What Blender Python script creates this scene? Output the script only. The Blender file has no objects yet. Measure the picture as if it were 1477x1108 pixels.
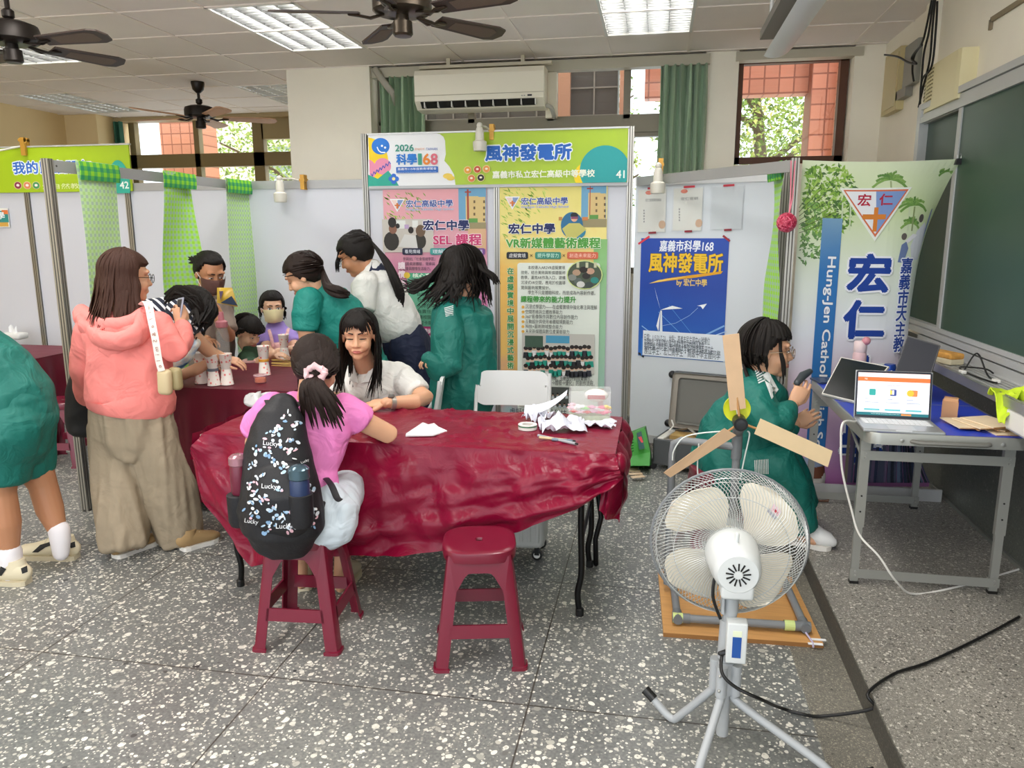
import bpy,bmesh,math,random
from mathutils import Vector,Matrix,Euler,noise
PI=math.pi
rnd=random.Random(7)
SC=bpy.context.scene
COL=SC.collection

# ------------------------------------------------------------------ camera
FPX,PITCH,YAW,ROLL,CAMZ=1106.31,.194825,.185223,-.003216,1.6
IW,IH=1477,1108
_fw=Vector((-math.sin(YAW)*math.cos(PITCH),math.cos(YAW)*math.cos(PITCH),-math.sin(PITCH)))
_r0=Vector((math.cos(YAW),math.sin(YAW),0));_u0=_r0.cross(_fw)
_rt=_r0*math.cos(ROLL) + _u0*math.sin(ROLL);_up=_rt.cross(_fw)
cam_d=bpy.data.cameras.new('camera');cam=bpy.data.objects.new('camera',cam_d);COL.objects.link(cam)
cam_d.sensor_width=36;cam_d.lens=36*FPX/IW;cam_d.clip_start=.05;cam_d.clip_end=200
cam.matrix_world=Matrix(((_rt.x,_up.x,-_fw.x,0),(_rt.y,_up.y,-_fw.y,0),(_rt.z,_up.z,-_fw.z,CAMZ),(0,0,0,1)))
SC.camera=cam

# ------------------------------------------------------------------ world, exposure, off-frame fill lights
SC.view_settings.view_transform='Standard';SC.view_settings.look='None'
SC.view_settings.gamma=1;SC.view_settings.use_curve_mapping=False
SC.view_settings.exposure=0.24
SC.cycles.use_denoising=True
SC.cycles.max_bounces=6;SC.cycles.transparent_max_bounces=12
W=bpy.data.worlds.new('daylight');SC.world=W;W.use_nodes=True
bg=W.node_tree.nodes['Background'];bg.inputs[0].default_value=(.86,.93,1,1);bg.inputs[1].default_value=2.3
LAMP_E=34.0          # emission of the fluorescent tubes in the ceiling panels
def area(name,loc,sx,sy,power,col=(1,.97,.93)):
    l=bpy.data.lights.new(name,'AREA');l.shape='RECTANGLE';l.size=sx;l.size_y=sy;l.energy=power;l.color=col
    o=bpy.data.objects.new(name,l);o.location=loc;COL.objects.link(o);return o
# unseen area lights added for fill, continuing the ceiling lamp grid toward the camera
for _x,_y in ((-5.0,2.9),(-2.55,2.9),(-.12,2.9),(-5.0,.5),(-2.55,.5),(-.12,.5),(-2.55,-1.6),(-.12,-1.6)):
    area('fill_lamp',(_x,_y,2.97),.55,1.15,30)
_s=bpy.data.lights.new('sun','SUN');_s.energy=5;_s.angle=.02;_s.color=(1,.96,.88);_so=bpy.data.objects.new('sun',_s);COL.objects.link(_so);_so.rotation_euler=(math.radians(-36),math.radians(8),0)

# ------------------------------------------------------------------ helpers
def at(px,py,Y):            # the point of the world plane y = Y seen at a photograph pixel
    d=_rt*((px-IW/2)/FPX) - _up*((py-IH/2)/FPX) + _fw
    return Vector((0,0,CAMZ)) + d*(Y/d.y)
def atz(px,py,z):
    d=_rt*((px-IW/2)/FPX) - _up*((py-IH/2)/FPX) + _fw
    return Vector((0,0,CAMZ)) + d*((z-CAMZ)/d.z)
def atx(px,py,X):
    d=_rt*((px-IW/2)/FPX) - _up*((py-IH/2)/FPX) + _fw
    return Vector((0,0,CAMZ)) + d*(X/d.x)
def V(*a): return Vector(a)
def lin(c): return tuple((x/12.92 if x <= .04045 else ((x+.055)/1.055)**2.4) for x in c)
def rgb(h):
    if isinstance(h,str): return lin((int(h[0:2],16)/255,int(h[2:4],16)/255,int(h[4:6],16)/255))
    return lin(tuple(x/255 for x in h))
MATS={}
def mat(name,col=None,rough=.5,metal=0,emit=0,noise_amt=0,noise_scale=20,bump=0,bump_scale=60,sheen=0,spec=.5,alpha=1,stretch=None,trans=0,coat=0,sss=0):
    if name in MATS: return MATS[name]
    m=bpy.data.materials.new(name);m.use_nodes=True;MATS[name]=m
    nt=m.node_tree;b=nt.nodes['Principled BSDF']
    c=rgb(col) if col is not None else (.8,.8,.8)
    b.inputs['Base Color'].default_value=(*c,1);b.inputs['Roughness'].default_value=rough
    b.inputs['Metallic'].default_value=metal;b.inputs['Specular IOR Level'].default_value=spec
    b.inputs['Alpha'].default_value=alpha;b.inputs['Transmission Weight'].default_value=trans
    b.inputs['Sheen Weight'].default_value=sheen;b.inputs['Coat Weight'].default_value=coat
    if sss:
        b.inputs['Subsurface Weight'].default_value=sss;b.inputs['Subsurface Radius'].default_value=(.01,.004,.002)
    if emit:
        b.inputs['Emission Color'].default_value=(*c,1);b.inputs['Emission Strength'].default_value=emit
    if noise_amt or bump:
        tc=nt.nodes.new('ShaderNodeTexCoord');mp=nt.nodes.new('ShaderNodeMapping')
        nt.links.new(tc.outputs['Object'],mp.inputs[0])
        if stretch: mp.inputs['Scale'].default_value=stretch
        if noise_amt:
            n=nt.nodes.new('ShaderNodeTexNoise');n.inputs['Scale'].default_value=noise_scale;n.inputs['Detail'].default_value=5
            nt.links.new(mp.outputs[0],n.inputs['Vector'])
            r=nt.nodes.new('ShaderNodeMapRange');r.inputs[1].default_value=.25;r.inputs[2].default_value=.75
            r.inputs[3].default_value=1-noise_amt;r.inputs[4].default_value=1+noise_amt
            nt.links.new(n.outputs[0],r.inputs[0])
            mx=nt.nodes.new('ShaderNodeVectorMath');mx.operation='SCALE';mx.inputs[0].default_value=c
            nt.links.new(r.outputs[0],mx.inputs['Scale']);nt.links.new(mx.outputs[0],b.inputs['Base Color'])
        if bump:
            n2=nt.nodes.new('ShaderNodeTexNoise');n2.inputs['Scale'].default_value=bump_scale;n2.inputs['Detail'].default_value=4
            nt.links.new(mp.outputs[0],n2.inputs['Vector'])
            bp=nt.nodes.new('ShaderNodeBump');bp.inputs['Strength'].default_value=bump;bp.inputs['Distance'].default_value=.01
            nt.links.new(n2.outputs[0],bp.inputs['Height']);nt.links.new(bp.outputs[0],b.inputs['Normal'])
    return m
def flatm(h,rough=.6):       # plain printed colour
    h=h.lower();return mat('print_'+h,h,rough)

class MB:
    """collects shapes for ONE mesh object"""
    def __init__(s): s.v=[];s.f=[];s.m=[];s.mats=[]
    def mi(s,m):
        if m is None: m=s.mats[0] if s.mats else flatm('888888')
        if m not in s.mats: s.mats.append(m)
        return s.mats.index(m)
    def add(s,vs,fs,m=None):
        k=len(s.v);i=s.mi(m);s.v.extend([Vector(v) for v in vs])
        for f in fs: s.f.append(tuple(k+a for a in f));s.m.append(i)
        return s
    def box(s,lo,hi,m=None,M=None):
        x0,y0,z0=lo;x1,y1,z1=hi
        vs=[V(x0,y0,z0),V(x1,y0,z0),V(x1,y1,z0),V(x0,y1,z0),V(x0,y0,z1),V(x1,y0,z1),V(x1,y1,z1),V(x0,y1,z1)]
        if M: vs=[M @ v for v in vs]
        return s.add(vs,[(3,2,1,0),(4,5,6,7),(0,1,5,4),(1,2,6,5),(2,3,7,6),(3,0,4,7)],m)
    def rbox(s,lo,hi,r,m=None,M=None,seg=3):   # box with rounded edges (vertical section rounded)
        bm=bmesh.new();bmesh.ops.create_cube(bm,size=1)
        lo,hi=Vector(lo),Vector(hi)
        for v in bm.verts: v.co=Vector(((v.co[i]+.5)*(hi[i]-lo[i])+lo[i] for i in range(3)))
        bmesh.ops.bevel(bm,geom=bm.edges[:],offset=r,segments=seg,affect='EDGES',profile=.5)
        bm.verts.index_update()
        vs=[v.co.copy() for v in bm.verts]
        if M: vs=[M @ v for v in vs]
        s.add(vs,[tuple(v.index for v in f.verts) for f in bm.faces],m);bm.free();return s
    def poly(s,pts,m=None): return s.add(pts,[tuple(range(len(pts)))],m)
    def prism(s,pts,d,m=None):                    # closed outline pushed along vector d
        n=len(pts);pts=[Vector(p) for p in pts];d=Vector(d)
        vs=pts + [p+d for p in pts]
        fs=[tuple(range(n-1,-1,-1)),tuple(range(n,2*n))] + [(i,(i+1) % n,n+(i+1) % n,n+i) for i in range(n)]
        return s.add(vs,fs,m)
    def loft(s,pts,rad,m=None,seg=12,side=None,caps='round',capn=3):
        """elliptical tube along pts; rad = list of r or (ra, rb); side = direction of ra"""
        pts=[Vector(p) for p in pts]
        rad=[(r,r) if not isinstance(r,(tuple,list)) else r for r in rad]
        n=len(pts);rings=[]
        tang=[]
        for i in range(n):
            a=pts[max(0,i-1)];b=pts[min(n-1,i+1)];t=b-a
            tang.append(t.normalized() if t.length > 1e-9 else V(0,0,1))
        sv=Vector(side) if side is not None else (V(1,0,0) if abs(tang[0].x) < .9 else V(0,1,0))
        fr=[]
        for t in tang:
            u=sv - t*sv.dot(t)
            if u.length < 1e-4: u=t.orthogonal()
            u.normalize();w=t.cross(u);fr.append((u,w))
            if side is None: sv=u
        def ring(c,u,w,ra,rb): return [c + u*(ra*math.cos(2*PI*k/seg)) + w*(rb*math.sin(2*PI*k/seg)) for k in range(seg)]
        if caps == 'round':
            for k in range(capn):
                a=PI/2*(1 - (k+.35)/capn) if k == 0 else PI/2*(1-k/capn)
                rm=min(rad[0]);rings.append(ring(pts[0]-tang[0]*(rm*math.sin(a)),*fr[0],rad[0][0]*math.cos(a),rad[0][1]*math.cos(a)))
        for i in range(n): rings.append(ring(pts[i],*fr[i],*rad[i]))
        if caps == 'round':
            for k in range(capn-1,-1,-1):
                a=PI/2*(1 - (k+.35)/capn) if k == 0 else PI/2*(1-k/capn)
                rm=min(rad[-1]);rings.append(ring(pts[-1]+tang[-1]*(rm*math.sin(a)),*fr[-1],rad[-1][0]*math.cos(a),rad[-1][1]*math.cos(a)))
        vs=[v for r in rings for v in r];fs=[]
        for i in range(len(rings)-1):
            for k in range(seg): fs.append((i*seg+k,i*seg+(k+1) % seg,(i+1)*seg+(k+1) % seg,(i+1)*seg+k))
        if caps: fs.append(tuple(range(seg-1,-1,-1)));fs.append(tuple((len(rings)-1)*seg+k for k in range(seg)))
        return s.add(vs,fs,m)
    def tube(s,pts,r,m=None,seg=8,closed=False):
        if closed: pts=list(pts)+[pts[0],pts[1]]
        return s.loft(pts,[r]*len(pts),m,seg,caps=None if closed else 'flat')
    def lathe(s,prof,m=None,seg=24,M=None,caps=True):      # profile [(r, z)] about z
        vs=[];n=len(prof)
        for r,z in prof:
            for k in range(seg):
                v=V(r*math.cos(2*PI*k/seg),r*math.sin(2*PI*k/seg),z);vs.append(M @ v if M else v)
        fs=[(i*seg+k,i*seg+(k+1) % seg,(i+1)*seg+(k+1) % seg,(i+1)*seg+k) for i in range(n-1) for k in range(seg)]
        if caps: fs.append(tuple(range(seg-1,-1,-1)));fs.append(tuple((n-1)*seg+k for k in range(seg)))
        return s.add(vs,fs,m)
    def ball(s,c,r,m=None,seg=16,rings=10,M=None):
        c=Vector(c);rx,ry,rz=(r,r,r) if not isinstance(r,(tuple,list)) else r
        vs=[]
        for i in range(rings+1):
            a=-PI/2 + PI*i/rings;a=max(-PI/2+.02,min(PI/2-.02,a))
            for k in range(seg):
                p=V(rx*math.cos(a)*math.cos(2*PI*k/seg),ry*math.cos(a)*math.sin(2*PI*k/seg),rz*math.sin(a))
                vs.append(c + (M @ p if M else p))
        fs=[(i*seg+k,i*seg+(k+1) % seg,(i+1)*seg+(k+1) % seg,(i+1)*seg+k) for i in range(rings) for k in range(seg)]
        fs.append(tuple(range(seg-1,-1,-1)));fs.append(tuple(rings*seg+k for k in range(seg)))
        return s.add(vs,fs,m)
    def grid(s,fn,nu,nv,m=None,thick=0):                  # fn(u, v) -> point, u, v in 0..1
        P=[[Vector(fn(i/nu,j/nv)) for i in range(nu+1)] for j in range(nv+1)]
        vs=[p for row in P for p in row];w=nu+1
        fs=[(j*w+i,j*w+i+1,(j+1)*w+i+1,(j+1)*w+i) for j in range(nv) for i in range(nu)]
        if thick:
            k=len(vs);nn=[]
            for j in range(nv+1):
                for i in range(nu+1):
                    a=P[j][min(nu,i+1)]-P[j][max(0,i-1)];b=P[min(nv,j+1)][i]-P[max(0,j-1)][i]
                    q=a.cross(b);nn.append(q.normalized() if q.length > 1e-12 else V(0,0,1))
            vs=vs + [v - n*thick for v,n in zip(vs,nn)]
            fs=fs + [tuple(k+a for a in reversed(f)) for f in fs]
            for i in range(nu): fs.append((i+1,i,k+i,k+i+1));a=nv*w+i;fs.append((a,a+1,k+a+1,k+a))
            for j in range(nv): a=j*w;fs.append((a,a+w,k+a+w,k+a));a=j*w+nu;fs.append((a+w,a,k+a,k+a+w))
        return s.add(vs,fs,m)
    def xf(s,M,start=0):
        for i in range(start,len(s.v)): s.v[i]=M @ s.v[i]
        return s
    def build(s,name,m=None,parent=None,smooth=False,sharp=40,loc=None):
        me=bpy.data.meshes.new(name)
        me.from_pydata(s.v,[],s.f)
        if m is not None and not s.mats: me.materials.append(m)
        for q in s.mats: me.materials.append(q if not (m is not None and q is flatm('888888')) else m)
        if s.mats: me.polygons.foreach_set('material_index',s.m)
        if smooth:
            me.polygons.foreach_set('use_smooth',[True]*len(me.polygons))
            try: me.set_sharp_from_angle(angle=math.radians(sharp))
            except Exception: pass
        me.update()
        o=bpy.data.objects.new(name,me);COL.objects.link(o)
        if loc is not None:
            me.transform(Matrix.Translation(-Vector(loc)));o.location=loc
        if parent is not None: setp(o,parent)
        return o
def worldm(o):
    M=Matrix.LocRotScale(o.location,o.rotation_euler,o.scale)
    return (worldm(o.parent) @ o.matrix_parent_inverse @ M) if o.parent else M
def setp(o,parent):
    o.parent=parent;o.matrix_parent_inverse=worldm(parent).inverted()
def tag(o,label,cat,group=None,kind=None):
    o['label']=label;o['category']=cat
    if group: o['group']=group
    if kind: o['kind']=kind
    return o
def thing(name,label,cat,loc=(0,0,0),group=None):
    o=bpy.data.objects.new(name,None);COL.objects.link(o);o.location=loc;o.empty_display_size=.05
    return tag(o,label,cat,group)
def struct(o): o['kind']='structure';return o
def copy_tree(o,parent=None):
    c=o.copy();COL.objects.link(c)
    if parent is not None: c.parent=parent
    for ch in list(o.children): copy_tree(ch,c)
    return c
def rotz(a): return Matrix.Rotation(a,4,'Z')
def frame(o,x,y,z=None):   # matrix with origin o and axes
    x=Vector(x).normalized();y=Vector(y).normalized();z=Vector(z).normalized() if z is not None else x.cross(y)
    return Matrix(((x.x,y.x,z.x,o[0]),(x.y,y.y,z.y,o[1]),(x.z,y.z,z.z,o[2]),(0,0,0,1)))
def smooth_path(pts,n=6):    # Catmull-Rom through pts
    pts=[Vector(p) for p in pts];out=[]
    for i in range(len(pts)-1):
        p0=pts[max(0,i-1)];p1=pts[i];p2=pts[i+1];p3=pts[min(len(pts)-1,i+2)]
        for k in range(n):
            t=k/n;out.append(.5*((2*p1)+(p2-p0)*t+(2*p0-5*p1+4*p2-p3)*t*t+(3*p1-p0-3*p2+p3)*t*t*t))
    out.append(pts[-1]);return out

_tcache={}
def text_mesh(txt,size,bold=0,res=3):
    """flat lettering outline -> (verts, faces, width, height) with origin at the lower left of its bounds"""
    key=(txt,round(size,5),round(bold,5))
    if key in _tcache: return _tcache[key]
    cu=bpy.data.curves.new('lettering','FONT');cu.body=txt;cu.size=size;cu.resolution_u=res;cu.offset=bold
    o=bpy.data.objects.new('lettering',cu);COL.objects.link(o)
    bpy.context.view_layer.update()
    me=o.evaluated_get(bpy.context.evaluated_depsgraph_get()).to_mesh()
    vs=[v.co.copy() for v in me.vertices];fs=[tuple(p.vertices) for p in me.polygons]
    o.to_mesh_clear();bpy.data.objects.remove(o);bpy.data.curves.remove(cu)
    if vs:
        x0=min(v.x for v in vs);y0=min(v.y for v in vs);x1=max(v.x for v in vs);y1=max(v.y for v in vs)
        vs=[V(v.x-x0,v.y-y0,0) for v in vs]
    else: x0=y0=x1=y1=0
    _tcache[key]=(vs,fs,x1-x0,y1-y0);return _tcache[key]

class Print:
    """flat printed artwork in a local frame: u right, v up from the lower left corner, w out of the sheet"""
    def __init__(s,w,h,M,back,thick=.002,bend=None):
        s.w,s.h,s.M,s.mb,s.lv,s.bend=w,h,M,MB(),0,bend
        if bend is None:
            s.mb.box((0,0,-thick),(w,h,0),back,M)
        else:
            s.mb.poly([V(0,0,0),V(w,0,0),V(w,h,0),V(0,h,0)],back)
    def _p(s,u,v): 
        q=V(u,v,s.lv*.0002)
        return q if s.bend else s.M @ q
    def up(s): s.lv += 1
    def poly(s,pts,c):
        s.up();s.mb.poly([s._p(*p) for p in pts],flatm(c) if isinstance(c,str) else c)
    def rect(s,u0,v0,u1,v1,c,r=0):
        if r:
            pts=[]
            for cx,cy,a0 in ((u1-r,v1-r,0),(u0+r,v1-r,90),(u0+r,v0+r,180),(u1-r,v0+r,270)):
                pts += [(cx+r*math.cos(math.radians(a0+a)),cy+r*math.sin(math.radians(a0+a))) for a in (0,30,60,90)]
            s.poly(pts,c)
        else: s.poly([(u0,v0),(u1,v0),(u1,v1),(u0,v1)],c)
    def disc(s,u,v,r,c,ry=None,n=24,rot=0,a0=0,a1=2*PI):
        ry=ry or r;cr,sr=math.cos(rot),math.sin(rot);pts=[]
        full=abs(a1-a0-2*PI) < 1e-6
        for k in range(n if full else n+1):
            a=a0+(a1-a0)*k/n;x,y=r*math.cos(a),ry*math.sin(a);pts.append((u+x*cr-y*sr,v+x*sr+y*cr))
        s.poly(pts,c)
    def line(s,pts,wd,c):
        for (a,b),(e,f) in zip(pts,pts[1:]):
            d=V(e-a,f-b,0)
            if d.length < 1e-7: continue
            n=V(-d.y,d.x,0).normalized()*wd/2
            s.poly([(a+n.x,b+n.y),(e+n.x,f+n.y),(e-n.x,f-n.y),(a-n.x,b-n.y)],c);s.lv -= 1
        s.up()
    def text(s,txt,u,v,c,height=None,width=None,bold=.0,halo=None,halo_w=.0,rot=0,shear=0):
        """fit lettering into a box: lower left (u, v), given width and/or height"""
        vs,fs,w,h=text_mesh(txt,.1,0)
        if not vs: return
        sy=height/h if height else width/w
        sx=width/w if width else sy
        s.up()
        for (cc,b,n) in ([(halo,halo_w,10)] if halo else [])+[(c,bold,6 if bold > .0012 else 0)]:
            s.up();offs=[(b*math.cos(2*PI*k/n),b*math.sin(2*PI*k/n)) for k in range(n)]+[(0,0)]
            if halo and cc == halo and b > .006: offs += [(b*.5*math.cos(2*PI*k/6),b*.5*math.sin(2*PI*k/6)) for k in range(6)]
            for ox,oy in offs:
                out=[];s.lv += .12
                for q in vs:
                    x,y=q.x*sx,q.y*sy;x += y*shear
                    if rot: x,y=x*math.cos(rot)-y*math.sin(rot),x*math.sin(rot)+y*math.cos(rot)
                    out.append(s._p(u+x+ox*.8,v+y+oy*.8))
                s.mb.add(out,fs,flatm(cc) if isinstance(cc,str) else cc)
    def vtext(s,txt,u,v_top,cell,c,bold=0,halo=None,halo_w=0,cw=None,step=None):
        step=step or cell*1.08
        for i,ch in enumerate(txt):
            s.text(ch,u,v_top-(i+1)*step+(step-cell),c,height=cell*.95,width=(cw or cell)*.95,bold=bold,halo=halo,halo_w=halo_w)
            if halo: s.lv -= 2
            s.lv -= 1
        s.lv += 3
    def build(s,name,parent=None):
        o=s.mb.build(name,None,parent)
        if s.bend:                                   # cut finely, then curve the whole print with its sheet
            bm=bmesh.new();bm.from_mesh(o.data)
            for ax,L in ((0,s.w),(1,s.h)):
                for k in range(1,int(L/.035)):
                    no=V(1,0,0) if ax == 0 else V(0,1,0)
                    bmesh.ops.bisect_plane(bm,geom=bm.verts[:]+bm.edges[:]+bm.faces[:],plane_co=no*(k*.035),plane_no=no)
            for v in bm.verts: v.co=s.M @ s.bend(v.co)
            bm.to_mesh(o.data);bm.free()
        return o

# ================================================================== SETTING
XR,PZ,PX,CZ,YB=1.66,.10,.745,3.0,6.75       # right wall, podium height and edge, ceiling, window wall
def terrazzo(name,base,chips,scale,amount,rough=.28,band=None):
    m=bpy.data.materials.new(name);m.use_nodes=True;nt=m.node_tree;b=nt.nodes['Principled BSDF']
    L=nt.links.new;N=nt.nodes.new
    tc=N('ShaderNodeTexCoord');geo=tc.outputs['Object']
    def ramp(sock,stops):
        r=N('ShaderNodeValToRGB');e=r.color_ramp.elements
        while len(e) < len(stops): e.new(.5)
        for q,(p,c) in zip(e,stops): q.position=p;q.color=(*rgb(c),1)
        L(sock,r.inputs[0]);return r.outputs[0]
    def math_(op,a,c,d=None):
        q=N('ShaderNodeMath');q.operation=op
        for i,x in enumerate((a,c,d)):
            if x is None: continue
            if isinstance(x,(int,float)): q.inputs[i].default_value=x
            else: L(x,q.inputs[i])
        return q.outputs[0]
    def mix(f,a,c):
        q=N('ShaderNodeMix');q.data_type='RGBA';L(f,q.inputs[0])
        for i,x in ((6,a),(7,c)):
            if isinstance(x,tuple): q.inputs[i].default_value=x
            else: L(x,q.inputs[i])
        return q.outputs[2]
    big=N('ShaderNodeTexNoise');big.inputs['Scale'].default_value=1.3;big.inputs['Detail'].default_value=3;L(geo,big.inputs['Vector'])
    fine=N('ShaderNodeTexNoise');fine.inputs['Scale'].default_value=90;fine.inputs['Detail'].default_value=3;L(geo,fine.inputs['Vector'])
    dist=N('ShaderNodeTexNoise');dist.inputs['Scale'].default_value=scale*.8;L(geo,dist.inputs['Vector'])
    va=N('ShaderNodeVectorMath');va.operation='MULTIPLY_ADD';L(dist.outputs['Color'],va.inputs[0]);va.inputs[1].default_value=(.5/scale,)*3;L(geo,va.inputs[2])
    col=ramp(math_('MULTIPLY_ADD',fine.outputs[0],.55,math_('MULTIPLY',big.outputs[0],.45)),base)
    for sc,am in ((scale,amount),(scale*1.9,amount*1.1),(scale*3.6,amount*1.2)):
        vo=N('ShaderNodeTexVoronoi');vo.inputs['Scale'].default_value=sc;L(va.outputs[0],vo.inputs['Vector'])
        sp=N('ShaderNodeSeparateColor');L(vo.outputs['Color'],sp.inputs[0])
        chip=math_('LESS_THAN',sp.outputs[0],am)
        inn=math_('LESS_THAN',vo.outputs['Distance'],math_('MULTIPLY_ADD',sp.outputs[2],.26,.24))
        col=mix(math_('MULTIPLY',chip,inn),col,ramp(sp.outputs[1],chips))
    if band: col=band(nt,geo,col,mix,math_)
    L(col,b.inputs['Base Color']);b.inputs['Roughness'].default_value=rough;b.inputs['Specular IOR Level'].default_value=.45
    rr=N('ShaderNodeMapRange');L(big.outputs[0],rr.inputs[0]);rr.inputs[3].default_value=rough-.06;rr.inputs[4].default_value=rough+.12;L(rr.outputs[0],b.inputs['Roughness'])
    return m
def joints(nt,geo,col,mix,math_):
    sx=nt.nodes.new('ShaderNodeSeparateXYZ');nt.links.new(geo,sx.inputs[0])
    def ln(s,o,p,w):
        q=math_('MODULO',math_('ADD',s,100*p-o),p);a=math_('MINIMUM',q,math_('SUBTRACT',p,q));return math_('LESS_THAN',a,w)
    j=math_('MAXIMUM',ln(sx.outputs[0],-.387+.96*10,.96,.0032),ln(sx.outputs[1],2.35,.96,.0032))
    j=math_('MULTIPLY',j,math_('LESS_THAN',sx.outputs[0],.56))
    col=mix(math_('MULTIPLY',j,.9),col,(*rgb('3d3832'),1))
    return col
M_floor=terrazzo('terrazzo_floor',[(.3,'565858'),(.5,'737573'),(.7,'90908a')],[(0,'8f8f88'),(.3,'bab8ae'),(.55,'dad7cc'),(.9,'e8e5da'),(1,'2c2e31')],29,.3,.3,joints)
M_band=terrazzo('terrazzo_border',[(.3,'5d5b55'),(.5,'747168'),(.7,'898579')],[(0,'8f8a7c'),(.6,'a8a392'),(1,'3f3d38')],80,.3,.4)
M_pod=terrazzo('terrazzo_podium',[(.3,'66645e'),(.5,'838078'),(.7,'9a968c')],[(0,'4b4a46'),(.35,'6f6c64'),(.6,'b5b1a6'),(1,'cfcbc0')],75,.36,.38)
M_riser=terrazzo('terrazzo_riser',[(.3,'3a3833'),(.5,'4b4943'),(.7,'5c5950')],[(0,'3a3833'),(1,'6b675c')],90,.3,.5)
M_dado=terrazzo('stone_dado',[(.3,'3f433f'),(.5,'50544e'),(.7,'60635b')],[(0,'3c403c'),(.6,'5b5f57'),(1,'74776d')],60,.35,.35)
M_wall=mat('cream_wall','f8f1e0',.7,noise_amt=.03,noise_scale=3,bump=.04,bump_scale=120)
M_wallw=mat('warm_wall','e6cd9c',.7,noise_amt=.03,noise_scale=3)
M_ceil=mat('ceiling_tile','efe6df',.85,noise_amt=.03,noise_scale=2,bump=.08,bump_scale=300)
M_tbar=mat('ceiling_bar','efe4da',.45)
M_alu=mat('aluminium','b9b9b4',.35,metal=.85)
M_aluw=mat('aluminium_pale','c6c7c6',.45,metal=.4)
M_frame=mat('bronze_window_frame','7f7868',.45,metal=.3)
M_brown=mat('brown_window_frame','5b3620',.5)
M_glass=bpy.data.materials.new('window_glass');M_glass.use_nodes=True
_n=M_glass.node_tree;_n.nodes.clear();_o=_n.nodes.new('ShaderNodeOutputMaterial');_t=_n.nodes.new('ShaderNodeBsdfTransparent');_g=_n.nodes.new('ShaderNodeBsdfGlossy');_x=_n.nodes.new('ShaderNodeMixShader')
_g.inputs['Roughness'].default_value=.02;_x.inputs[0].default_value=.06;_t.inputs[0].default_value=(.97,.98,.97,1)
_n.links.new(_t.outputs[0],_x.inputs[1]);_n.links.new(_g.outputs[0],_x.inputs[2]);_n.links.new(_x.outputs[0],_o.inputs[0])
M_plasticw=mat('white_plastic','e4e2dc',.35)
M_black=mat('black_plastic','161616',.4)
M_blackm=mat('black_metal','141414',.35,metal=.5)
M_cable=mat('black_cable','0e0e0e',.5)

f=MB();f.box((-7.1,-2.6,-.1),(.56,9.2,0),M_floor);f.box((.56,-2.6,-.1),(PX,9.2,0),M_band);struct(f.build('floor'))
f=MB();f.box((PX,-2.6,-.1),(XR+.1,6.7,PZ),M_pod)
f.box((PX-.004,-2.6,0),(PX,6.7,PZ-.006),M_riser);struct(f.build('trim_podium'))

# ceiling: square tiles in a bar grid, open where the lamp panels sit
T=.61;GX0=-.42;GY0=4.75
lamps=[(-.42,4.75,1),(-2.86,4.75,1),(-5.30,4.75,1),(-6.52,7.19,0),(-4.08,7.19,0)]
holes=set()
for x,y,_ in lamps:
    for k in (0,1): holes.add((round((x-GX0)/T),round((y-GY0)/T)+k))
f=MB()
ix0,ix1=-11,4;iy0,iy1=-12,7
for i in range(ix0,ix1):
    for j in range(iy0,iy1):
        if (i,j) in holes: continue
        x,y=GX0+i*T,GY0+j*T
        x1=min(x+T,XR+.05)
        if x >= XR or (y > 6.9 and x > -3.1): continue
        f.poly([V(x,y,CZ),V(x,y+T,CZ),V(x1,y+T,CZ),V(x1,y,CZ)],M_ceil)
for i in range(ix0,ix1+1):
    x=GX0+i*T
    if x < XR: f.box((x-.011,GY0+iy0*T,CZ-.006),(x+.011,GY0+iy1*T if x < -3.1 else 6.8,CZ+.001),M_tbar)
for j in range(iy0,iy1+1):
    y=GY0+j*T;f.box((GX0+ix0*T,y-.011,CZ-.007),(XR if y < 6.9 else -3.1,y+.011,CZ),M_tbar)
struct(f.build('ceiling'))

# right wall with its blackboard side
f=MB();f.box((XR,-2.6,.95),(XR+.15,6.9,3.1),M_wall);f.box((XR,-2.6,0),(XR+.15,6.9,.95),M_dado)
f.box((XR-.012,-2.6,PZ),(XR,6.7,PZ+.02),mat('dado_line','6d6f68',.5))
struct(f.build('wall_right'))
# window wall: piers, sill wall and lintel around three openings
f=MB()
f.box((-3.22,6.58,0),(-2.46,6.95,3.1),M_wall)                  # wide pier left of the air conditioner
f.box((-2.46,YB,0),(XR,YB+.2,1.25),M_wall);f.box((-2.46,YB-.02,2.955),(XR,YB+.2,3.1),M_wall)
f.box((.33,YB-.1,1.25),(.585,YB+.2,3.0),M_wall);f.box((1.44,YB-.12,0),(XR,YB+.2,3.0),M_wall)
f.box((.585,YB,1.25),(1.44,YB+.2,2.14),M_wall)
f.box((-3.22,6.95,0),(-3.05,9.1,3.1),M_wallw)
struct(f.build('wall_back'))
f=MB();f.box((-7.2,-2.6,0),(-7.05,9.1,3.1),M_wallw);f.box((-7.05,8.5,0),(-6.62,9.1,3.1),M_wallw)
f.box((-6.7,8.95,0),(-3.1,9.1,1.2),M_wallw);f.box((-6.7,8.92,2.985),(-3.1,9.1,3.1),M_wallw)
struct(f.build('wall_left'))
f=MB();f.box((-2.46,YB-.13,2.905),(.36,YB-.02,2.985),mat('valance','bdb6a2',.5));f.box((.56,YB-.14,2.92),(1.5,YB-.02,2.985),mat('valance','bdb6a2',.5))
struct(f.build('trim_1'))
f=MB();f.box((-6.7,8.8,2.955),(-3.2,8.93,3.0),mat('valance_warm','b39f78',.5));struct(f.build('trim_2'))

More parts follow.
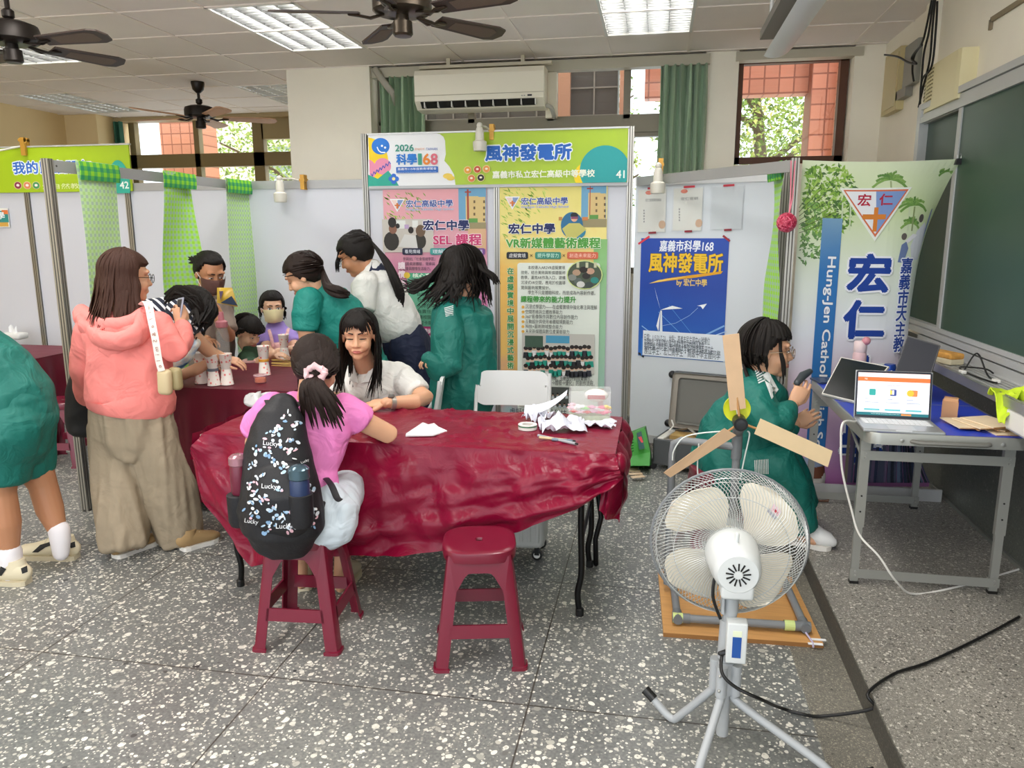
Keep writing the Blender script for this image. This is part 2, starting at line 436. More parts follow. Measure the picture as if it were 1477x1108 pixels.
# window_1: long window behind the booth, dark transom rail
fr=MB();Y0,Y1=YB+.02,YB+.1
fr.box((-2.46,Y0-.02,2.42),(.33,Y1+.02,2.53),M_frame);fr.box((-2.46,Y0,2.53),(.33,Y1,2.565),M_frame);fr.box((-2.46,Y0,2.385),(.33,Y1,2.42),M_frame)
fr.box((-2.46,Y0,1.25),(.33,Y1,1.3),M_frame);fr.box((-2.46,Y0,2.93),(.33,Y1,2.96),M_frame)
for x in (-2.43,-1.62,-.93,-.29,.3): fr.box((x-.028,Y0,1.28),(x+.028,Y1,2.96),M_frame)
fr.box((-.96,Y0-.08,2.545),(-.87,Y0+.02,2.96),M_wall)
w1=struct(fr.build('window_1'))
g=MB();g.box((-2.46,YB+.06,1.28),(.33,YB+.066,2.95),M_glass);g.build('window_pane',None,w1)
# window_2: the small brown framed window on the right
fr=MB();a,b,c,d=.6,1.43,2.15,2.95
fr.box((a,Y0,c),(b,Y1,c+.05),M_brown);fr.box((a,Y0,d-.03),(b,Y1,d),M_brown);fr.box((a,Y0,c),(a+.035,Y1,d),M_brown);fr.box((b-.06,Y0,c),(b,Y1,d),M_brown)
w2=struct(fr.build('window_2'))
g=MB();g.box((a,YB+.06,c),(b,YB+.066,d),M_glass);g.build('window_pane',None,w2)
# window_3: far window at the left end
fr=MB();y0,y1=8.96,9.05;M_fw=mat('olive_window_frame','8d7b54',.5)
fr.box((-6.62,y0,2.41),(-3.1,y1,2.57),M_fw);fr.box((-6.62,y0,1.15),(-3.1,y1,1.22),M_fw);fr.box((-6.62,y0,2.96),(-3.1,y1,3.0),M_fw)
for x,w in ((-6.5,.04),(-5.62,.035),(-4.8,.07),(-3.9,.04)): fr.box((x-w,y0,1.2),(x+w,y1,3.0),M_fw)
fr.box((-4.75,y0,2.72),(-3.1,y1,3.0),mat('roller_blind','a8966e',.6))
w3=struct(fr.build('window_3'))
g=MB();g.box((-6.6,9.0,1.2),(-3.1,9.006,2.98),M_glass);g.build('window_pane',None,w3)

# ------------------------------------------------------------------ outside the windows
def tilemat(name,c,grout,sx,sz):
    m=bpy.data.materials.new(name);m.use_nodes=True;nt=m.node_tree;b=nt.nodes['Principled BSDF']
    tc=nt.nodes.new('ShaderNodeTexCoord');mp=nt.nodes.new('ShaderNodeMapping');mp.inputs['Rotation'].default_value=(PI/2,0,0)
    br=nt.nodes.new('ShaderNodeTexBrick');br.offset=0
    br.inputs['Color1'].default_value=(*rgb(c),1);br.inputs['Color2'].default_value=(*[x*.85 for x in rgb(c)],1);br.inputs['Mortar'].default_value=(*rgb(grout),1)
    br.inputs['Scale'].default_value=1;br.inputs['Brick Width'].default_value=sx;br.inputs['Row Height'].default_value=sz;br.inputs['Mortar Size'].default_value=.008
    nt.links.new(tc.outputs['Object'],mp.inputs[0]);nt.links.new(mp.outputs[0],br.inputs['Vector']);nt.links.new(br.outputs['Color'],b.inputs['Base Color']);b.inputs['Roughness'].default_value=.5
    return m
M_terra=tilemat('terracotta_tiles','d98f70','9a5a42',.14,.14)
M_terras=tilemat('terracotta_tiles_small','e0a98a','c08064',.05,.12)
f=MB()
f.box((-.18,8.3,2.93),(2.6,8.5,3.6),M_terra);f.box((-3.2,7.05,3.62),(2.6,8.5,3.75),M_terra);f.box((1.4,8.15,1.0),(1.62,8.5,3.3),M_terra);f.box((1.62,8.0,1.0),(2.6,8.4,3.6),M_terras)  # second box: unseen eave added to keep the sun out of the room
f.box((.3,8.3,.9),(2.6,8.5,2.1),M_terra)
struct(f.build('trim_3'))
bb=MB();bb.box((-2.9,9.2,1.0),(-.5,9.6,3.8),mat('dark_facade','4b4740',.6))
b0=tag(bb.build('school_block'),'dark school block with barred panes outside behind the air conditioner','building')
q=MB()
for k in range(7): q.box((-2.75+k*.33,9.17,2.5),(-2.735+k*.33,9.2,3.7))
for k in range(4): q.box((-2.9,9.17,2.6+k*.3),(-.5,9.2,2.615+k*.3))
q.build('window_bars',mat('grey_bars','8b877c',.5),b0)
q=MB();q.box((-1.15,9.0,1.5),(-1.02,9.1,3.7),mat('salmon_pipe','b98a6b',.5));q.box((-.47,9.05,1.2),(-.37,9.3,3.7),mat('salmon_pipe','b98a6b',.5));q.build('corner_column',None,b0)
f=MB();f.box((-6.75,9.9,.5),(-6.2,10.4,3.9),M_terra)
tag(f.build('tiled_column'),'terracotta tiled column outside the far left window','column')
bl=thing('pale_building','pale peach building with louvred windows outside the far left window','building',(-7.6,15,0))
f=MB();f.box((-9.6,14,0),(-5.9,16,7));f.build('wall',mat('peach_wall','f0dcc8',.7),bl)
f=MB()
for x in (-9.2,-7.3,-6.5):
    for z in (2.4,3.6,4.8):
        f.box((x,13.95,z),(x+.55,14.02,z+.8),mat('louvre','9aa39f',.5))
        for k in range(6): f.box((x,13.93,z+.05+k*.13),(x+.55,13.95,z+.09+k*.13),mat('louvre_slat','c4c9c4',.5))
f.build('window',None,bl)
M_leaf=mat('leaf_green','a4c05a',.6);M_leaf2=mat('leaf_yellow','d4dc84',.6);M_leaf3=mat('leaf_deep','6e8c40',.6)
M_bark=mat('bark','6b5a48',.9,noise_amt=.2)
for _m in (M_leaf,M_leaf2,M_leaf3):
    _b=_m.node_tree.nodes['Principled BSDF'];_b.inputs['Transmission Weight'].default_value=.0
def tree(label,x,y,h,cr,cz,n):
    t=thing('tree',label,'tree',(x,y,0),'trees outside the windows')
    m=MB();m.loft([V(x,y,0),V(x+.1,y,h*.45),V(x-.1,y+.1,h*.8)],[.14,.1,.05],M_bark,8)
    for k in range(9):
        a=rnd.uniform(0,2*PI);z0=h*rnd.uniform(.35,.7)
        m.loft([V(x,y,z0),V(x+math.cos(a)*cr*.5,y+math.sin(a)*cr*.4,z0+.5),V(x+math.cos(a)*cr*.95,y+math.sin(a)*cr*.8,z0+.8)],[.05,.03,.012],M_bark,6)
    m.build('trunk',None,t)
    m=MB()
    for k in range(n):
        while True:
            p=V(rnd.uniform(-1,1),rnd.uniform(-1,1),rnd.uniform(-1,1))
            if .25 < p.length < 1: break
        c=V(x+p.x*cr,y+p.y*cr*.8,cz+p.z*(h-cz))
        a=Euler((rnd.uniform(-1,1),rnd.uniform(-1,1),rnd.uniform(0,6.3))).to_matrix();L=rnd.uniform(.05,.1)
        m.add([c,c+a @ V(L*.5,L*.28,.01),c+a @ V(L,0,-.02),c+a @ V(L*.5,-L*.28,.01)],[(0,1,2,3)],rnd.choice((M_leaf,M_leaf,M_leaf2,M_leaf3)))
    m.build('foliage',None,t)
tree('leafy green tree seen through the brown framed right window',1.3,11.2,4.6,1.45,2.9,9000)
tree('green tree showing beside the booth sign and right curtain',-1.35,11.6,4.6,1.1,2.7,4500)
tree('pale green tree behind the far window next to the wide pier',-5.6,12.2,4.4,1.7,2.6,7000)

# ------------------------------------------------------------------ curtains
def curtain(x0,x1,y,z0,z1,m,label,folds):
    b=MB()
    def fn(u,v): return V(x0+(x1-x0)*u+.006*math.sin(v*9+u*20),y+.045*math.sin(u*folds*2*PI)+.012*math.sin(u*folds*4.7*PI+v*3),z0+(z1-z0)*v)
    b.grid(fn,folds*10,6,m,.004)
    return tag(b.build('curtain',None,None,True),label,'curtain',None)
M_cur=mat('sage_curtain','9db797',.8,sheen=.3);M_cur2=mat('deep_green_curtain','2f6350',.8)
curtain(-2.4,-2.0,YB-.1,1.3,2.91,M_cur,'sage green curtain gathered behind the air conditioner',7)
curtain(-.02,.35,YB-.12,1.3,2.91,M_cur,'sage green curtain gathered beside the cream pier, right of the booth sign',6)
curtain(-6.85,-6.5,8.8,1.2,2.95,M_cur2,'dark green curtain at the far left window',5)

# ------------------------------------------------------------------ ceiling lamps
M_refl=mat('lamp_reflector','f0efec',.25,metal=.6)
M_louv=mat('louvre_grey','9a9a98',.3,metal=.8);M_tube_on=mat('lamp_tube_lit','ffffff',.4,emit=LAMP_E);M_tube_off=mat('lamp_tube_unlit','e8e6e0',.4)
def ceiling_light(x,y,on,label):
    t=thing('ceiling_light',label,'ceiling light',(x+T/2,y+T,CZ),'recessed louvred lights in the ceiling')
    m=MB();z=CZ
    for a,b in (((x,y,z-.008),(x+.02,y+2*T,z+.1)),((x+T-.02,y,z-.008),(x+T,y+2*T,z+.1)),((x,y,z-.008),(x+T,y+.02,z+.1)),((x,y+2*T-.02,z-.008),(x+T,y+2*T,z+.1)),((x,y,z+.1),(x+T,y+2*T,z+.11))):
        m.box(a,b,M_refl if a[2] > z else M_plasticw)
    m.build('housing',None,t)
    for k in range(4):
        m=MB();c=x+.075+k*(T-.15)/3;m.tube([V(c,y+.04,z+.065),V(c,y+2*T-.04,z+.065)],.014,M_tube_on if on else M_tube_off,8)
        m.build('lamp_tube',None,t)
    m=MB()
    lv=M_louv if on else M_refl  # unlit louvres get the brighter colour, painting in the window's reflection
    for k in range(5):
        c=x+.02+k*(T-.04)/4
        m.add([V(c-.016,y+.02,z+.045),V(c-.016,y+2*T-.02,z+.045),V(c,y+2*T-.02,z),V(c,y+.02,z),V(c+.016,y+.02,z+.045),V(c+.016,y+2*T-.02,z+.045)],[(0,1,2,3),(3,2,5,4),(0,4,5,1)],lv)
    for k in range(19):
        c=y+.05+k*(2*T-.1)/18
        m.box((x+.02,c-.004,z),(x+T-.02,c+.004,z+.035),lv)
    m.build('louvre',None,t)
for (x,y,on),lb in zip(lamps,('lit louvred ceiling light nearest the right wall, beside the blackboard lamp','lit louvred ceiling light left of the middle ceiling fan','lit louvred ceiling light showing behind the left ceiling fan','unlit louvred ceiling light in the far left corner, over the left booth sign','unlit ceiling light at the side of the wide cream pier')):
    ceiling_light(x,y,on,lb)

# lamp over the blackboard: slanting white reflector on a rod
t=thing('blackboard_lamp','hanging white reflector lamp slanting over the blackboard','lamp',(.62,4.2,2.6))
m=MB()
def _refl(u,v):
    a=-.5+u*1.75;r=.11
    return V(.60+r*math.sin(a)*1.0,3.3+v*1.42,2.60-r*math.cos(a)+.06)
m.grid(_refl,14,10,mat('enamel_white','dfe3e6',.3),.004);m.build('reflector',None,t,True)
m=MB();m.tube([V(.60,3.35,2.585),V(.60,4.68,2.585)],.013,M_tube_off,8);m.build('lamp_tube',None,t)
m=MB();m.box((.52,3.3,2.645),(.60,4.72,2.69),mat('lamp_spine','6c675f',.5));m.build('spine',None,t)
m=MB();m.tube([V(.56,4.6,2.69),V(.56,4.6,3.0)],.012,M_aluw,8);m.tube([V(.56,3.5,2.69),V(.56,3.5,3.0)],.012,M_aluw,8);m.build('hanger_rod',None,t)

# ------------------------------------------------------------------ ceiling fans
M_fanm=mat('antique_brass','4a4136',.35,metal=.7);M_fand=mat('dark_bronze','2b2521',.4,metal=.5)
M_blade=mat('dark_wood_blade','3d302a',.5);M_cane=mat('cane_inset','6d5c50',.7,bump=.3,bump_scale=200);M_bladel=mat('pale_wood_blade','c89a78',.5)
def ceiling_fan(x,y,zb,rot,label,mt,blade,inset,R=.62):
    t=thing('ceiling_fan',label,'ceiling fan',(x,y,3.0),'ceiling fans')
    Tm=Matrix.Translation((x,y,zb))
    m=MB();m.lathe([(.02,.11),(.09,.104),(.132,.088),(.14,.064),(.14,.012),(.124,0),(.05,-.005)],mt,28,Tm);m.build('motor_housing',None,t,True)
    m=MB();m.lathe([(.03,0),(.032,-.03),(.045,-.035),(.048,-.09),(.04,-.1),(.01,-.102)],mt,20,Tm);m.build('switch_cup',None,t,True)
    m=MB();m.tube([V(x,y,zb+.12),V(x,y,2.97)],.013,mt);m.lathe([(.02,.12),(.03,.13),(.03,.16),(.018,.17)],mt,14,Tm)
    m.lathe([(.02,2.9-zb),(.05,2.93-zb),(.062,2.985-zb),(.06,3.0-zb)],mt,18,Tm);m.build('down_rod',None,t,True)
    for k in range(5):
        a=rot+k*2*PI/5;B=Tm @ rotz(a) @ Matrix.Rotation(math.radians(-12),4,'X')
        m=MB();m.loft([B @ V(.09,0,-.004),B @ V(.15,.012,-.02),B @ V(.2,-.01,-.012),B @ V(.25,0,-.006)],[(.012,.006)]*4,mt,8)
        m.loft([B @ V(.09,0,-.004),B @ V(.15,-.018,-.022),B @ V(.2,.012,-.012),B @ V(.25,0,-.006)],[(.012,.006)]*4,mt,8)
        ar=m.build('blade_arm',None,t,True)
        out=[(.2,-.05),(R-.07,-.072),(R-.02,-.055),(R,0),(R-.02,.055),(R-.07,.072),(.2,.05)]
        m=MB();m.prism([B @ V(u,v,-.004) for u,v in out],B.to_3x3() @ V(0,0,.008),blade)
        bl_=m.build('blade',None,t)
        ins=[(.29,-.034),(R-.1,-.05),(R-.06,-.03),(R-.06,.03),(R-.1,.05),(.29,.034)]
        m=MB();m.prism([B @ V(u,v,-.0055) for u,v in ins],B.to_3x3() @ V(0,0,.001),inset);m.build('cane_inset',None,bl_)
ceiling_fan(-1.22,3.73,2.615,math.radians(-20),'dark brass ceiling fan with cane blades over the front table',M_fanm,M_blade,M_cane)
ceiling_fan(-3.42,3.8,2.6,math.radians(-5),'dark ceiling fan cut off by the left edge of the photo',M_fand,M_blade,M_cane)
ceiling_fan(-4.3,6.95,2.68,math.radians(-40),'black ceiling fan with pale wood blades near the far left window',M_fand,M_bladel,M_bladel,.7)

# ------------------------------------------------------------------ air conditioner and its pipes
t=thing('air_conditioner','white wall air conditioner hung before the window above the booth sign','air conditioner',(-1.46,6.5,2.75))
m=MB();x0,x1=-2.0,-.93
prof=[(6.6,2.59),(6.44,2.6),(6.375,2.66),(6.37,2.86),(6.39,2.9),(6.6,2.905)]
m.prism([V(x0,y,z) for y,z in prof],(x1-x0,0,0),mat('ac_white','f1ead8',.25));m.build('body',None,t)
m=MB();m.prism([V(x0+.05,6.42,2.614),V(x0+.05,6.372,2.655),V(x0+.05,6.368,2.65),V(x0+.05,6.415,2.608)],(x1-x0-.12,0,0),mat('dark_slot','1b1a18',.6));
for k in range(9): m.box((x0+.08+k*.115,6.364,2.608),(x0+.088+k*.115,6.41,2.652),M_plasticw)
m.build('air_outlet',None,t)
m=MB();m.box((x1-.13,6.366,2.672),(x1-.095,6.374,2.684),M_black);m.box((x1-.16,6.366,2.675),(x1-.15,6.374,2.68),flatm('888888'));m.box((x1-.18,6.366,2.675),(x1-.17,6.374,2.68),flatm('888888'));m.build('indicator_panel',None,t)
m=MB();m.box((x0,6.366,2.7),(x1,6.372,2.704),mat('ac_groove','b9b09a',.4));m.build('front_seam',None,t)
m=MB();m.box((x0+.02,6.45,2.925),(x1+.05,6.5,2.95));m.box((x0+.25,6.46,2.95),(x0+.28,6.49,3.0));m.box((x1-.2,6.46,2.95),(x1-.17,6.49,3.0));m.build('hanging_rail',mat('rail_cream','c9c0a8',.5),t)
m=MB();m.tube(smooth_path([V(x1,6.5,2.62),V(x1+.04,6.52,2.6),V(x1+.05,6.6,2.56),V(x1+.04,6.7,2.55)]),.018,mat('pipe_wrap','b9b6ac',.6));m.build('drain_pipe',None,t,True)
m=MB();m.loft([at(541,100,6.6),at(552,116,6.6),at(566,134,6.62),at(568,150,6.68)],[(.03,.02)]*4,mat('duct_grey','a8a294',.5),8);tag(m.build('conduit',None,None,True),'grey conduit elbow running down from the ceiling beside the air conditioner','pipe')

# ================================================================== EXHIBITION BOOTH
YP=5.70
M_panel=mat('booth_panel_white','d5d7e0',.45)
M_wb=mat('booth_panel_cool','d3d9de',.35)
M_post=mat('booth_aluminium','a9a69e',.32,metal=.75);M_groove=mat('post_groove','4f4c46',.5)
M_rail=mat('booth_rail','a8a8a8',.4,metal=.3)
def ray(px,py): return _rt*((px-IW/2)/FPX) - _up*((py-IH/2)/FPX) + _fw
def hit(px,py,P0,n):
    d=ray(px,py);c=V(0,0,CAMZ);return c + d*((P0-c).dot(n)/d.dot(n))
def post(x,y,h,label,a=0,z0=0):
    t=thing('booth_post',label,'post',(x,y,z0),'aluminium booth posts')
    m=MB();M=Matrix.Translation((x,y,0)) @ rotz(a)
    w=.021
    m.box((-w,-w,z0),(w,w,h),M_post,M);m.build('upright',None,t)
    m=MB()
    for s in (-.0085,.0085): m.box((s-.003,-w-.0012,z0),(s+.003,-w+.001,h),M_groove,M);m.box((-w-.0012,s-.003,z0),(-w+.001,s+.003,h),M_groove,M);m.box((w-.001,s-.003,z0),(w+.0012,s+.003,h),M_groove,M)
    m.build('groove',None,t)
    m=MB();m.lathe([(.008,z0),(.022,z0),(.022,z0+.012),(.008,z0+.014)],M_black,12,M);m.build('levelling_foot',None,t)
def panel(p,q,h,label,m=M_panel,rail=M_rail,z0=.06):
    p,q=V(*p,0),V(*q,0);d=(q-p).normalized();n=V(-d.y,d.x,0);L=(q-p).length;M=frame(p,d,n,V(0,0,1))
    t=thing('exhibition_board',label,'board',(p+q)/2,'white booth wall panels')
    b=MB();b.box((.023,-.004,z0+.05),(L-.023,.004,h-.05),m,M);b.build('sheet',None,t)
    b=MB();b.box((.022,-.013,h-.062),(L-.022,.013,h),rail,M);b.build('top_rail',None,t)
    b=MB();b.box((.022,-.013,z0),(L-.022,.013,z0+.06),rail,M);b.build('bottom_rail',None,t)
px_=[-6.2,-5.15,-4.215,-3.19,-2.19,-1.175,-.207]
for i,(h,lb) in enumerate(((2.33,'booth post out at the left edge of the photo'),(2.0,'booth post under the left lime sign, beyond the stooping student'),(2.31,'booth post at the right end of the left lime sign'),(2.0,'booth post where the green stripped side frame meets the back wall'),(2.33,'booth post at the left end of the wide lime sign'),(1.98,'booth post between the pink poster and the yellow poster'),(2.33,'booth post at the right end of the wide lime sign'))):
    if i: post(px_[i],YP,h,lb)
for i,lb in enumerate(('white booth panel behind the stooping student at the left edge','white booth panel under the number 42','white booth panel behind the woman in the pink hoodie','white booth panel behind the masked girl and boy','white booth panel carrying the pink poster','white booth panel carrying the yellow and green poster')):
    if i: panel((px_[i],YP),(px_[i+1],YP),2.0 if i < 4 else 1.98,lb)
panel((-6.2,YP),(-5.15,YP),2.0,'white booth panel at the very left edge of the photo')
PA,PB=V(-.185,YP-.01,0),V(.79,5.35,0)
panel(PA.xy,PB.xy,1.985,'white angled booth panel carrying the blue poster',M_wb,M_aluw)
post(PB.x+.01,PB.y,2.0,'booth post at the right end of the angled panel, behind the pink twine ball')
post(.715,4.5,1.99,'front booth post between the twine ball and the tall school banner')
post(-3.255,3.76,2.0,'nearest booth post of the side frame, between stooping student and pink hoodie')
def bar(name,p,q,h,label,m=M_rail):
    p,q=Vector(p),Vector(q);d=(q-p).normalized();n=V(-d.y,d.x,0).normalized();M=frame(p,d,n,V(0,0,1));L=(q-p).length
    b=MB();b.box((.02,-.012,-h/2),(L-.02,.012,h/2),m,M)
    for u in (.05,L-.05): b.lathe([(.001,-.0135),(.006,-.0135),(.006,-.012)],M_groove,8,M @ Matrix.Translation((u,0,0)) @ Matrix.Rotation(PI/2,4,'X') @ Matrix.Scale(-1,4,(0,0,1)))
    return tag(b.build(name),label,'rail')
bar('booth_rail',(-3.255,3.76,1.965),(-3.19,YP-.02,1.965),.062,'grey top rail of the side frame hung with green gingham strips')
bar('booth_rail',(-3.255,3.76,.07),(-3.19,YP-.02,.07),.062,'grey bottom rail of the side frame near the floor',M_post)
bar('booth_rail',(.715,4.5,1.95),(-.16,YP-.04,1.95),.062,'grey slanting top rail above the angled panel and the code pouches')

# ------------------------------------------------------------------ printed sheets
def sheet(px0,py0,px1,py1,pyb,Y=None,P0=None,n=None):
    """frame of a printed sheet from its top left, top right pixel and bottom pixel row"""
    if P0 is None: P0,n=V(0,Y,0),V(0,-1,0)
    a=hit(px0,py0,P0,n);b=hit(px1,py1,P0,n);c=hit(px0,pyb,P0,n)
    u=(b-a);u.z=0;w=u.length;u.normalize();zt=(a.z+b.z)/2
    M=frame(V(a.x,a.y,c.z),u,V(0,0,1));return M,w,zt-c.z
class Sheet(Print):
    def uv(s,px,py):
        o=s.M.to_translation();n=s.M.to_3x3() @ V(0,0,1);q=s.M.inverted() @ hit(px,py,o,n);return q.x,q.y
    def ptext(s,txt,x0,y1,x1,y0,c,**k):          # lettering fitted between two pixel corners
        a=s.uv(x0,y1);b=s.uv(x1,y0);s.text(txt,a[0],a[1],c,height=b[1]-a[1],width=b[0]-a[0],**k)
    def prect(s,x0,y1,x1,y0,c,r=0):
        a=s.uv(x0,y1);b=s.uv(x1,y0);s.rect(a[0],a[1],b[0],b[1],c,r)
    def ppoly(s,pts,c): s.poly([s.uv(*p) for p in pts],c)
    def pdisc(s,x,y,r,c,ry=None,**k):
        a=s.uv(x,y);b=s.uv(x+r,y);e=s.uv(x,y-(ry or r));s.disc(a[0],a[1],b[0]-a[0],c,ry=e[1]-a[1],**k)
    def clip_disc(s,x,y,r,c,n=40,ry=None):        # disc cut to the sheet
        a=s.uv(x,y);rr=s.uv(x+r,y)[0]-a[0];r2=s.uv(x,y-(ry or r))[1]-a[1]
        pts=[(a[0]+rr*math.cos(2*PI*k/n),a[1]+r2*math.sin(2*PI*k/n)) for k in range(n)]
        for ax,lim,sg in ((0,0,1),(0,s.w,-1),(1,0,1),(1,s.h,-1)):
            out=[]
            for i in range(len(pts)):
                p,q=pts[i],pts[(i+1) % len(pts)];dp,dq=(p[ax]-lim)*sg,(q[ax]-lim)*sg
                if dp >= 0: out.append(p)
                if dp*dq < 0: f=dp/(dp-dq);out.append((p[0]+(q[0]-p[0])*f,p[1]+(q[1]-p[1])*f))
            pts=out
            if not pts: return
        s.poly(pts,c)
def gradm(name,stops,axis=2,lo=0,hi=1,rough=.45,noise_amt=.12,nscale=7):
    """printed colour wash: colours blend across the sheet's own surface with soft blotches"""
    if name in MATS: return MATS[name]
    m=bpy.data.materials.new(name);m.use_nodes=True;MATS[name]=m;nt=m.node_tree;b=nt.nodes['Principled BSDF']
    tc=nt.nodes.new('ShaderNodeTexCoord');sx=nt.nodes.new('ShaderNodeSeparateXYZ');nt.links.new(tc.outputs['Object'],sx.inputs[0])
    mr=nt.nodes.new('ShaderNodeMapRange');mr.inputs[1].default_value=lo;mr.inputs[2].default_value=hi;nt.links.new(sx.outputs[axis],mr.inputs[0])
    nz=nt.nodes.new('ShaderNodeTexNoise');nz.inputs['Scale'].default_value=nscale;nt.links.new(tc.outputs['Object'],nz.inputs['Vector'])
    ma=nt.nodes.new('ShaderNodeMath');ma.operation='MULTIPLY_ADD';nt.links.new(nz.outputs[0],ma.inputs[0]);ma.inputs[1].default_value=noise_amt*2;nt.links.new(mr.outputs[0],ma.inputs[2])
    mb=nt.nodes.new('ShaderNodeMath');mb.operation='SUBTRACT';nt.links.new(ma.outputs[0],mb.inputs[0]);mb.inputs[1].default_value=noise_amt
    r=nt.nodes.new('ShaderNodeValToRGB');e=r.color_ramp.elements
    while len(e) < len(stops): e.new(.5)
    for q,(p,c) in zip(e,stops): q.position=p;q.color=(*rgb(c),1)
    nt.links.new(mb.outputs[0],r.inputs[0]);nt.links.new(r.outputs[0],b.inputs['Base Color']);b.inputs['Roughness'].default_value=rough
    return m
M_paper=mat('white_paper','eceef0',.6)

# wide lime sign, number 41
LIME='a9c71c'
M,w,h=sheet(531,193,906,187,268.5,YP-.03)
s=Sheet(w,h,M,flatm(LIME,.4),.012)
M_zone=flatm('f2f2f2')
s.ppoly([(531,193),(620,192)] + [(628+14*math.sin(a),204-12*math.cos(a)) for a in (0,.5,1,1.5)] + [(643,222),(641,232),(648,240),(655,252),(657,267),(531,269)],'eef0f2')
s.clip_disc(528,232,32,'f5d21d',ry=34);s.clip_disc(527,245,16,'e78fae');s.clip_disc(552,240,12,'e78fae')
s.ppoly([(531,270),(531,252),(545,258),(560,246),(572,262),(576,269)],'2aa791');s.pdisc(549,211,13,'1c74d0',ry=12)
for a in ((545,209),(552,206)): pass
s.pdisc(551,210.5,1.6,'ffffff');s.pdisc(555.5,213,1.6,'ffffff');s.line([s.uv(*p) for p in ((544,212),(546,217),(550,220),(556,220))],.008,'ffffff')
zz=[(535+i*2.2+(0),253-i*1.45+(2.6 if i % 2 else -2.6)) for i in range(14)]
s.line([s.uv(*p) for p in zz],.006,'2a5fc4')
for dx,dy in ((0,-4),(4,0),(0,4),(-4,0)): s.pdisc(568+dx,258+dy,3.6,'2f6fd0')
s.pdisc(568,258,2.4,'f5e9a0');s.pdisc(646,254,7,'f0cf5a',ry=4);s.pdisc(650,257,6,'f0cf5a',ry=3.5)
s.ptext('2026',570.5,218.5,596.5,208.5,'2f8f7d',bold=.0022)
s.ptext('ENJOY',599,217.5,612.5,213.5,'e08a3c',bold=.001);s.ptext('TAIWAN',615,217,631,213,'2f5fb4',bold=.001)
s.ptext('科學',572.5,237.5,601,222,'1c78d0',bold=.004)
s.ptext('1',604,237.5,608,222,'3f9f86',bold=.004);s.ptext('6',611,237.5,620,222,'e8872f',bold=.004);s.ptext('8',622,237.5,631,222,'dd6f80',bold=.004)
s.prect(572,250,632,240,'2468bf',.006);s.ptext('嘉義市115年度教育博覽會',574,246,630,241.3,'ffffff',bold=.0008);s.ptext('EDUCATION INNOVATION SCIENCE FAIR',574,249.2,630,247.3,'cfe2ff')
s.ptext('風神發電所',701,232,824,207.5,'2166c2',bold=.0065,halo='f4fbff',halo_w=.016)
for x,y,c in ((675,245.5,'e8a23c'),(689,244.5,'c8502f'),(702,244,'e79a48'),(680.5,257.5,'d97a4a'),(694,256.5,'2b2b2b')):
    s.pdisc(x,y,5.6,'f2d9a0');s.pdisc(x,y,4.8,c);s.pdisc(x,y-.4,2,'fff4e0',ry=1.5)
s.clip_disc(848,254,20,'f7d51e');s.clip_disc(872,246,36,'2ba3a3',ry=36)
s.ptext('嘉義市私立宏仁高級中等學校',711,257.5,858,244.5,'f4f7e4',bold=.0022)
s.ptext('41',889,257,901,246,'f3fbf4',bold=.002)
sg=tag(s.build('booth_sign'),'wide lime green booth sign numbered 41 above the two posters','sign')
b=MB();b.box((-.01,h,-.02),(w+.01,h+.012,.006),M_aluw,M);b.box((-.01,-.022,-.02),(w+.01,-.001,.004),M_rail,M);b.build('sign_rail',None,sg)

# left lime sign, number 42
M,w,h=sheet(-60,213.5,185,211,279,YP-.03)
s=Sheet(w,h,M,flatm(LIME,.4),.012)
s.ptext('我的昆蟲朋友',20,251,131,231,'2f6fcf',bold=.004,halo='f4fbff',halo_w=.014)
for x,c in ((26,'8a2f45'),(39.5,'d98a5a'),(52.5,'3f9a55')): s.pdisc(x,267.5,5.6,'f0c8b0');s.pdisc(x,267.5,4.9,c);s.pdisc(x,267.3,2.3,'fff0f0',ry=1.9)
s.ptext('大自然教室',62,273,128,264,'f0f6c0',bold=.0012)
s.clip_disc(173,264,15,'2fae98',ry=33);s.prect(160,279,186,255,'2fae98');s.ptext('42',174,272,185.5,262,'f3fbf4',bold=.002)
sg=tag(s.build('booth_sign'),'left lime green booth sign numbered 42, partly behind the side frame','sign')
b=MB();b.box((-.01,h,-.02),(w+.01,h+.012,.006),M_aluw,M);b.build('sign_rail',None,sg)

# small sign cut by the left edge
M,w,h=sheet(-35,300,11,301,328,YP-.018)
s=Sheet(w,h,M,flatm('f0f0ea'),.003);s.prect(-35,327,11,315,'d8a84a');s.prect(-35,321,11,304,'2f8f8a');s.prect(3,309,11,303,'e0783a')
s.ptext('學',-4,316,6,306,'f4fbff',bold=.002)
tag(s.build('picture_card'),'small colourful card fixed to the panel, cut by the left edge of the photo','card')

def crowd(s,x0,y0,x1,y1,bgc,cols,rows,skin=True,seed=3):
    """a printed group photograph: rows of little figures before a room"""
    r=random.Random(seed);s.prect(x0,y1,x1,y0,bgc)
    for k in range(rows):
        y=y0+(y1-y0)*(.38+.5*k/max(1,rows-1));n=int((x1-x0)/6.5);sz=(y1-y0)*.075
        for i in range(n):
            x=x0+sz*1.3+(x1-x0-2.6*sz)*(i+.5*(k % 2))/(n-.5);yy=y+r.uniform(-1,1)*sz*.4;c=r.choice(cols)
            s.ppoly([(x-sz*1.05,yy+sz*3.2),(x-sz*.8,yy+sz*1.1),(x+sz*.8,yy+sz*1.1),(x+sz*1.05,yy+sz*3.2)],c);s.lv -= 1
            s.pdisc(x,yy,sz*.75,'d9b49a',ry=sz,n=8);s.pdisc(x,yy-sz*.35,sz*.85,'241d1b',ry=sz*.75,n=8);s.lv -= 2
        s.up()
    s.up()
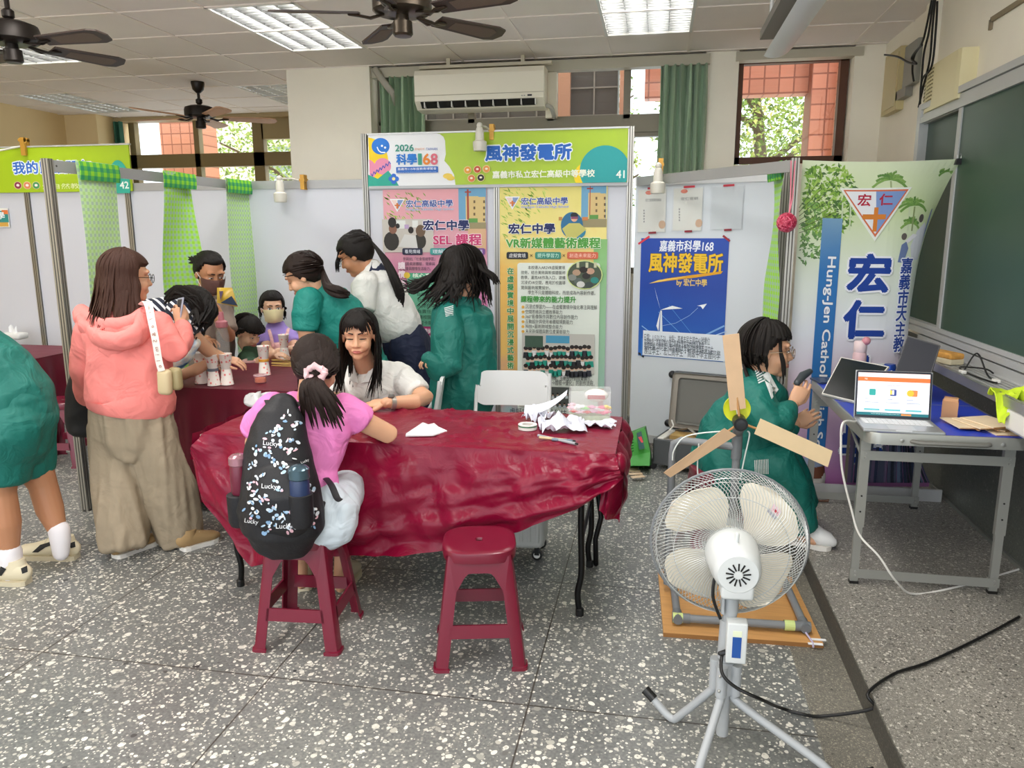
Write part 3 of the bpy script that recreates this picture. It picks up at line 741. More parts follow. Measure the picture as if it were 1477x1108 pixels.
def smalltext(s,lines,x0,y0,dy,hgt,c,xw=None):
    for i,(tx,ind,wd) in enumerate(lines): s.ptext(tx,x0+ind,y0+i*dy,x0+ind+wd,y0+i*dy-hgt,c,bold=.0007);s.lv -= 1
    s.up()
def school_head(s,ox,oy):
    s.ppoly([(562+ox,287+oy),(584+ox,287+oy),(573+ox,306+oy)],'f4f4f4');s.ppoly([(573.5+ox,288.5+oy),(582+ox,288.5+oy),(573.5+ox,303+oy)],'7f97c4')
    s.ppoly([(564+ox,288.5+oy),(572.5+ox,288.5+oy),(572.5+ox,303+oy)],'f0d8d0');s.prect(572+ox,301+oy,574.4+ox,293+oy,'d9772f');s.prect(569.5+ox,297.3+oy,577+ox,295.3+oy,'d9772f')
    s.ptext('宏仁高級中學',586+ox,299+oy,653+ox,288+oy,'2f4a9a',bold=.0018,halo='f2f6fa',halo_w=.005)
    s.ptext('Hung-Jen Catholic High School',586+ox,304.5+oy,654+ox,300+oy,'5a5f9a',bold=.0004,halo='e8ecf4',halo_w=.002)
def campus(s,x0,x1,y0,seed):
    r=random.Random(seed);s.prect(x0+10,y0+60,x1,y0,'6fa6c8')
    s.prect(x0+20,y0+50,x0+38,y0+12,'d9bf83');s.prect(x1-12,y0+50,x1-1,y0+13,'d9bf83');s.prect(x0+22,y0+50,x0+24,y0+2,'a8432f');s.prect(x0+18.5,y0+7,x0+27.5,y0+5,'a8432f')
    for yy in (18,27,36,44):
        for xx in (x0+31,x1-4): s.prect(xx,y0+yy+4,xx+2.6,y0+yy,'6f5a3c');s.lv -= 1
    s.up();s.prect(x0+10,y0+62,x1,y0+50,'9a8f6a');s.prect(x1-25,y0+50,x1-12,y0+44,'5f9a4a')
def leaves(s,x0,y0,x1,y1,n,cols,seed=1,sz=4):
    r=random.Random(seed)
    for k in range(n):
        x,y=r.uniform(x0,x1),r.uniform(y0,y1)
        if (x-x0)/(x1-x0)+(y-y0)/(y1-y0) > 1.25: continue
        a=r.uniform(.2,1.2);L=r.uniform(.5,1)*sz
        s.ppoly([(x,y),(x+L*math.cos(a)-L*.2*math.sin(a),y+L*math.sin(a)+L*.2*math.cos(a)),(x+2*L*math.cos(a),y+2*L*math.sin(a)),(x+L*math.cos(a)+L*.2*math.sin(a),y+L*math.sin(a)-L*.2*math.cos(a))],r.choice(cols));s.lv -= 1
    s.up()

# yellow and green poster
M,w,h=sheet(720.5,268.5,876.5,265,612,YP-.018)
s=Sheet(w,h,M,gradm('wash_yellow',[(0,'8fbfc4'),(.12,'d89a9a'),(.3,'e9c06a'),(.62,'ecb95a'),(.8,'f0e08a'),(1,'e4d877')],2,M.to_translation().z,M.to_translation().z+h),.002)
leaves(s,721,269,785,345,150,('8fbb3f','a9cc4f','6f9f33','c3da72'),4,5);campus(s,828,875,266,2)
s.prect(853,560,876,345,gradm('wash_green',[(0,'a8cfc0'),(1,'8cc578')],2,.4,1.5));school_head(s,166,-3.5)
s.pdisc(825,325,16,'2a6f9a',ry=19);s.pdisc(831,334,14,'2f86a8',ry=11);s.ppoly([(811,330),(821,322),(836,322),(846,331),(829,345),(818,343)],'c7c26a')
s.pdisc(828.5,314,5,'e8b592',ry=6);s.pdisc(828.5,310.5,5.4,'20262f',ry=4);s.prect(824,316,834,312.5,'8a4a6a');s.prect(840,318,848,313,'d98a4f');s.prect(806,318,811,313,'c98f4f')
s.ptext('宏仁中學',734,337,800.5,322.5,'14245f',bold=.004,halo='f4f8ff',halo_w=.008)
s.ptext('VR新媒體藝術課程',730.5,358,866,343,'4f9f3c',bold=.004,halo='f6fbe8',halo_w=.008)
for x0,x1,c,tx,tc in ((731,762,'1d2430','虛擬實境','f4f4f4'),(772,809.5,'3f8f7c','提升學習力','d8fff0'),(818,863,'d9694a','創造未來能力','ffd9c8')):
    s.prect(x0,373.5,x1,363.5,c,.012);s.ptext(tx,x0+3.5,371.5,x1-3.5,365.5,tc,bold=.001)
s.ptext('×',764.5,370.5,768.5,366.5,'5f4a2a');s.ptext('×',811.5,370.5,815.5,366.5,'5f4a2a')
s.prect(747,600,866,379.5,'e8efe6',.02)
s.vtext('在虛擬實境中展開沉浸式藝術',s.uv(730.5,0)[0],s.uv(0,382)[1],.049,'3f8a4a',.0026,'f2fae0',.005,step=.0595)
smalltext(s,(('本校導入AR2VR虛擬實境',10,53.5),('技術，結合美術與新媒體藝術',0,64),('教學，運用AR作為入口，建構',0,64),('沉浸式VR空間，應用於校園導',0,64),('覽與藝術展覽設計。',0,42),('學生不只是體驗科技，而是成為內容創作者。',10,97)),752,388.3,7.25,5,'3a3f3c')
s.ptext('課程帶來的能力提升',752,435.5,831,427.5,'3f9a3a',bold=.0018)
for i,(tx,wd) in enumerate((('沉浸式學習力——在虛擬實境中強化專注與理解',103),('空間思維與立體敘事能力',53),('360°影像製作與數位內容創作能力',75),('互動設計與使用者體驗規劃能力',68),('科技×藝術跨域整合能力',53),('未來新媒體與數位產業銜接力',63))):
    y=445+i*7.05;s.ptext(tx,758.5,y,758.5+wd,y-5,'3a3f3c',bold=.0006);s.lv -= 1;s.pdisc(755,y-2.5,2.2,'e6b04a',n=8);s.lv -= 1
s.lv += 2
s.pdisc(843.5,396.5,26,'d8e89a',ry=21);s.pdisc(843.5,396.5,24.5,'4d5a48',ry=19.7)
for x,y,c in ((834,405,'5f6a66'),(846,398,'2c2a2a'),(858,404,'2f8f86'),(852,391,'c9a088'),(832,393,'b99a80'),(842,389,'2a2320'),(838,410,'d8d8d4'),(850,411,'3f4a48'),(826,400,'8a8f88')): s.pdisc(x,y,6,c,ry=4.6,n=12)
for x in (832,845,857): s.prect(x,386,x+4,378.5,'cfd0b0')
crowd(s,754,482,858,536,'c8c6bf',('2b2f3a','1f9a86','20242c','e8e8e8','2a8f80'),3,seed=5);s.prect(758,500,784,484,'3f5a4a');s.prect(788,494,822,484,'4f9fc4')
smalltext(s,(('發、實驗建構、互動設計到成果展示，',22,80),('「規劃→製作→體驗→優化」的創作流程。',18,88)),752,547,6.6,4.8,'3a3f3c')
crowd(s,750,556,782,585,'d8cfc8',('d8d8d8','2b2f3a','8a5a50'),1,seed=6);crowd(s,789,558,824,585,'4a4f4c',('cfd6d8','2b2f3a','b8c4c8'),2,seed=7)
s.ptext('虛擬實境不只是科技',736,598,818,590,'2a2a3a',bold=.001)
tag(s.build('poster'),'tall yellow and green school poster on the right of the two under the sign','poster')

# pink poster
M,w,h=sheet(552,275,701.5,270.5,618,YP-.018)
z0=M.to_translation().z
s=Sheet(w,h,M,gradm('wash_pink',[(0,'c05a92'),(.3,'d07aa6'),(.6,'cf7fae'),(.8,'dfa3b0'),(1,'e3a0a8')],2,z0,z0+h),.002)
leaves(s,553,275,610,350,120,('8fbb3f','a9cc4f','6f9f33'),5,5);campus(s,652,701,271,3);school_head(s,0,0)
s.prect(553,364,625,316,'c9c4bc');s.prect(570,330,585,318,'e3e6e2');s.prect(595,328,603,318,'e3e6e2')
for x,y,r,c in ((565,348,11,'2e2a26'),(567,330,6,'8a5f4c'),(566,321,6,'1f1a18'),(606,348,9,'33302a'),(607,333,7,'6a5440'),(593,332,4,'241d1b'),(574,326,3,'201c1a')): s.pdisc(x,y,r,c,ry=r*1.25,n=16)
s.ppoly([(575,356),(584,338),(600,340),(603,358)],'d8d8d6');s.prect(584,330,590,324,'b9a0c8')
s.prect(676,360,701,330,'d9b08a')
s.ptext('宏仁中學',611,332,676.5,317.5,'14245f',bold=.004,halo='f8f4ff',halo_w=.008)
s.ptext('SEL 課程',626,353.5,694.5,337.5,'c8316e',bold=.004,halo='fff4f8',halo_w=.008)
for x0,x1,c,tx in ((581,610,'1d2440','看見情緒'),(621,660,'3f9a96','理解情緒'),(667,700,'7f4f9a','調節情緒')):
    s.prect(x0,367.5,x1,358,c,.012);s.ptext(tx,x0+3.5,365.5,x1-3.5,360,'eef4ff',bold=.001)
smalltext(s,(('參與SEL「社會情緒學習」',0,46),('透過桌遊體驗，覺察與',0,46),('社會與關懷生活能力。',0,40)),582,376,7,5,'3a2f4a')
s.vtext('讓情緒成為力量',s.uv(563,0)[0],s.uv(0,375)[1],.058,'fbeaf4',.003,'c04a8a',.005,step=.066)
s.prect(590,470,668,400,'6fc0a0',.01);s.prect(590,401,650,394,'4fb08a',.01);s.ptext('核心亮點',596,400,632,394.5,'f2fff4',bold=.0015);s.pdisc(588,397,4.6,'f2d04a',n=10)
smalltext(s,(('「四大核心」',0,34),('自我覺察能力',3,40),('自我管理能力',7,36),('社會覺察能力',7,36),('人際技巧',7,26),('負責任決定',7,34),('友善校園情境小卡',4,46),('學習卡融入生活',4,44)),596,410.5,8.2,5,'25423c')
s.prect(592,482,668,472,'c63f86',.006);s.ptext('多元情緒課程',597,480.5,640,474,'fff0f8',bold=.0015)
s.prect(598,532,640,484,'e6e2e8',.006);smalltext(s,(('同 理',4,18),('尊重與包容心',3,34),('跨文化溝通',3,32),('實踐關懷',3,28)),599,493,9.5,5.5,'3a3a3a')
smalltext(s,(('營造正向支持的學習校園文化',0,60),('看見每一個學生的情緒亮點',0,60)),596,544,8,5,'4a2440')
crowd(s,600,556,618,590,'d0d0d0',('3a3f48','2b2f3a'),1,seed=8);crowd(s,622,556,650,590,'c8c8c8',('3a3f48','8a8fa0'),1,seed=9);s.prect(606,602,690,588,'2f7fd0')
tag(s.build('poster'),'tall pink school poster on the left of the two, half hidden by students','poster')

# blue poster and pouches on the angled panel
_d=(PB-PA).normalized();_nn=V(_d.y,-_d.x,0);_P0=PA + _nn*.008
M,w,h=sheet(925,345,1052,342.5,513,P0=_P0,n=_nn)
s=Sheet(w,h,M,gradm('wash_blue',[(0,'2f6fc0'),(.3,'1452b0'),(.6,'0c3fa0'),(1,'0d45ad')],2,M.to_translation().z,M.to_translation().z+h,noise_amt=.06),.002)
s.ptext('嘉義市科學168',951,362.5,1029,347,'f2f6ff',bold=.002,shear=.06)
s.ptext('風神發電所',936,392,1043,366,'f0c32a',bold=.0045,halo='4a3208',halo_w=.0075)
s.ppoly([(937,409),(960,402),(1000,396.5),(1043,391),(1040,395),(1000,401),(965,405)],'e0a21c');s.ppoly([(936,409),(950,404),(990,399),(985,400.5)],'f4d36a')
s.ptext('by 宏仁中學',976,413.5,1020,403,'e6c76a',bold=.0015)
for a,b_,wd,c in (((926,470),(948,487),.006,'9fc6f0'),(((950,450),(1006,505),.004,'6fa6e0')),((1000,492),(1045,470),.012,'7fb0e6'),((930,480),(950,500),.005,'bcd8f6'),((965,440),(1000,484),.003,'5f98d8'),((985,500),(1048,478),.006,'b4d2f2')):
    s.line([s.uv(*a),s.uv(*b_)],wd,c)
s.ppoly([(951.5,486),(953,448),(955,448),(956,486)],'e2ebf4')
for p in (((953,447),(944,413),(948,430)),((953,447),(985,445),(970,441)),((953,447),(950,478),(947,470))): s.ppoly([p[0],p[1],p[2]],'f2f6fa')
s.ppoly([(1006,441),(1020,438),(1014,446),(1011,442)],'f2f6fa');s.line([s.uv(*p) for p in ((955,470),(975,466),(995,455),(1007,444))],.002,'bcd8f6')
s.prect(927,512,1051,484,gradm('wash_pale',[(0,'d8e2ec'),(1,'e6edf4')],2,0,1));s.prect(925,513,927.5,488,'3f7fd0')
smalltext(s,(('日期：115/3/17-21　地點：嘉義市民生國中41號攤位',0,95),('指導教授：嘉義高學校/國立嘉義大學電子物理學系教授',0,86),('指導老師：林老師・國立嘉義大學電子物理學系研究生',0,100),('展位學生：宏仁高學生・高級中學全體同學',0,110)),929.5,491.3,6.35,4.4,'33404f')
po=tag(s.build('poster'),'blue wind power poster with gold lettering taped to the angled panel','poster')
def tape(px,py,dx,dy,c,label_parent,wd=.014,P0=_P0,n=_nn):
    o=hit(px,py,P0,n)+n*.003;e=hit(px+dx,py+dy,P0,n)+n*.003;d=(e-o).normalized();q=d.cross(n)*wd/2
    m=MB();m.prism([o+q,e+q,e-q,o-q],n*.0008,flatm(c));m.build('tape',None,label_parent)
tape(921,352,16,-11,'d8384a',po);tape(1043,340,10,8,'9a2030',po);tape(921,509,8,6,'202630',po);tape(1036,515,9,-4,'202630',po)
M_pouch=bpy.data.materials.new('clear_pouch');M_pouch.use_nodes=True
_b=M_pouch.node_tree.nodes['Principled BSDF'];_b.inputs['Alpha'].default_value=.14;_b.inputs['Base Color'].default_value=(.85,.88,.9,1);_b.inputs['Roughness'].default_value=.12
for k,(x0,x1,y0,y1,lb) in enumerate(((920,963,272,336,'leftmost clear pouch of printed cards on the angled panel, under the clip lamp'),(971,1016,270,334,'middle of the three clear pouches above the blue poster'),(1026,1075,268,332,'rightmost clear pouch above the blue poster, with plain grey card'))):
    M,w,h=sheet(x0,y0,x1,y0-1,y1,P0=_P0+_nn*.004,n=_nn)
    t=thing('card_pouch',lb,'pouch',M.to_translation(),'clear pouches taped over the blue poster')
    sh=Sheet(w*.93,h*.95,M @ Matrix.Translation((w*.03,h*.02,0)),flatm('dcdcd4' if k < 2 else 'c9cfd3'),.001)
    if k < 2:
        sh.ptext(('宏仁官網學校網站','宏仁官網')[k],x0+11,y0+19,x1-9,y0+14,'4a4a4a',bold=.0008)
        sh.pdisc(x0+16,y0+6,5,'d9694a',ry=3);sh.pdisc(x1-8,y1-12,5,'c9a07a',ry=6)
        for q in range(5): sh.prect(x0+8,y0+33+q*4,x0+10,y0+30.5+q*4,'8a8a8a');sh.lv -= 1
    sh.build('card',t)
    def _sl(u,v,M=M,w=w,h=h,k=k): return M @ V(u*w,v*h,.005+.003*math.sin(u*9+k)+.004*noise.noise(V(u*3,v*4,k)))
    m=MB();m.grid(_sl,14,18,M_pouch);m.build('sleeve',None,t,True)
    tape((x0+x1)/2-7,y0,16,-1,'c02f3f',t,P0=_P0+_nn*.012);tape((x0+x1)/2-6,y1,11,-.5,'8a1f2f',t,P0=_P0+_nn*.012)

# ------------------------------------------------------------------ clip lamps on the booth
M_clip=mat('gold_clip','c8963c',.4,metal=.3);M_lampw=mat('lamp_white','dcd8cc',.3)
def clip_lamp(px,py,Y,label,clip=None,cpy=None,s=1):
    """white spot lamp: cup pointing down, joint, arm to a clip on the rail"""
    c=at(px,py,Y);t=thing('clip_lamp',label,'lamp',c,'white clip lamps on the booth rails')
    T_=Matrix.Translation(c) @ Matrix.Scale(s,4)
    m=MB();m.lathe([(.046,-.075),(.05,-.04),(.05,-.012),(.032,.0),(.03,.06),(.022,.085),(.012,.09)],M_lampw,20,T_);m.build('lamp_head',None,t,True)
    m=MB();m.lathe([(.04,-.077),(.042,-.07)],mat('lamp_glass','b9b5a6',.3),20,T_);m.build('lens',None,t)
    m=MB();m.ball(c+V(0,0,.1)*s,.022*s,M_black if clip is None else M_lampw,10,8)
    k=at(*(clip or (px+14,py-30)),Y+.11)
    m.tube([c+V(0,0,.1)*s,(c+k)/2+V(0,0,.06),k],.007,M_lampw,8);m.build('arm',None,t,True)
    M2=Matrix.Translation(k)
    m=MB();m.box((-.016,-.03,-.06),(.016,-.006,.05),M_clip,M2);m.box((-.016,.006,-.06),(.016,.03,.05),M_clip,M2);m.box((-.022,-.034,.0),(.022,.034,.02),M_clip,M2);m.build('clip',None,t)
clip_lamp(692,202,YP-.12,'white clip lamp in front of the wide lime sign',(710,190))
clip_lamp(404,277,YP-.14,'white clip lamp on the rail above the masked girl',(438,262))
clip_lamp(949,262,5.3,'white clip lamp over the leftmost clear pouch',(953,240))
t=thing('clip','gold clip with a white cord on top of the left lime sign','clip',at(36,215,YP-.03));k=at(36,210,YP-.03);M2=Matrix.Translation(k)
m=MB();m.box((-.02,-.03,-.08),(.02,-.006,.06),M_clip,M2);m.box((-.02,.006,-.05),(.02,.03,.06),M_clip,M2);m.box((-.03,-.034,.03),(.02,.034,.05),M_clip,M2);m.build('jaw',None,t)
m=MB();m.tube([k,at(0,217,YP-.1),at(-40,232,YP-.15)],.008,M_lampw,8);m.build('cord',None,t)

# ------------------------------------------------------------------ green gingham strips
def gingham(name,c_light,c_line,c_dot,period=.042):
    m=bpy.data.materials.new(name);m.use_nodes=True;nt=m.node_tree;b=nt.nodes['Principled BSDF']
    tc=nt.nodes.new('ShaderNodeUVMap');sx=nt.nodes.new('ShaderNodeSeparateXYZ');nt.links.new(tc.outputs[0],sx.inputs[0])
    def band(s):
        a=nt.nodes.new('ShaderNodeMath');a.operation='FRACT';d=nt.nodes.new('ShaderNodeMath');d.operation='MULTIPLY';d.inputs[1].default_value=1/period
        nt.links.new(s,d.inputs[0]);nt.links.new(d.outputs[0],a.inputs[0]);g=nt.nodes.new('ShaderNodeMath');g.operation='LESS_THAN';g.inputs[1].default_value=.5;nt.links.new(a.outputs[0],g.inputs[0]);return g.outputs[0]
    x,y=band(sx.outputs[0]),band(sx.outputs[1])
    def mix(f,a,c):
        q=nt.nodes.new('ShaderNodeMix');q.data_type='RGBA';nt.links.new(f,q.inputs[0])
        for i,z in ((6,a),(7,c)):
            if isinstance(z,str): q.inputs[i].default_value=(*rgb(z),1)
            else: nt.links.new(z,q.inputs[i])
        return q.outputs[2]
    col=mix(x,mix(y,c_line,c_light),mix(y,c_light,c_dot));nt.links.new(col,b.inputs['Base Color']);b.inputs['Roughness'].default_value=.8
    return m
M_g1=gingham('gingham_pale','bfe0a4','b0d98a','a9c6ae',.036);M_g2=gingham('gingham_lime','a8dc7a','9fdc38','a2c4b0',.036);M_g3=gingham('gingham_top','56b04a','8fd02c','2a8f60',.05)
def add_uv(o,fn):
    uv=o.data.uv_layers.new(name='UVMap')
    for lp in o.data.loops: uv.data[lp.index].uv=fn(o.data.vertices[lp.vertex_index].co)
def strip(A,B,ztop,zbot,label,m1,twist=0,wav=.012,ph=0):
    A,B=Vector(A),Vector(B);d=(B-A).normalized();n=V(d.y,-d.x,0);w=(B-A).length
    def fn(u,v):
        z=ztop+(zbot-ztop)*v;a=twist*math.sin(min(1,v*1.6)*PI)*(u-.5);k=1-abs(twist)*.25*math.sin(min(1,v*1.5)*PI)
        p=A+d*(w*(.5+(u-.5)*k))+n*(.035+wav*math.sin(v*7+u*3+ph)+a*w);p.z=z;return p
    b=MB();b.grid(fn,8,30,m1,.0015);t=tag(b.build('gingham_strip',None,None,True),label,'cloth strip','green gingham strips on the booth frame')
    add_uv(t,lambda c: ((c-A).dot(d),c.z))
    def fo(u,v):
        a=PI*1.0*v;p=A+d*(w*u)+n*(.022*math.cos(a*1.0)+.002);p.z=1.935+.0+(.062*(1-v) if v < .5 else .031)+(.05 if v < 2 else 0)*(.6-v);return p
    b=MB();b.grid(lambda u,v: A+d*(w*u*1.02-w*.01)+n*(.056+.006*math.sin(v*PI))+V(0,0,ztop-.005-.1*v-A.z),8,6,M_g3,.004);f2=b.build('folded_hem',None,t,True)
    add_uv(f2,lambda c: ((c-A).dot(d),c.z))
def on_bar(px): q=atx(px,250,-3.235);return V(-3.255+.034*(q.y-3.76),q.y,2.0)
strip(on_bar(106),on_bar(160),2.005,.25,'pale green gingham strip nearest the camera on the left side frame',M_g1)
strip(on_bar(222),on_bar(266),2.005,.3,'twisted lime gingham strip in the middle of the left side frame',M_g2,.25,.03,1)
strip(on_bar(311),on_bar(347),2.005,.3,'pale green gingham strip farthest along the left side frame',M_g1,0,.008,2)
A_,B_=V(.48,4.93,2),V(.66,4.62,2)
strip(at(1123.5,246,4.86),at(1143,240,4.6),1.99,.9,'lime gingham strip hanging beside the pink twine ball',M_g2,.1,.01,3)

# pink twine ball
c=at(1134.5,321,4.4);t=thing('twine_ball','ball of pink plastic twine hanging from the booth rail beside the banner','twine',c)
M_tw=mat('pink_twine','b8304f',.35);m=MB();m.ball(c,.047,M_tw,16,10)
for k in range(26):
    a=Euler((rnd.uniform(0,6),rnd.uniform(0,6),rnd.uniform(0,6))).to_matrix()
    m.tube([c+a @ V(.049*math.cos(q),.049*math.sin(q),.012*math.sin(2*q+k)) for q in [2*PI*i/16 for i in range(16)]],.0035,M_tw if k % 3 else mat('pink_twine_pale','d9647c',.35),5,True)
m.build('winding',None,t,True)
m=MB()
for px in (1141,1147): m.tube([c+V(.01,0,.04),at((1138+px)/2+1,285,4.42),at(px,232,4.46)],.0035,mat('pink_twine_pale','d9647c',.35),5)
m.build('string',None,t)

# ================================================================== RIGHT SIDE: BANNER, BLACKBOARD, WORK TABLE
# tall school banner, its right edge curling away halfway down
bx0,bx1,bz0,bz1=.765,1.61,.13,1.985
_Mb=frame(V(bx0,4.58,bz0),V(1,.12,0).normalized(),V(0,0,1))
BW,BH=(bx1-bx0)/math.cos(math.atan(.12)),bz1-bz0
def _bend(q):
    t=max(0,(q.x-.55*BW)/(.45*BW));v=q.y/BH;k=math.sin(min(1,max(0,(v-.02)/.98))*PI)**.8*(.35+.65*(v > .0))
    return V(q.x-.16*k*t*t*t,q.y-.012*t*math.sin(v*PI)-.012*math.sin(q.x/BW*PI),q.z+.012*math.sin(q.x*9+v*2)*.5-.16*k*t*t)
s=Sheet(BW,BH,_Mb,gradm('banner_wash',[(0,'b06fa8'),(.12,'c79fc8'),(.3,'e3cbe0'),(.5,'e6eaf0'),(.72,'dfe9d2'),(.86,'d0e0ac'),(1,'e0ebc8')],2,bz0,bz1,noise_amt=.05,nscale=4),.0015,_bend)


def blob(cx,cy,n,rx,ry,cols,sz,seed):
    r=random.Random(seed)
    for k in range(n):
        a,q=r.uniform(0,2*PI),math.sqrt(r.random());x,y=cx+rx*q*math.cos(a),cy+ry*q*math.sin(a);L=sz*r.uniform(.5,1.2);b=r.uniform(0,2*PI)
        u,v=s.uv(x,y)
        if not (.004 < u-L and u+L < BW-.004 and .004 < v-L and v+L < BH-.004): continue
        s.poly([(u+L*math.cos(b),v+L*math.sin(b)),(u+L*.4*math.cos(b+1.6),v+L*.4*math.sin(b+1.6)),(u-L*math.cos(b),v-L*math.sin(b)),(u+L*.4*math.cos(b-1.6),v+L*.4*math.sin(b-1.6))],r.choice(cols));s.lv -= 1
    s.up()
blob(1192,285,520,46,55,('6f9f3f','8fbb4f','557f33','a9cc62','4a6f3a','8fb84a'),.021,4);blob(1166,332,170,24,50,('5a7f4a','6f9a58','7fae5a'),.018,5)
for k in range(7): s.line([s.uv(1152,300+k*6),s.uv(1180+k*6,262+k*8)],.003,'4f5a3a');s.lv -= 1
s.up()
for x0,x1 in ((1214,1219),(1226,1229),(1282,1286),(1312,1316)): s.line([s.uv(x0,330),s.uv(x0+2,290)],.008,'cfdcb8');s.lv -= 1
s.up()
def palm(x,y,r,seed):
    q=random.Random(seed);u,v=s.uv(x,y)
    for k in range(11):
        a=PI*(.02+.96*k/10)+q.uniform(-.1,.1);L=r*q.uniform(.7,1);pts=[(u+L*t*math.cos(a),v+L*t*math.sin(a)-L*.55*t*t) for t in (0,.35,.7,1)]
        pts=[p for p in pts if .004 < p[0] < BW-.004 and .004 < p[1] < BH-.01]
        if len(pts) > 1: s.line(pts,.013,q.choice(('6f9a4a','86ad5a','5f8a44')));s.lv -= 1
    s.up()
palm(1285,255,.1,1);palm(1321,292,.1,2);palm(1318,318,.07,3);palm(1375,245,.07,4)
s.line([s.uv(1319,330),s.uv(1322,295)],.01,'8fa06a');s.line([s.uv(1287,300),s.uv(1285,258)],.008,'a4b380')
# angel statue photograph, left as loose pale shapes
s.ppoly([(1318,352),(1330,330),(1347,318),(1357,330),(1352,350),(1340,372),(1322,372)],'d8dbe2');s.ppoly([(1352,330),(1360,300),(1364,298),(1362,318),(1350,348)],'8090b4');s.pdisc(1337,312,5,'5a5450',ry=6);s.pdisc(1306,338,4.5,'6a625e',ry=5);s.ppoly([(1296,375),(1302,350),(1310,345),(1314,355),(1306,376)],'6f82ac');s.ppoly([(1308,344),(1322,334),(1332,336),(1312,348)],'e8e8ea')
# blue column with the English name
u0=s.uv(1176,400)[0]-.005;u1=s.uv(1207,400)[0]-.005
s.rect(.13,.02,.24,1.55,gradm('banner_blue',[(0,'2a6fb4'),(.8,'3478ba'),(1,'7fa6c4')],2,.13,1.7,noise_amt=.03))
def vline_text(txt,u,v_top,hgt,length,c,**k): s.text(txt,u,v_top,c,height=hgt,width=length,rot=-PI/2,**k)
vline_text('Hung-Jen Catholic High School',.162,1.34,.058,1.28,'f4f6fa',bold=.002,halo='3c5f8a',halo_w=.004)
# crest
s.ppoly([(1211,269),(1316,267),(1262,345)],'eef2ea');s.ppoly([(1216.5,271.5),(1311,270),(1262.5,339)],'d9714a');s.ppoly([(1220,273.5),(1307,272.5),(1262.5,334.5)],'eef0f4');s.ppoly([(1264,273),(1307,272.5),(1264,333)],'7f9cd0')
s.prect(1258.5,331,1267.5,296,'d9822f');s.prect(1244,313.5,1278,306,'d9822f')
s.ptext('宏',1237,294,1257,277,'b8203f',bold=.002);s.ptext('仁',1268,293,1288,276.5,'b8203f',bold=.002)
def bigch(ch,x0,y1,x1,y0,bold=.013,hw=.026): s.ptext(ch,x0,y1,x1,y0,'16409a',bold=bold,halo='f2f4fa',halo_w=hw)
bigch('宏',1222,417,1285,365);bigch('仁',1216,484,1277,432);bigch('中',1214,580,1277,512)
bigch('學',1212,662,1275,600)
u,v=s.uv(1302,368)
s.vtext('嘉義市天主教',u,v,.088,'16409a',.003,'f2f4fa',.012,cw=.085,step=.0885)
# campus collage along the foot
r_=random.Random(5)
for k in range(26):
    a=.36+k*.019;s.rect(a,.03,a+r_.uniform(.012,.022),.12+r_.uniform(.1,.32),r_.choice(('2a3450','4a4f66','5f6f8a','1f2636','6a5a78','8a8070')));s.lv -= 1
s.up()
bn=tag(s.build('school_banner'),'tall school banner with crest and blue characters, hung between booth post and blackboard','banner')
m=MB();k=at(1383,232,4.66);M2=Matrix.Translation(k);m.prism([k+V(-.02,-.012,-.02),k+V(.02,-.012,-.02),k+V(.012,-.012,.012),k+V(-.012,-.012,.012)],(0,.024,0),M_black);m.tube([k+V(-.008,0,.01),k+V(-.012,0,.035),k+V(.012,0,.035),k+V(.008,0,.01)],.002,M_alu,5);m.build('binder_clip',None,bn)

# low board across the podium behind the banner foot
m=MB();m.box((.76,4.49,PZ),(1.62,4.505,PZ+.07),M_aluw);tag(m.build('floor_rail'),'grey metal rail on the podium under the school banner','rail')

# ------------------------------------------------------------------ blackboard
M_green=mat('blackboard_green','2d4a3a',.38,noise_amt=.12,noise_scale=2.5);M_green2=mat('blackboard_green_rear','25402f',.42,noise_amt=.1,noise_scale=2.5)
by0,by1,bzb,bzt=1.2,5.42,1.0,2.37;fx=1.575
t=thing('blackboard','long green sliding blackboard in an aluminium frame on the right wall','blackboard',(1.62,3.3,1.0))
m=MB();m.box((1.625,by0,bzb),(1.655,by1,bzt),M_green2);m.build('rear_board',None,t)
m=MB();m.box((1.592,by0,bzb+.06),(1.607,4.72,bzt-.1),M_green);fb=m.build('sliding_board',None,t)
m=MB();m.box((1.585,4.70,bzb+.05),(1.61,4.75,bzt-.1),M_aluw);m.build('board_edge',None,fb)
m=MB()
for i,(z0,z1,x) in enumerate(((bzt-.035,bzt,fx),(bzt-.075,bzt-.04,fx+.012),(bzt-.115,bzt-.08,fx))): m.box((x,by0,z0),(1.655,by1,z1),M_aluw)
m.box((fx+.02,by0,bzt-.12),(1.655,by1,bzt),M_alu);m.build('top_rail',None,t)
m=MB()
for z0,z1,x in ((bzb,bzb+.03,fx-.01),(bzb+.035,bzb+.06,fx+.008)): m.box((x,by0,z0),(1.655,by1,z1),M_aluw)
m.build('bottom_rail',None,t)
m=MB();m.box((fx-.002,by1-.06,bzb-.002),(1.657,by1,bzt+.001),M_aluw);m.build('end_post',None,t)
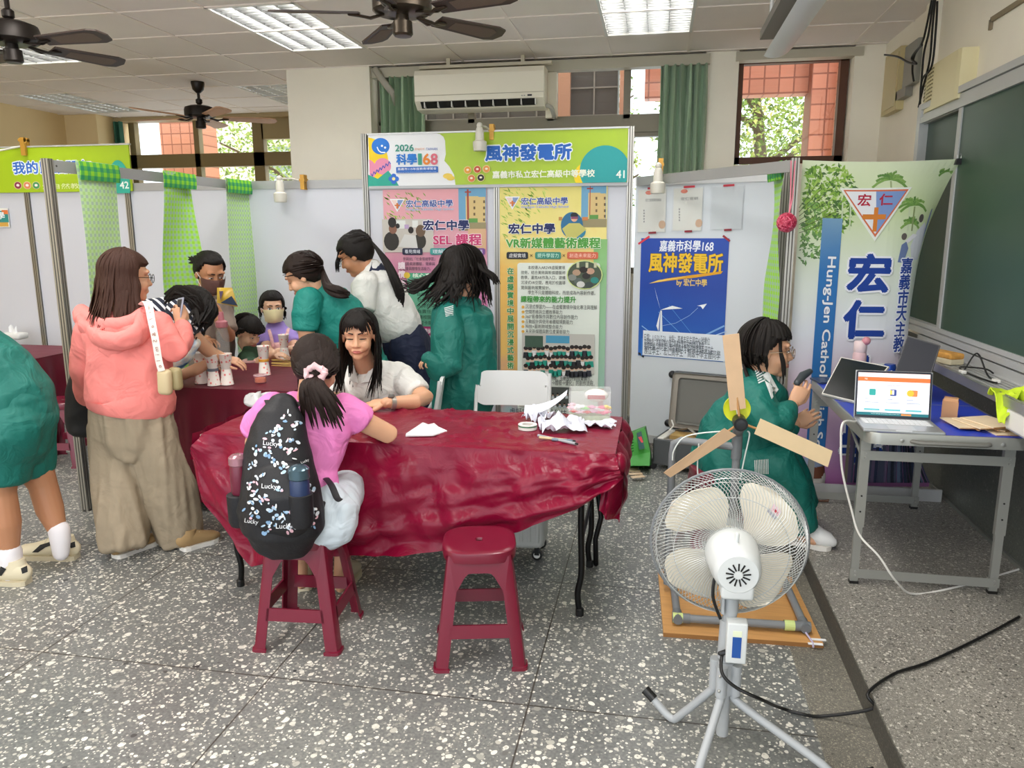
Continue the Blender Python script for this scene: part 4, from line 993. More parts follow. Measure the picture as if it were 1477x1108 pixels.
# ledge under the board
t=thing('chalk_ledge','long aluminium chalk ledge running under the blackboard','ledge',(1.5,3.3,.95))
m=MB();m.box((1.39,by0,.935),(1.57,5.0,.945),M_aluw);m.box((1.38,by0,.915),(1.39,5.0,.955),M_alu);m.box((1.39,by0,.945),(1.395,5.0,.958),M_alu)
for k in range(6): m.box((1.41+k*.026,by0,.945),(1.413+k*.026,5.0,.948),M_alu)
m.prism([V(1.57,5.0,.935),V(1.655,5.0,.86),V(1.655,5.0,.99),V(1.57,5.0,.99)],(0,by0-5.0,0),M_aluw);m.build('tray',None,t)
m=MB();m.box((1.385,by0,.83),(1.42,3.27,.915),M_aluw);m.box((1.42,by0,.83),(1.655,3.27,.845),M_aluw);m.build('drawer_box',None,t)
m=MB();m.box((1.378,3.08,.84),(1.386,3.26,.91),M_plasticw);m.build('drawer_front',None,t)
m=MB();m.box((1.378,2.8,.84),(1.386,3.06,.91),M_plasticw);m.build('drawer_front',None,t)
c=V(1.45,4.17,.947)
m=MB();Mr=Matrix.Translation(c) @ rotz(.35)
t=thing('board_eraser','board eraser with worn orange felt on the far end of the chalk ledge','eraser',c)
m.rbox((-.04,-.085,0),(.04,.085,.03),.008,mat('eraser_back','c9bfa2',.7),Mr);m.build('handle',None,t)
m=MB();m.rbox((-.04,-.085,.028),(.04,.085,.058),.01,mat('eraser_felt','d39a4c',.95,noise_amt=.25,noise_scale=40),Mr);m.build('felt',None,t)
m=MB()
pts=[at(1386,545,3.9),at(1392,530,3.95),at(1410,505,3.95),at(1425,535,3.8),at(1437,552,3.6),at(1400,540,3.8),at(1385,527,4.0),at(1420,530,3.9),at(1455,528,3.85)]
pts=[V(min(1.55,max(1.405,p.x)),p.y,.953) for p in pts];pts[2].z=1.03;pts[7].z=.965
m.tube(smooth_path(pts,8),.004,M_cable,6)
cb=tag(m.build('cable',None,None,True),'tangled thin black cables lying on the chalk ledge','cable')
for (px,py) in ((1385,535),(1437,548)):
    p=atz(px,py,.96);m=MB();m.rbox((-.012,-.02,0),(.012,.02,.016),.004,M_plasticw,Matrix.Translation((min(1.53,max(1.42,p.x)),p.y,.9475)));m.build('plug',None,cb)
def _cl(u,v):
    x=1.375+.13*u;y=3.22+.18*v;z=.968+.018*math.sin(u*7+v*3)+.012*math.sin(v*15+u*4)+.008*noise.noise(V(u*6,v*6,1))
    if u < .3: z -= (.3-u)*.42*(.5+.5*math.sin(v*5+.8));x -= .0
    return V(x-.02*(u < .1),y+.03*math.sin(u*6),z)
m=MB();m.grid(_cl,20,20,mat('lime_cloth','c6e02c',.8,bump=.3,bump_scale=40),.004);tag(m.build('cleaning_cloth',None,None,True),'lime yellow cloth draped over the near edge of the chalk ledge','cloth')

# ------------------------------------------------------------------ things fixed high on the right wall
t=thing('wall_speaker','cream wall loudspeaker above the blackboard','speaker',(1.6,5.2,2.45));M_cream=mat('speaker_cream','e6dcb0',.45)
m=MB();pr=[(5.5,0),(5.5,.03),(5.43,.055),(5.34,.075),(5.2,.085),(4.8,.09),(4.76,.085),(4.76,0)]
m.prism([V(XR-d,y,2.31) for y,d in pr],(0,0,.26),M_cream);m.build('cabinet',None,t)
m=MB()
for i in range(7):
    for j in range(9):
        y=5.19+i*.036;d=.0865-(max(0,y-5.2)**1.3)*.22;m.box((XR-d-.003,y,2.37+j*.022),(XR-d+.002,y+.016,2.378+j*.022),flatm('8a8158'))
m.build('grille_slots',None,t)
m=MB();m.box((XR-.05,6.05,2.44),(XR-.001,6.42,2.86),mat('panel_door','cdbd8c',.5));m.box((XR-.056,6.08,2.47),(XR-.05,6.39,2.83),mat('panel_door2','d2c394',.45));tag(m.build('electrical_panel'),'cream electrical panel door high on the right wall in the corner','panel')
t=thing('junction_box','grey junction box with black cables hanging high on the right wall','box',(1.6,5.8,2.7))
m=MB();m.rbox((XR-.05,5.68,2.56),(XR-.002,5.95,2.83),.008,mat('box_grey','8f8f86',.5));m.box((XR-.05,5.86,2.5),(XR-.002,6.12,2.56),mat('bracket_grey','87847a',.5));m.build('box',None,t)
for k,pl in enumerate((((1346,0),(1340,45),(1333,75),(1330,105),(1327,150)),((1349,0),(1345,40),(1342,80),(1337,105),(1331,128),(1325,155)),((1344,0),(1336,40),(1330,62),(1319,80),(1316,100),(1318,117)),((1352,2),(1350,40),(1344,95),(1330,115),(1327,150)),((1330,65),(1320,75),(1315,85),(1322,92),(1310,90),(1295,82),(1276,79)))):
    m=MB();q=[atx(x,y,XR-.075-.01*k) for x,y in pl];m.tube(smooth_path(q,6),.0065,M_cable,6);m.build('cable',None,t,True)
m=MB();m.box((XR-.04,5.42,2.38),(XR-.001,5.6,3.0),M_wall);tag(m.build('cable_channel'),'cream cable channel running up the right wall to the ceiling','channel')
m=MB();m.box((XR-.014,3.6,2.655),(XR-.001,4.62,2.68),mat('chipped_strip','8d7f66',.8));m.box((XR-.014,4.61,2.62),(XR-.001,4.635,2.67),mat('chipped_strip','8d7f66',.8));tag(m.build('wall_slot'),'thin brown slot strip cut into the wall above the blackboard','strip')

# ------------------------------------------------------------------ blue folding work table
tx0,tx1,ty0,ty1,tz=.855,1.475,3.215,4.42,.80
t=thing('folding_table','blue topped aluminium folding table on the podium beside the chalk ledge','table',(1.16,3.8,PZ))
def rrect(x0,y0,x1,y1,r,z,n=5):
    out=[]
    for cx,cy,a0 in ((x1-r,y1-r,0),(x0+r,y1-r,90),(x0+r,y0+r,180),(x1-r,y0+r,270)):
        out += [V(cx+r*math.cos(math.radians(a0+90*k/n)),cy+r*math.sin(math.radians(a0+90*k/n)),z) for k in range(n+1)]
    return out
M_blue=mat('table_blue','2f49c4',.35,noise_amt=.05);M_talu=mat('table_aluminium','a7a8a2',.38,metal=.55)
m=MB();m.prism(rrect(tx0+.008,ty0+.008,tx1-.008,ty1-.008,.05,tz-.012),(0,0,.0125),M_blue);m.box((tx0+.01,3.813,tz-.001),(tx1-.01,3.819,tz+.0012),M_talu);m.build('tabletop',None,t)
m=MB();lo=rrect(tx0,ty0,tx1,ty1,.06,0);n=len(lo);li=rrect(tx0+.012,ty0+.012,tx1-.012,ty1-.012,.05,0)
secs=[(0,tz-.045),(0,tz-.008),(.003,tz+.002),(.012,tz+.002)]
rings=[[p.lerp(q,d/.012)+V(0,0,z) for p,q in zip(lo,li)] for d,z in secs]+[[q+V(0,0,tz-.045) for q in li]]
m.add([v for r in rings for v in r],[(i*n+k,i*n+(k+1) % n,(i+1)*n+(k+1) % n,(i+1)*n+k) for i in range(len(rings)-1) for k in range(n)]+[((len(rings)-1)*n+k,(len(rings)-1)*n+(k+1) % n,(k+1) % n,k) for k in range(n)],M_talu)
m.build('edge_rim',None,t,True)
m=MB();hy=ty0-.012;m.loft([V(1.03,ty0-.002,tz-.026),V(1.05,hy-.01,tz-.026),V(1.29,hy-.01,tz-.026),V(1.31,ty0-.002,tz-.026)],[(.012,.009)]*4,mat('handle_grey','6f6f6a',.6),8);m.build('carry_handle',None,t,True)
for x in (.99,1.36):
    m=MB();m.lathe([(.002,0),(.008,0),(.009,.004),(.002,.005)],M_alu,10,frame(V(x,ty0-.001,tz-.024),V(1,0,0),V(0,0,1),V(0,-1,0)))
    m.build('rivet',None,t)
for y,lz in ((3.33,'near'),(4.36,'far')):
    for x in (.885,1.435):
        m=MB();m.box((x-.02,y-.012,.36),(x+.02,y+.012,tz-.045),M_talu);m.box((x-.016,y-.01,PZ),(x+.016,y+.01,.37),M_talu);m.box((x-.018,y-.0135,PZ),(x+.018,y+.0135,PZ+.012),M_black)
        for z in (.43,.5): m.lathe([(.001,0),(.004,0),(.004,.002)],M_black,8,frame(V(x,y-.0121,z),V(1,0,0),V(0,0,1),V(0,-1,0)))
        m.build('leg',None,t)
    for z0 in (.66,PZ+.03):
      m=MB();m.box((.865,y-.016,z0),(1.455,y-.0125,z0+.04),M_talu)
      for x in (.885,1.435):
        for z in (z0+.011,z0+.029): m.lathe([(.001,0),(.005,0),(.004,.003)],M_alu,8,frame(V(x,y-.016,z),V(1,0,0),V(0,0,1),V(0,-1,0)))
      m.build('cross_bar',None,t)
m=MB();m.tube([V(.9,3.35,.62),V(.88,3.6,.75)],.007,M_talu,8);m.build('brace',None,t)

# open laptop
def screen_dir(M): return M
a=atz(1238,612,tz);lapY=3.30
LM=Matrix.Translation((1.005,3.335,tz)) @ rotz(math.radians(-3))
M_lap=mat('laptop_silver','b3b6b8',.35,metal=.6);M_bez=mat('laptop_bezel','1a1f2e',.3)
t=thing('laptop','open silver laptop showing an orange and white web page on the blue table','laptop',LM.to_translation())
lw,ld=.305,.215
m=MB();m.rbox((-lw/2,-ld/2,0),(lw/2,ld/2,.014),.005,M_lap,LM);m.build('base',None,t)
m=MB();m.box((-lw/2+.02,-.01,.0141),(lw/2-.02,ld/2-.02,.0148),mat('keyboard_grey','c6c9cb',.5),LM)
for i in range(13):
    for j in range(5): m.box((-lw/2+.025+i*.0197,-.005+j*.0185,.0148),(-lw/2+.041+i*.0197,.009+j*.0185,.0162),mat('key_white','e2e4e6',.5),LM)
m.build('keyboard',None,t)
m=MB();m.box((-.05,-ld/2+.008,.0141),(.05,-.02,.0146),mat('trackpad','bcc0c3',.35),LM);m.box((-.03,-ld/2-.0005,.009),(.03,-ld/2+.002,.0145),mat('notch','d8dadb',.3),LM);m.build('trackpad',None,t)
SM=LM @ Matrix.Translation((0,ld/2-.004,.012)) @ Matrix.Rotation(math.radians(80),4,'X')
lid=MB();lid.rbox((-lw/2,0,-.006),(lw/2,.205,.0),.003,M_lap,SM);lo_=lid.build('lid',None,t)
m=MB();m.prism([SM @ V(x,y,.0) for x,y in ((-lw/2+.003,.003),(lw/2-.003,.003),(lw/2-.003,.198),(lw/2-.01,.203),(-lw/2+.01,.203),(-lw/2+.003,.198))],SM.to_3x3() @ V(0,0,.0012),M_bez);m.build('bezel',None,lo_)
def em(c,e=1.0): return mat('screen_'+c,c,.6,emit=e*.6)
sw,sh=lw-.022,.182
s2=Sheet(sw,sh,SM @ Matrix.Translation((-sw/2,.013,.0016)),em('eceaf2',.75),.0003)
def R(u0,v0,u1,v1,c,e=.75): s2.rect(u0*sw,v0*sh,u1*sw,v1*sh,em(c,e));s2.lv -= 1
s2.lv=1;R(0,.80,1,.90,'ee6f38');R(0,.905,1,1,'f4dcd8');R(0,0,1,.07,'1f6f78',.6)
s2.lv=2;s2.text('TG',.09*sw,.835*sh,em('fff4ee'),height=.035*sh);s2.text('AI assistant tools',.37*sw,.70*sh,em('8a8a9a',.5),width=.24*sw)
for k,c in enumerate(('2f9a94','3a4a8a','f0804a')):
    x=.1+k*.29;s2.rect(x*sw,.1*sh,(x+.22)*sw,.62*sh,em('e2e6f0',.7));s2.rect((x+.065)*sw,.47*sh,(x+.155)*sw,.62*sh,em(c,.8),.004);s2.rect(x*sw,.115*sh,(x+.22)*sw,.155*sh,em('5fb0b8',.7))
    for q in (.38,.30): s2.rect((x+.01)*sw,q*sh,(x+(.1 if q > .35 else .2))*sw,(q+.012)*sh,em('9aa0b0',.5));s2.lv -= 1
s2.lv += 1;s2.disc(.735*sw,.545*sh,.014,em('f8b03a',.8));s2.rect(.455*sw,.5*sh,.48*sw,.6*sh,em('f0d050',.8));s2.rect(.485*sw,.5*sh,.51*sw,.6*sh,em('e8e8f4',.8))
s2.text('cookie settings and privacy notes shown here',.2*sw,.025*sh,em('cfe8ea',.6),width=.4*sw);s2.rect(.62*sw,.015*sh,.76*sw,.055*sh,em('e08a4a',.7))
s2.build('display',lo_)

# black tablet leaning open behind it
def slab(name,label,cat,P,face,edge,thick=.009,extra=None):
    """thin device from four corners (bottom left, bottom right, top right, top left)"""
    t=thing(name,label,cat,P[0]);n=(P[1]-P[0]).cross(P[3]-P[0]).normalized();P=P[:2]+[P[2]-n*((P[2]-P[0]).dot(n))]+P[3:];n=(P[1]-P[0]).cross(P[3]-P[0]).normalized()
    m=MB();c=sum(P,V(0,0,0))/4;m.prism([q for q in P],-n*thick,edge);m.build('casing',None,t)
    m=MB();m.prism([c+(q-c)*.95+n*.0002 for q in P],n*.0006,face);m.build('screen',None,t);return t,n
M_dark=mat('dark_glass','17181c',.25,spec=.3);M_dark2=mat('dark_glass_blue','181c28',.4,spec=.2)
P=[atz(1185,568,tz+.012),atz(1238,581,tz+.012),at(1283,530,3.95),at(1213,515,4.2)]
t,n=slab('laptop','white edged laptop with a dark screen, tilted behind the silver laptop','laptop',P,M_dark,mat('white_edge','d8d4cc',.35))
m=MB();Mq=frame(P[0]-V(0,0,.012),(P[1]-P[0]),V(0,0,1).cross(P[1]-P[0]));L_=(P[1]-P[0]).length
m.rbox((0,-.002,0),(L_,.12,.01),.004,M_lap,Mq);m.build('base',None,t)
P=[at(1284,556,3.92),at(1336,562,3.84),at(1357,500,3.95),at(1309,484,4.03)]
t,n=slab('tablet','black tablet propped upright at the back of the blue table','tablet',P,M_dark2,mat('black_edge','101216',.4),.01)
m=MB();m.box((-.05,0,0),(.05,.1,.012),M_black,frame((P[0]+P[1])/2-V(0,0,(P[0]+P[1]).z/2-tz),(P[1]-P[0]).normalized()*1-V(0,0,(P[1]-P[0]).normalized().z),V(.6,.8,0)));m.build('stand_foot',None,t)
# thermos, drink can, little wooden block
c=V(1.075,4.3,tz);T_=Matrix.Translation(c);t=thing('thermos','pale pink thermos flask at the back of the blue table','bottle',c);M_pk=mat('thermos_pink','e6c3c6',.4)
m=MB();m.lathe([(.03,0),(.034,.005),(.035,.16),(.03,.175)],M_pk,24,T_);m.build('body',None,t,True)
m=MB();m.lathe([(.031,.172),(.033,.176),(.033,.225),(.028,.232),(.01,.234)],mat('thermos_lid','ecd6d6',.4),24,T_);m.ball(c+V(.022,-.02,.235),.022,mat('thermos_knob','d9929c',.4),14,8);m.build('lid',None,t,True)
c=V(at(1284,525,4.26).x,4.26,tz);T_=Matrix.Translation(c);t=thing('drink_can','blue drink can beside the pink thermos','can',c)
m=MB();m.lathe([(.024,0),(.032,.008),(.033,.1),(.027,.115),(.027,.118)],mat('can_blue','1f49a8',.3,metal=.4),24,T_);m.build('body',None,t,True)
m=MB();m.prism([c+V(-.012,-.0338,.03),c+V(-.002,-.0338,.03),c+V(.004,-.0338,.09),c+V(-.004,-.0338,.09)],(0,.002,0),flatm('eef2f8'));m.box((.008,-.034,.045),(.02,-.028,.085),flatm('c8d4ee'),T_);m.build('label',None,t)
M_ply=mat('plywood','ecd7b6',.65,noise_amt=.06,noise_scale=8,stretch=(1,14,1));M_plye=mat('plywood_edge','b98a58',.7)
m=MB();m.prism([V(1.245,3.56,tz),V(1.30,3.53,tz),V(1.315,3.57,tz),V(1.26,3.60,tz)],(0,0,.075),mat('block_wood','c4936a',.7));m.prism([V(1.25,3.562,tz+.075),V(1.298,3.535,tz+.075),V(1.311,3.568,tz+.075),V(1.263,3.596,tz+.075)],(.004,.006,.012),mat('block_wood','c4936a',.7))
tag(m.build('wood_block'),'small orange brown wooden block just right of the laptop screen','block')
# thin plywood vanes fanned out
for k,(x,y,a,lb,dz) in enumerate(((1.29,3.40,.12,'leftmost plywood vane of the fanned pile, touching the laptop',.012),(1.34,3.385,.3,'second plywood vane from the laptop in the fanned pile',.018),(1.375,3.39,.42,'middle plywood vane of the fanned pile',.024),(1.40,3.42,.7,'greyish plywood vane at the back of the fanned pile',.006),(1.41,3.35,.1,'plywood vane at the bottom right of the fanned pile',.0))):
    Mv=Matrix.Translation((x,y,tz+.001+dz)) @ rotz(a) @ Matrix.Rotation(.02,4,'X')
    t=thing('plywood_vane',lb,'board',(x,y,tz),'plywood vanes on the blue table')
    m=MB();m.box((-.068,-.085,0),(.068,.085,.004),M_ply,Mv);m.box((-.068,-.0852,0),(.068,-.0845,.004),M_plye,Mv);m.build('sheet',None,t)
    m=MB();m.box((-.004,-.1,-.0035),(.004,-.03,0),M_plye,Mv)
    if k in (0,3): m.tube([Mv @ V(-.01,.05,.006),Mv @ V(.004,.02,.007)],.003,mat('wire_tie','5a4438',.5),6)
    m.build('dowel',None,t)
# white charging cable from laptop to the floor and out to the right
m=MB();q=[V(.87,3.4,tz+.008),V(.85,3.38,tz+.008),at(1216,610,3.21),at(1213,640,3.2),at(1215,680,3.2),at(1228,735,3.2),at(1240,772,3.18),at(1268,803,3.14),at(1292,838,3.14),atz(1318,857,PZ+.005),atz(1375,848,PZ+.005),atz(1430,833,PZ+.005),atz(1474,820,PZ+.005)]
m.tube(smooth_path(q,8),.0045,mat('white_cable','e8e6e0',.4),7);tag(m.build('charging_cable',None,None,True),'white charging cable falling from the laptop down to the podium','cable')

# ================================================================== TABLES, STOOLS, FAN, TURBINE
def satin(name,c,rough=.3,sc=9,strength=.35):
    m=mat(name,c,rough,noise_amt=.06,noise_scale=3);nt=m.node_tree;b=nt.nodes['Principled BSDF']
    tc=nt.nodes.new('ShaderNodeTexCoord');n=nt.nodes.new('ShaderNodeTexNoise');n.inputs['Scale'].default_value=sc;n.inputs['Detail'].default_value=3;n.inputs['Distortion'].default_value=1.6
    nt.links.new(tc.outputs['Object'],n.inputs['Vector']);bp=nt.nodes.new('ShaderNodeBump');bp.inputs['Strength'].default_value=strength;bp.inputs['Distance'].default_value=.02
    nt.links.new(n.outputs[0],bp.inputs['Height']);nt.links.new(bp.outputs[0],b.inputs['Normal']);b.inputs['Specular IOR Level'].default_value=.3;b.inputs['Sheen Weight'].default_value=.08;b.inputs['Sheen Tint'].default_value=(.9,.2,.3,1)
    return m
M_satin=satin('crimson_satin','7c062b',.31);M_maroon=satin('maroon_cloth','5c0d22',.5,4,.2)
def interp(tab,u):
    for (a,p),(b,q) in zip(tab,tab[1:]):
        if u <= b: t=(u-a)/(b-a);t=t*t*(3-2*t)*.35+t*.65;return p.lerp(q,t)
    return tab[-1][1]
# ---- front table
TX0,TX1,TY0,TY1,TZ=-1.955,-.165,2.965,3.57,.735
t=thing('banquet_table','long folding table with black bent legs under the crimson satin cloth','table',((TX0+TX1)/2,3.27,0))
m=MB();m.box((TX0,TY0,TZ-.035),(TX1,TY1,TZ-.004),mat('table_board','b9b3a6',.6));m.build('tabletop',None,t)
for sx,x in ((1,TX1-.11),(-1,TX0+.11)):
    for y in (TY0+.05,TY1-.06):
        m=MB();m.tube(smooth_path([V(x,y,TZ-.03),V(x,y,.4),V(x+.005*sx,y,.2),V(x-.01*sx,y-.0,.1),V(x,y,.012)],5),.0135,M_blackm,10);lg=m.build('leg',None,t,True)
        m=MB();m.lathe([(.01,0),(.018,.001),(.018,.03),(.014,.034)],M_black,12,Matrix.Translation((x,y,0)));m.build('rubber_foot',None,lg)
    m=MB();m.tube([V(x,TY0+.05,.33),V(x,TY1-.06,.33)],.009,M_blackm,8);m.build('stretcher',None,t)
m=MB();m.loft([V(TX1-.07,TY1-.05,.66),V(TX1-.085,TY1-.02,.4),V(TX1-.06,TY1-.04,.25),V(TX1-.085,TY1-.05,.14),V(TX1-.08,TY1-.05,.012)],[.013]*5,M_blackm,10);m.build('brace',None,t,True)
tpts=[(0,at(290,622,2.955)),(.25,at(430,628,2.945)),(.5,at(590,634,2.94)),(.75,at(745,645,2.94)),(.93,at(850,652,2.94)),(1,at(888,655,2.96))]
for k,(u,p) in enumerate(tpts): p.z=TZ+.002
hpts=[(0,at(275,662,2.97)),(.05,at(292,722,2.95)),(.11,at(340,790,2.91)),(.15,at(366,815,2.9)),(.22,at(402,806,2.9)),(.32,at(470,803,2.87)),(.45,at(545,803,2.87)),(.6,at(645,792,2.88)),(.72,at(746,768,2.88)),(.84,at(832,736,2.88)),(.92,at(866,712,2.89)),(1,at(899,690,2.93))]
def _front(u,v):
    a=interp(tpts,u);b=interp(hpts,u);p=a.lerp(b,v)
    sg=min(1,u/.1)*min(1,(1-u)/.06)
    k=min(1,v*4)
    d=.013*k*math.sin(41*u+5*v+2*math.sin(7*u))*(1-.4*v)+.006*k*math.sin(83*u-9*v)
    w=max(0,v-.42)/.58;d += .028*w*(1-.3*w)*math.sin(2*PI*(3.1*v-.9*(u-.55)**2*6))*sg
    d += .03*math.sin(v*PI)*k+.018*noise.noise(V(u*9,v*4,2))*k+.008*noise.noise(V(u*25,v*11,5))*k
    p.y -= max(-.012,d);
    if v < .1: p.z += .0
    return p
def _top(u,v):
    f=interp(tpts,u);x=f.x;y=f.y+(3.585-f.y)*v;e=min(1,u*8,(1-u)*8)
    z=TZ+.004+.0035*noise.noise(V(x*8,y*8,0))+.005*max(0,noise.noise(V(x*14+y*6,y*16,3)))*min(1,v*5)
    z += .03*max(0,.16-abs(noise.noise(V(x*6+y*3,y*7-x*4,8))))**1.4*6*e*min(1,v*6)*max(0,min(1,.5+1.6*noise.noise(V(x*2.2,y*2.2,4))))
    return V(x,y,z-(.004 if v == 0 else 0))
m=MB();m.grid(_front,150,60,M_satin);m.grid(lambda u,v: _top(u,1-v),150,40,M_satin)
m.grid(lambda u,v: V(TX0-.03-.02*v+.012*math.sin(u*22),2.955+.63*u,TZ+.003-(.12+.2*u)*v),30,12,M_satin)
m.grid(lambda u,v: V(interp(tpts,u).x,3.587+.01*math.sin(u*60)*v+.02*v,TZ+.003-.3*v),90,8,M_satin)
def _right(u,v):   # bunched right end
    y=2.955+.63*(1-u);c=math.sin(v*PI*.9)
    return V(-.142+.045*c+.014*math.sin(u*19+v*4)+.01*noise.noise(V(u*7,v*5,4)),y+(.04*c if u > .5 else -.0)*0,TZ+.004-.2*v-.02*math.sin(u*8)*v-(.05*u*v))
m.grid(_right,40,20,M_satin)
kn=at(893,676,2.955);m.ball(kn+V(.0,.03,.01),(.03,.05,.045),M_satin,14,10);
def _tail(u,v): p=at(869+28*u-4*v,700,2.95);return V(p.x+.008*math.sin(u*9),2.93+.03*math.sin(u*7+v*2)+.05*u,kn.z-.02-(.19+.03*u)*v+(.03*(1-u))*v)
m.grid(_tail,12,14,M_satin,.003)
tag(m.build('tablecloth',None,None,True,60),'crimson satin cloth draped over the front table, knotted at its right corner','tablecloth')

# ---- second table behind, along the side frame
X0,X1,Y0_,Y1_,z2=-2.79,-1.97,3.88,5.12,.735
t=thing('banquet_table','table under the dark maroon cloth where the children make paper cup toys','table',((X0+X1)/2,4.5,0))
m=MB();m.box((X0+.01,Y0_+.01,z2-.035),(X1-.01,Y1_-.01,z2-.005),mat('table_board','b9b3a6',.6));m.build('tabletop',None,t)
for x in (X0+.08,X1-.08):
    for y in (Y0_+.1,Y1_-.1): m=MB();m.tube([V(x,y,0),V(x,y,z2-.03)],.014,M_blackm,10);m.build('leg',None,t)
def boxcloth(x0,x1,y0,y1,z,zb,mt,name,label,folds=9,seed=0):
    m=MB();per=[V(x0,y0,0),V(x1,y0,0),V(x1,y1,0),V(x0,y1,0)];L=[(per[(i+1) % 4]-per[i]).length for i in range(4)];tot=sum(L)
    def P(u):
        d=(u % 1)*tot
        for i in range(4):
            if d <= L[i]+1e-9: return per[i].lerp(per[(i+1) % 4],d/L[i])
            d -= L[i]
        return per[0]
    c=V((x0+x1)/2,(y0+y1)/2,0)
    def fn(u,v):
        p=P(u);o=(p-c);o.z=0;o.normalize();k=min(1,v*3)
        return p+o*(.004+k*(.012+.014*math.sin(u*2*PI*folds*4+seed)+.01*noise.noise(V(u*20,v*2,seed)))+.02*v)+V(0,0,z+.003-(z-zb)*v)
    m.grid(fn,160,14,mt);m.grid(lambda u,v: V(x0+(x1-x0)*u,y0+(y1-y0)*v,z+.003+.002*noise.noise(V(u*6,v*6,seed))),30,30,mt)
    return tag(m.build(name,None,None,True,55),label,'tablecloth')
boxcloth(X0,X1,Y0_,Y1_,z2,.06,M_maroon,'tablecloth','dark maroon cloth reaching the floor on the second table with the paper cups',6,1)
# ---- table at the far left
t=thing('banquet_table','table under a maroon cloth behind the stooping student at the left edge','table',(-4.75,4.95,0))
m=MB();m.box((-5.35,4.68,.70),(-4.33,5.25,.73),mat('table_board','b9b3a6',.6));m.build('tabletop',None,t)
for x in (-5.3,-4.4):
    for y in (4.75,5.2): m=MB();m.tube([V(x,y,0),V(x,y,.7)],.014,M_blackm,8);m.build('leg',None,t)
boxcloth(-5.36,-4.32,4.67,5.26,.73,.4,M_maroon,'tablecloth','maroon cloth on the table behind the stooping student, white tissue pack on it',5,3)
c=atz(22,490,.735);c=V(c.x,c.y,.74);t=thing('tissue_pack','white tissue pack on the maroon cloth at the left edge','tissues',c)
m=MB();m.rbox((-.11,-.06,0),(.09,.06,.055),.02,mat('tissue_wrap','e9e9e6',.5),Matrix.Translation(c));m.build('pack',None,t,True)
m=MB();m.grid(lambda u,v: c+V(-.05+.08*u,.01*math.sin(u*6),.05+.05*v*(1+.4*math.sin(u*7))),8,5,M_paper,.001);m.build('tissue',None,t)

# ---- plastic stools
M_stool=mat('maroon_plastic','72122c',.28,coat=.2)
def make_stool(name,label,group,m_=M_stool):
    t=thing(name,label,'stool',(0,0,0),group);H,a,b=.455,.118,.172     # half widths at the seat and at the floor
    def hw(z): return b+(a-b)*z/H
    m=MB();secs=[];n=40
    def sup(r,z,e=3.2): return [V(math.copysign(abs(math.cos(q))**(2/e),math.cos(q))*r,math.copysign(abs(math.sin(q))**(2/e),math.sin(q))*r,z) for q in [2*PI*k/n for k in range(n)]]
    rings=[sup(.125,H-.05),sup(.138,H-.045),sup(.141,H-.02),sup(.138,H-.006),sup(.128,H),sup(.11,H-.001),sup(.016,H-.003),sup(.013,H-.012)]
    m.add([v for r in rings for v in r],[(i*n+k,i*n+(k+1) % n,(i+1)*n+(k+1) % n,(i+1)*n+k) for i in range(len(rings)-1) for k in range(n)],m_);m.build('seat',None,t,True)
    for sx,sy in ((-1,-1),(1,-1),(1,1),(-1,1)):
        m=MB();zs=[0,.012,.014,.1,.2,.3,.36,.4,.435];th=.005
        def corner(z,in_):
            h=hw(z)+(.006 if z < .013 else 0);w=.05+(.012 if z < .013 else 0)+(max(0,z-.3)*.45);d=in_
            r=.018
            q=[V(h-w,h-d,z),V(h-r,h-d,z),V(h-r*.3-d*.7,h-r*.3-d*.7,z),V(h-d,h-r,z),V(h-d,h-w,z)]
            return [V(p.x*sx,p.y*sy,z) for p in q]
        R=[corner(z,0)+corner(z,th)[::-1] for z in zs];k=10
        fs=[(i*k+j,i*k+(j+1) % k,(i+1)*k+(j+1) % k,(i+1)*k+j) for i in range(len(zs)-1) for j in range(k)]+[tuple(range(k))[::-1],tuple((len(zs)-1)*k+j for j in range(k))]
        if sx*sy < 0: fs=[f[::-1] for f in fs]
        m.add([v for r in R for v in r],fs,m_);m.build('leg',None,t,True)
    for s in range(4):
        Q=rotz(s*PI/2)
        m=MB();z0,z1=.125,.175
        m.add([Q @ v for v in (V(-hw(z0)+.04,-hw(z0),z0),V(hw(z0)-.04,-hw(z0),z0),V(hw(z1)-.04,-hw(z1),z1),V(-hw(z1)+.04,-hw(z1),z1),V(-hw(z0)+.04,-hw(z0)+.02,z0),V(hw(z0)-.04,-hw(z0)+.02,z0),V(hw(z1)-.04,-hw(z1)+.008,z1),V(-hw(z1)+.04,-hw(z1)+.008,z1))],[(0,1,2,3),(7,6,5,4),(0,4,5,1),(3,2,6,7)],m_);m.build('rung',None,t)
        m=MB();N=12;top=[V(-.11+.22*k/N,-hw(.43)+.0,.432) for k in range(N+1)];bot=[]
        for k in range(N+1):
            q=-1+2*k/N;z=.37-.075*max(0,abs(q)-.45)**1.6/.385;bot.append(V(q*(hw(z)-.045),-hw(z),z))
        m.add([Q @ v for v in top+bot+[v+V(0,.006,0) for v in top+bot]],[(k,N+1+k,N+2+k,k+1) for k in range(N)]+[(2*N+2+k+1,2*N+2+N+2+k,2*N+2+N+1+k,2*N+2+k) for k in range(N)]+[(N+1+k,3*N+3+k,3*N+4+k,N+2+k) for k in range(N)],m_);m.build('apron',None,t)
    return t
G='maroon plastic stools'
st=make_stool('plastic_stool','empty maroon plastic stool in front of the crimson table',G);st.location=(-.633,2.69,0);st.rotation_euler=(0,0,math.radians(13))
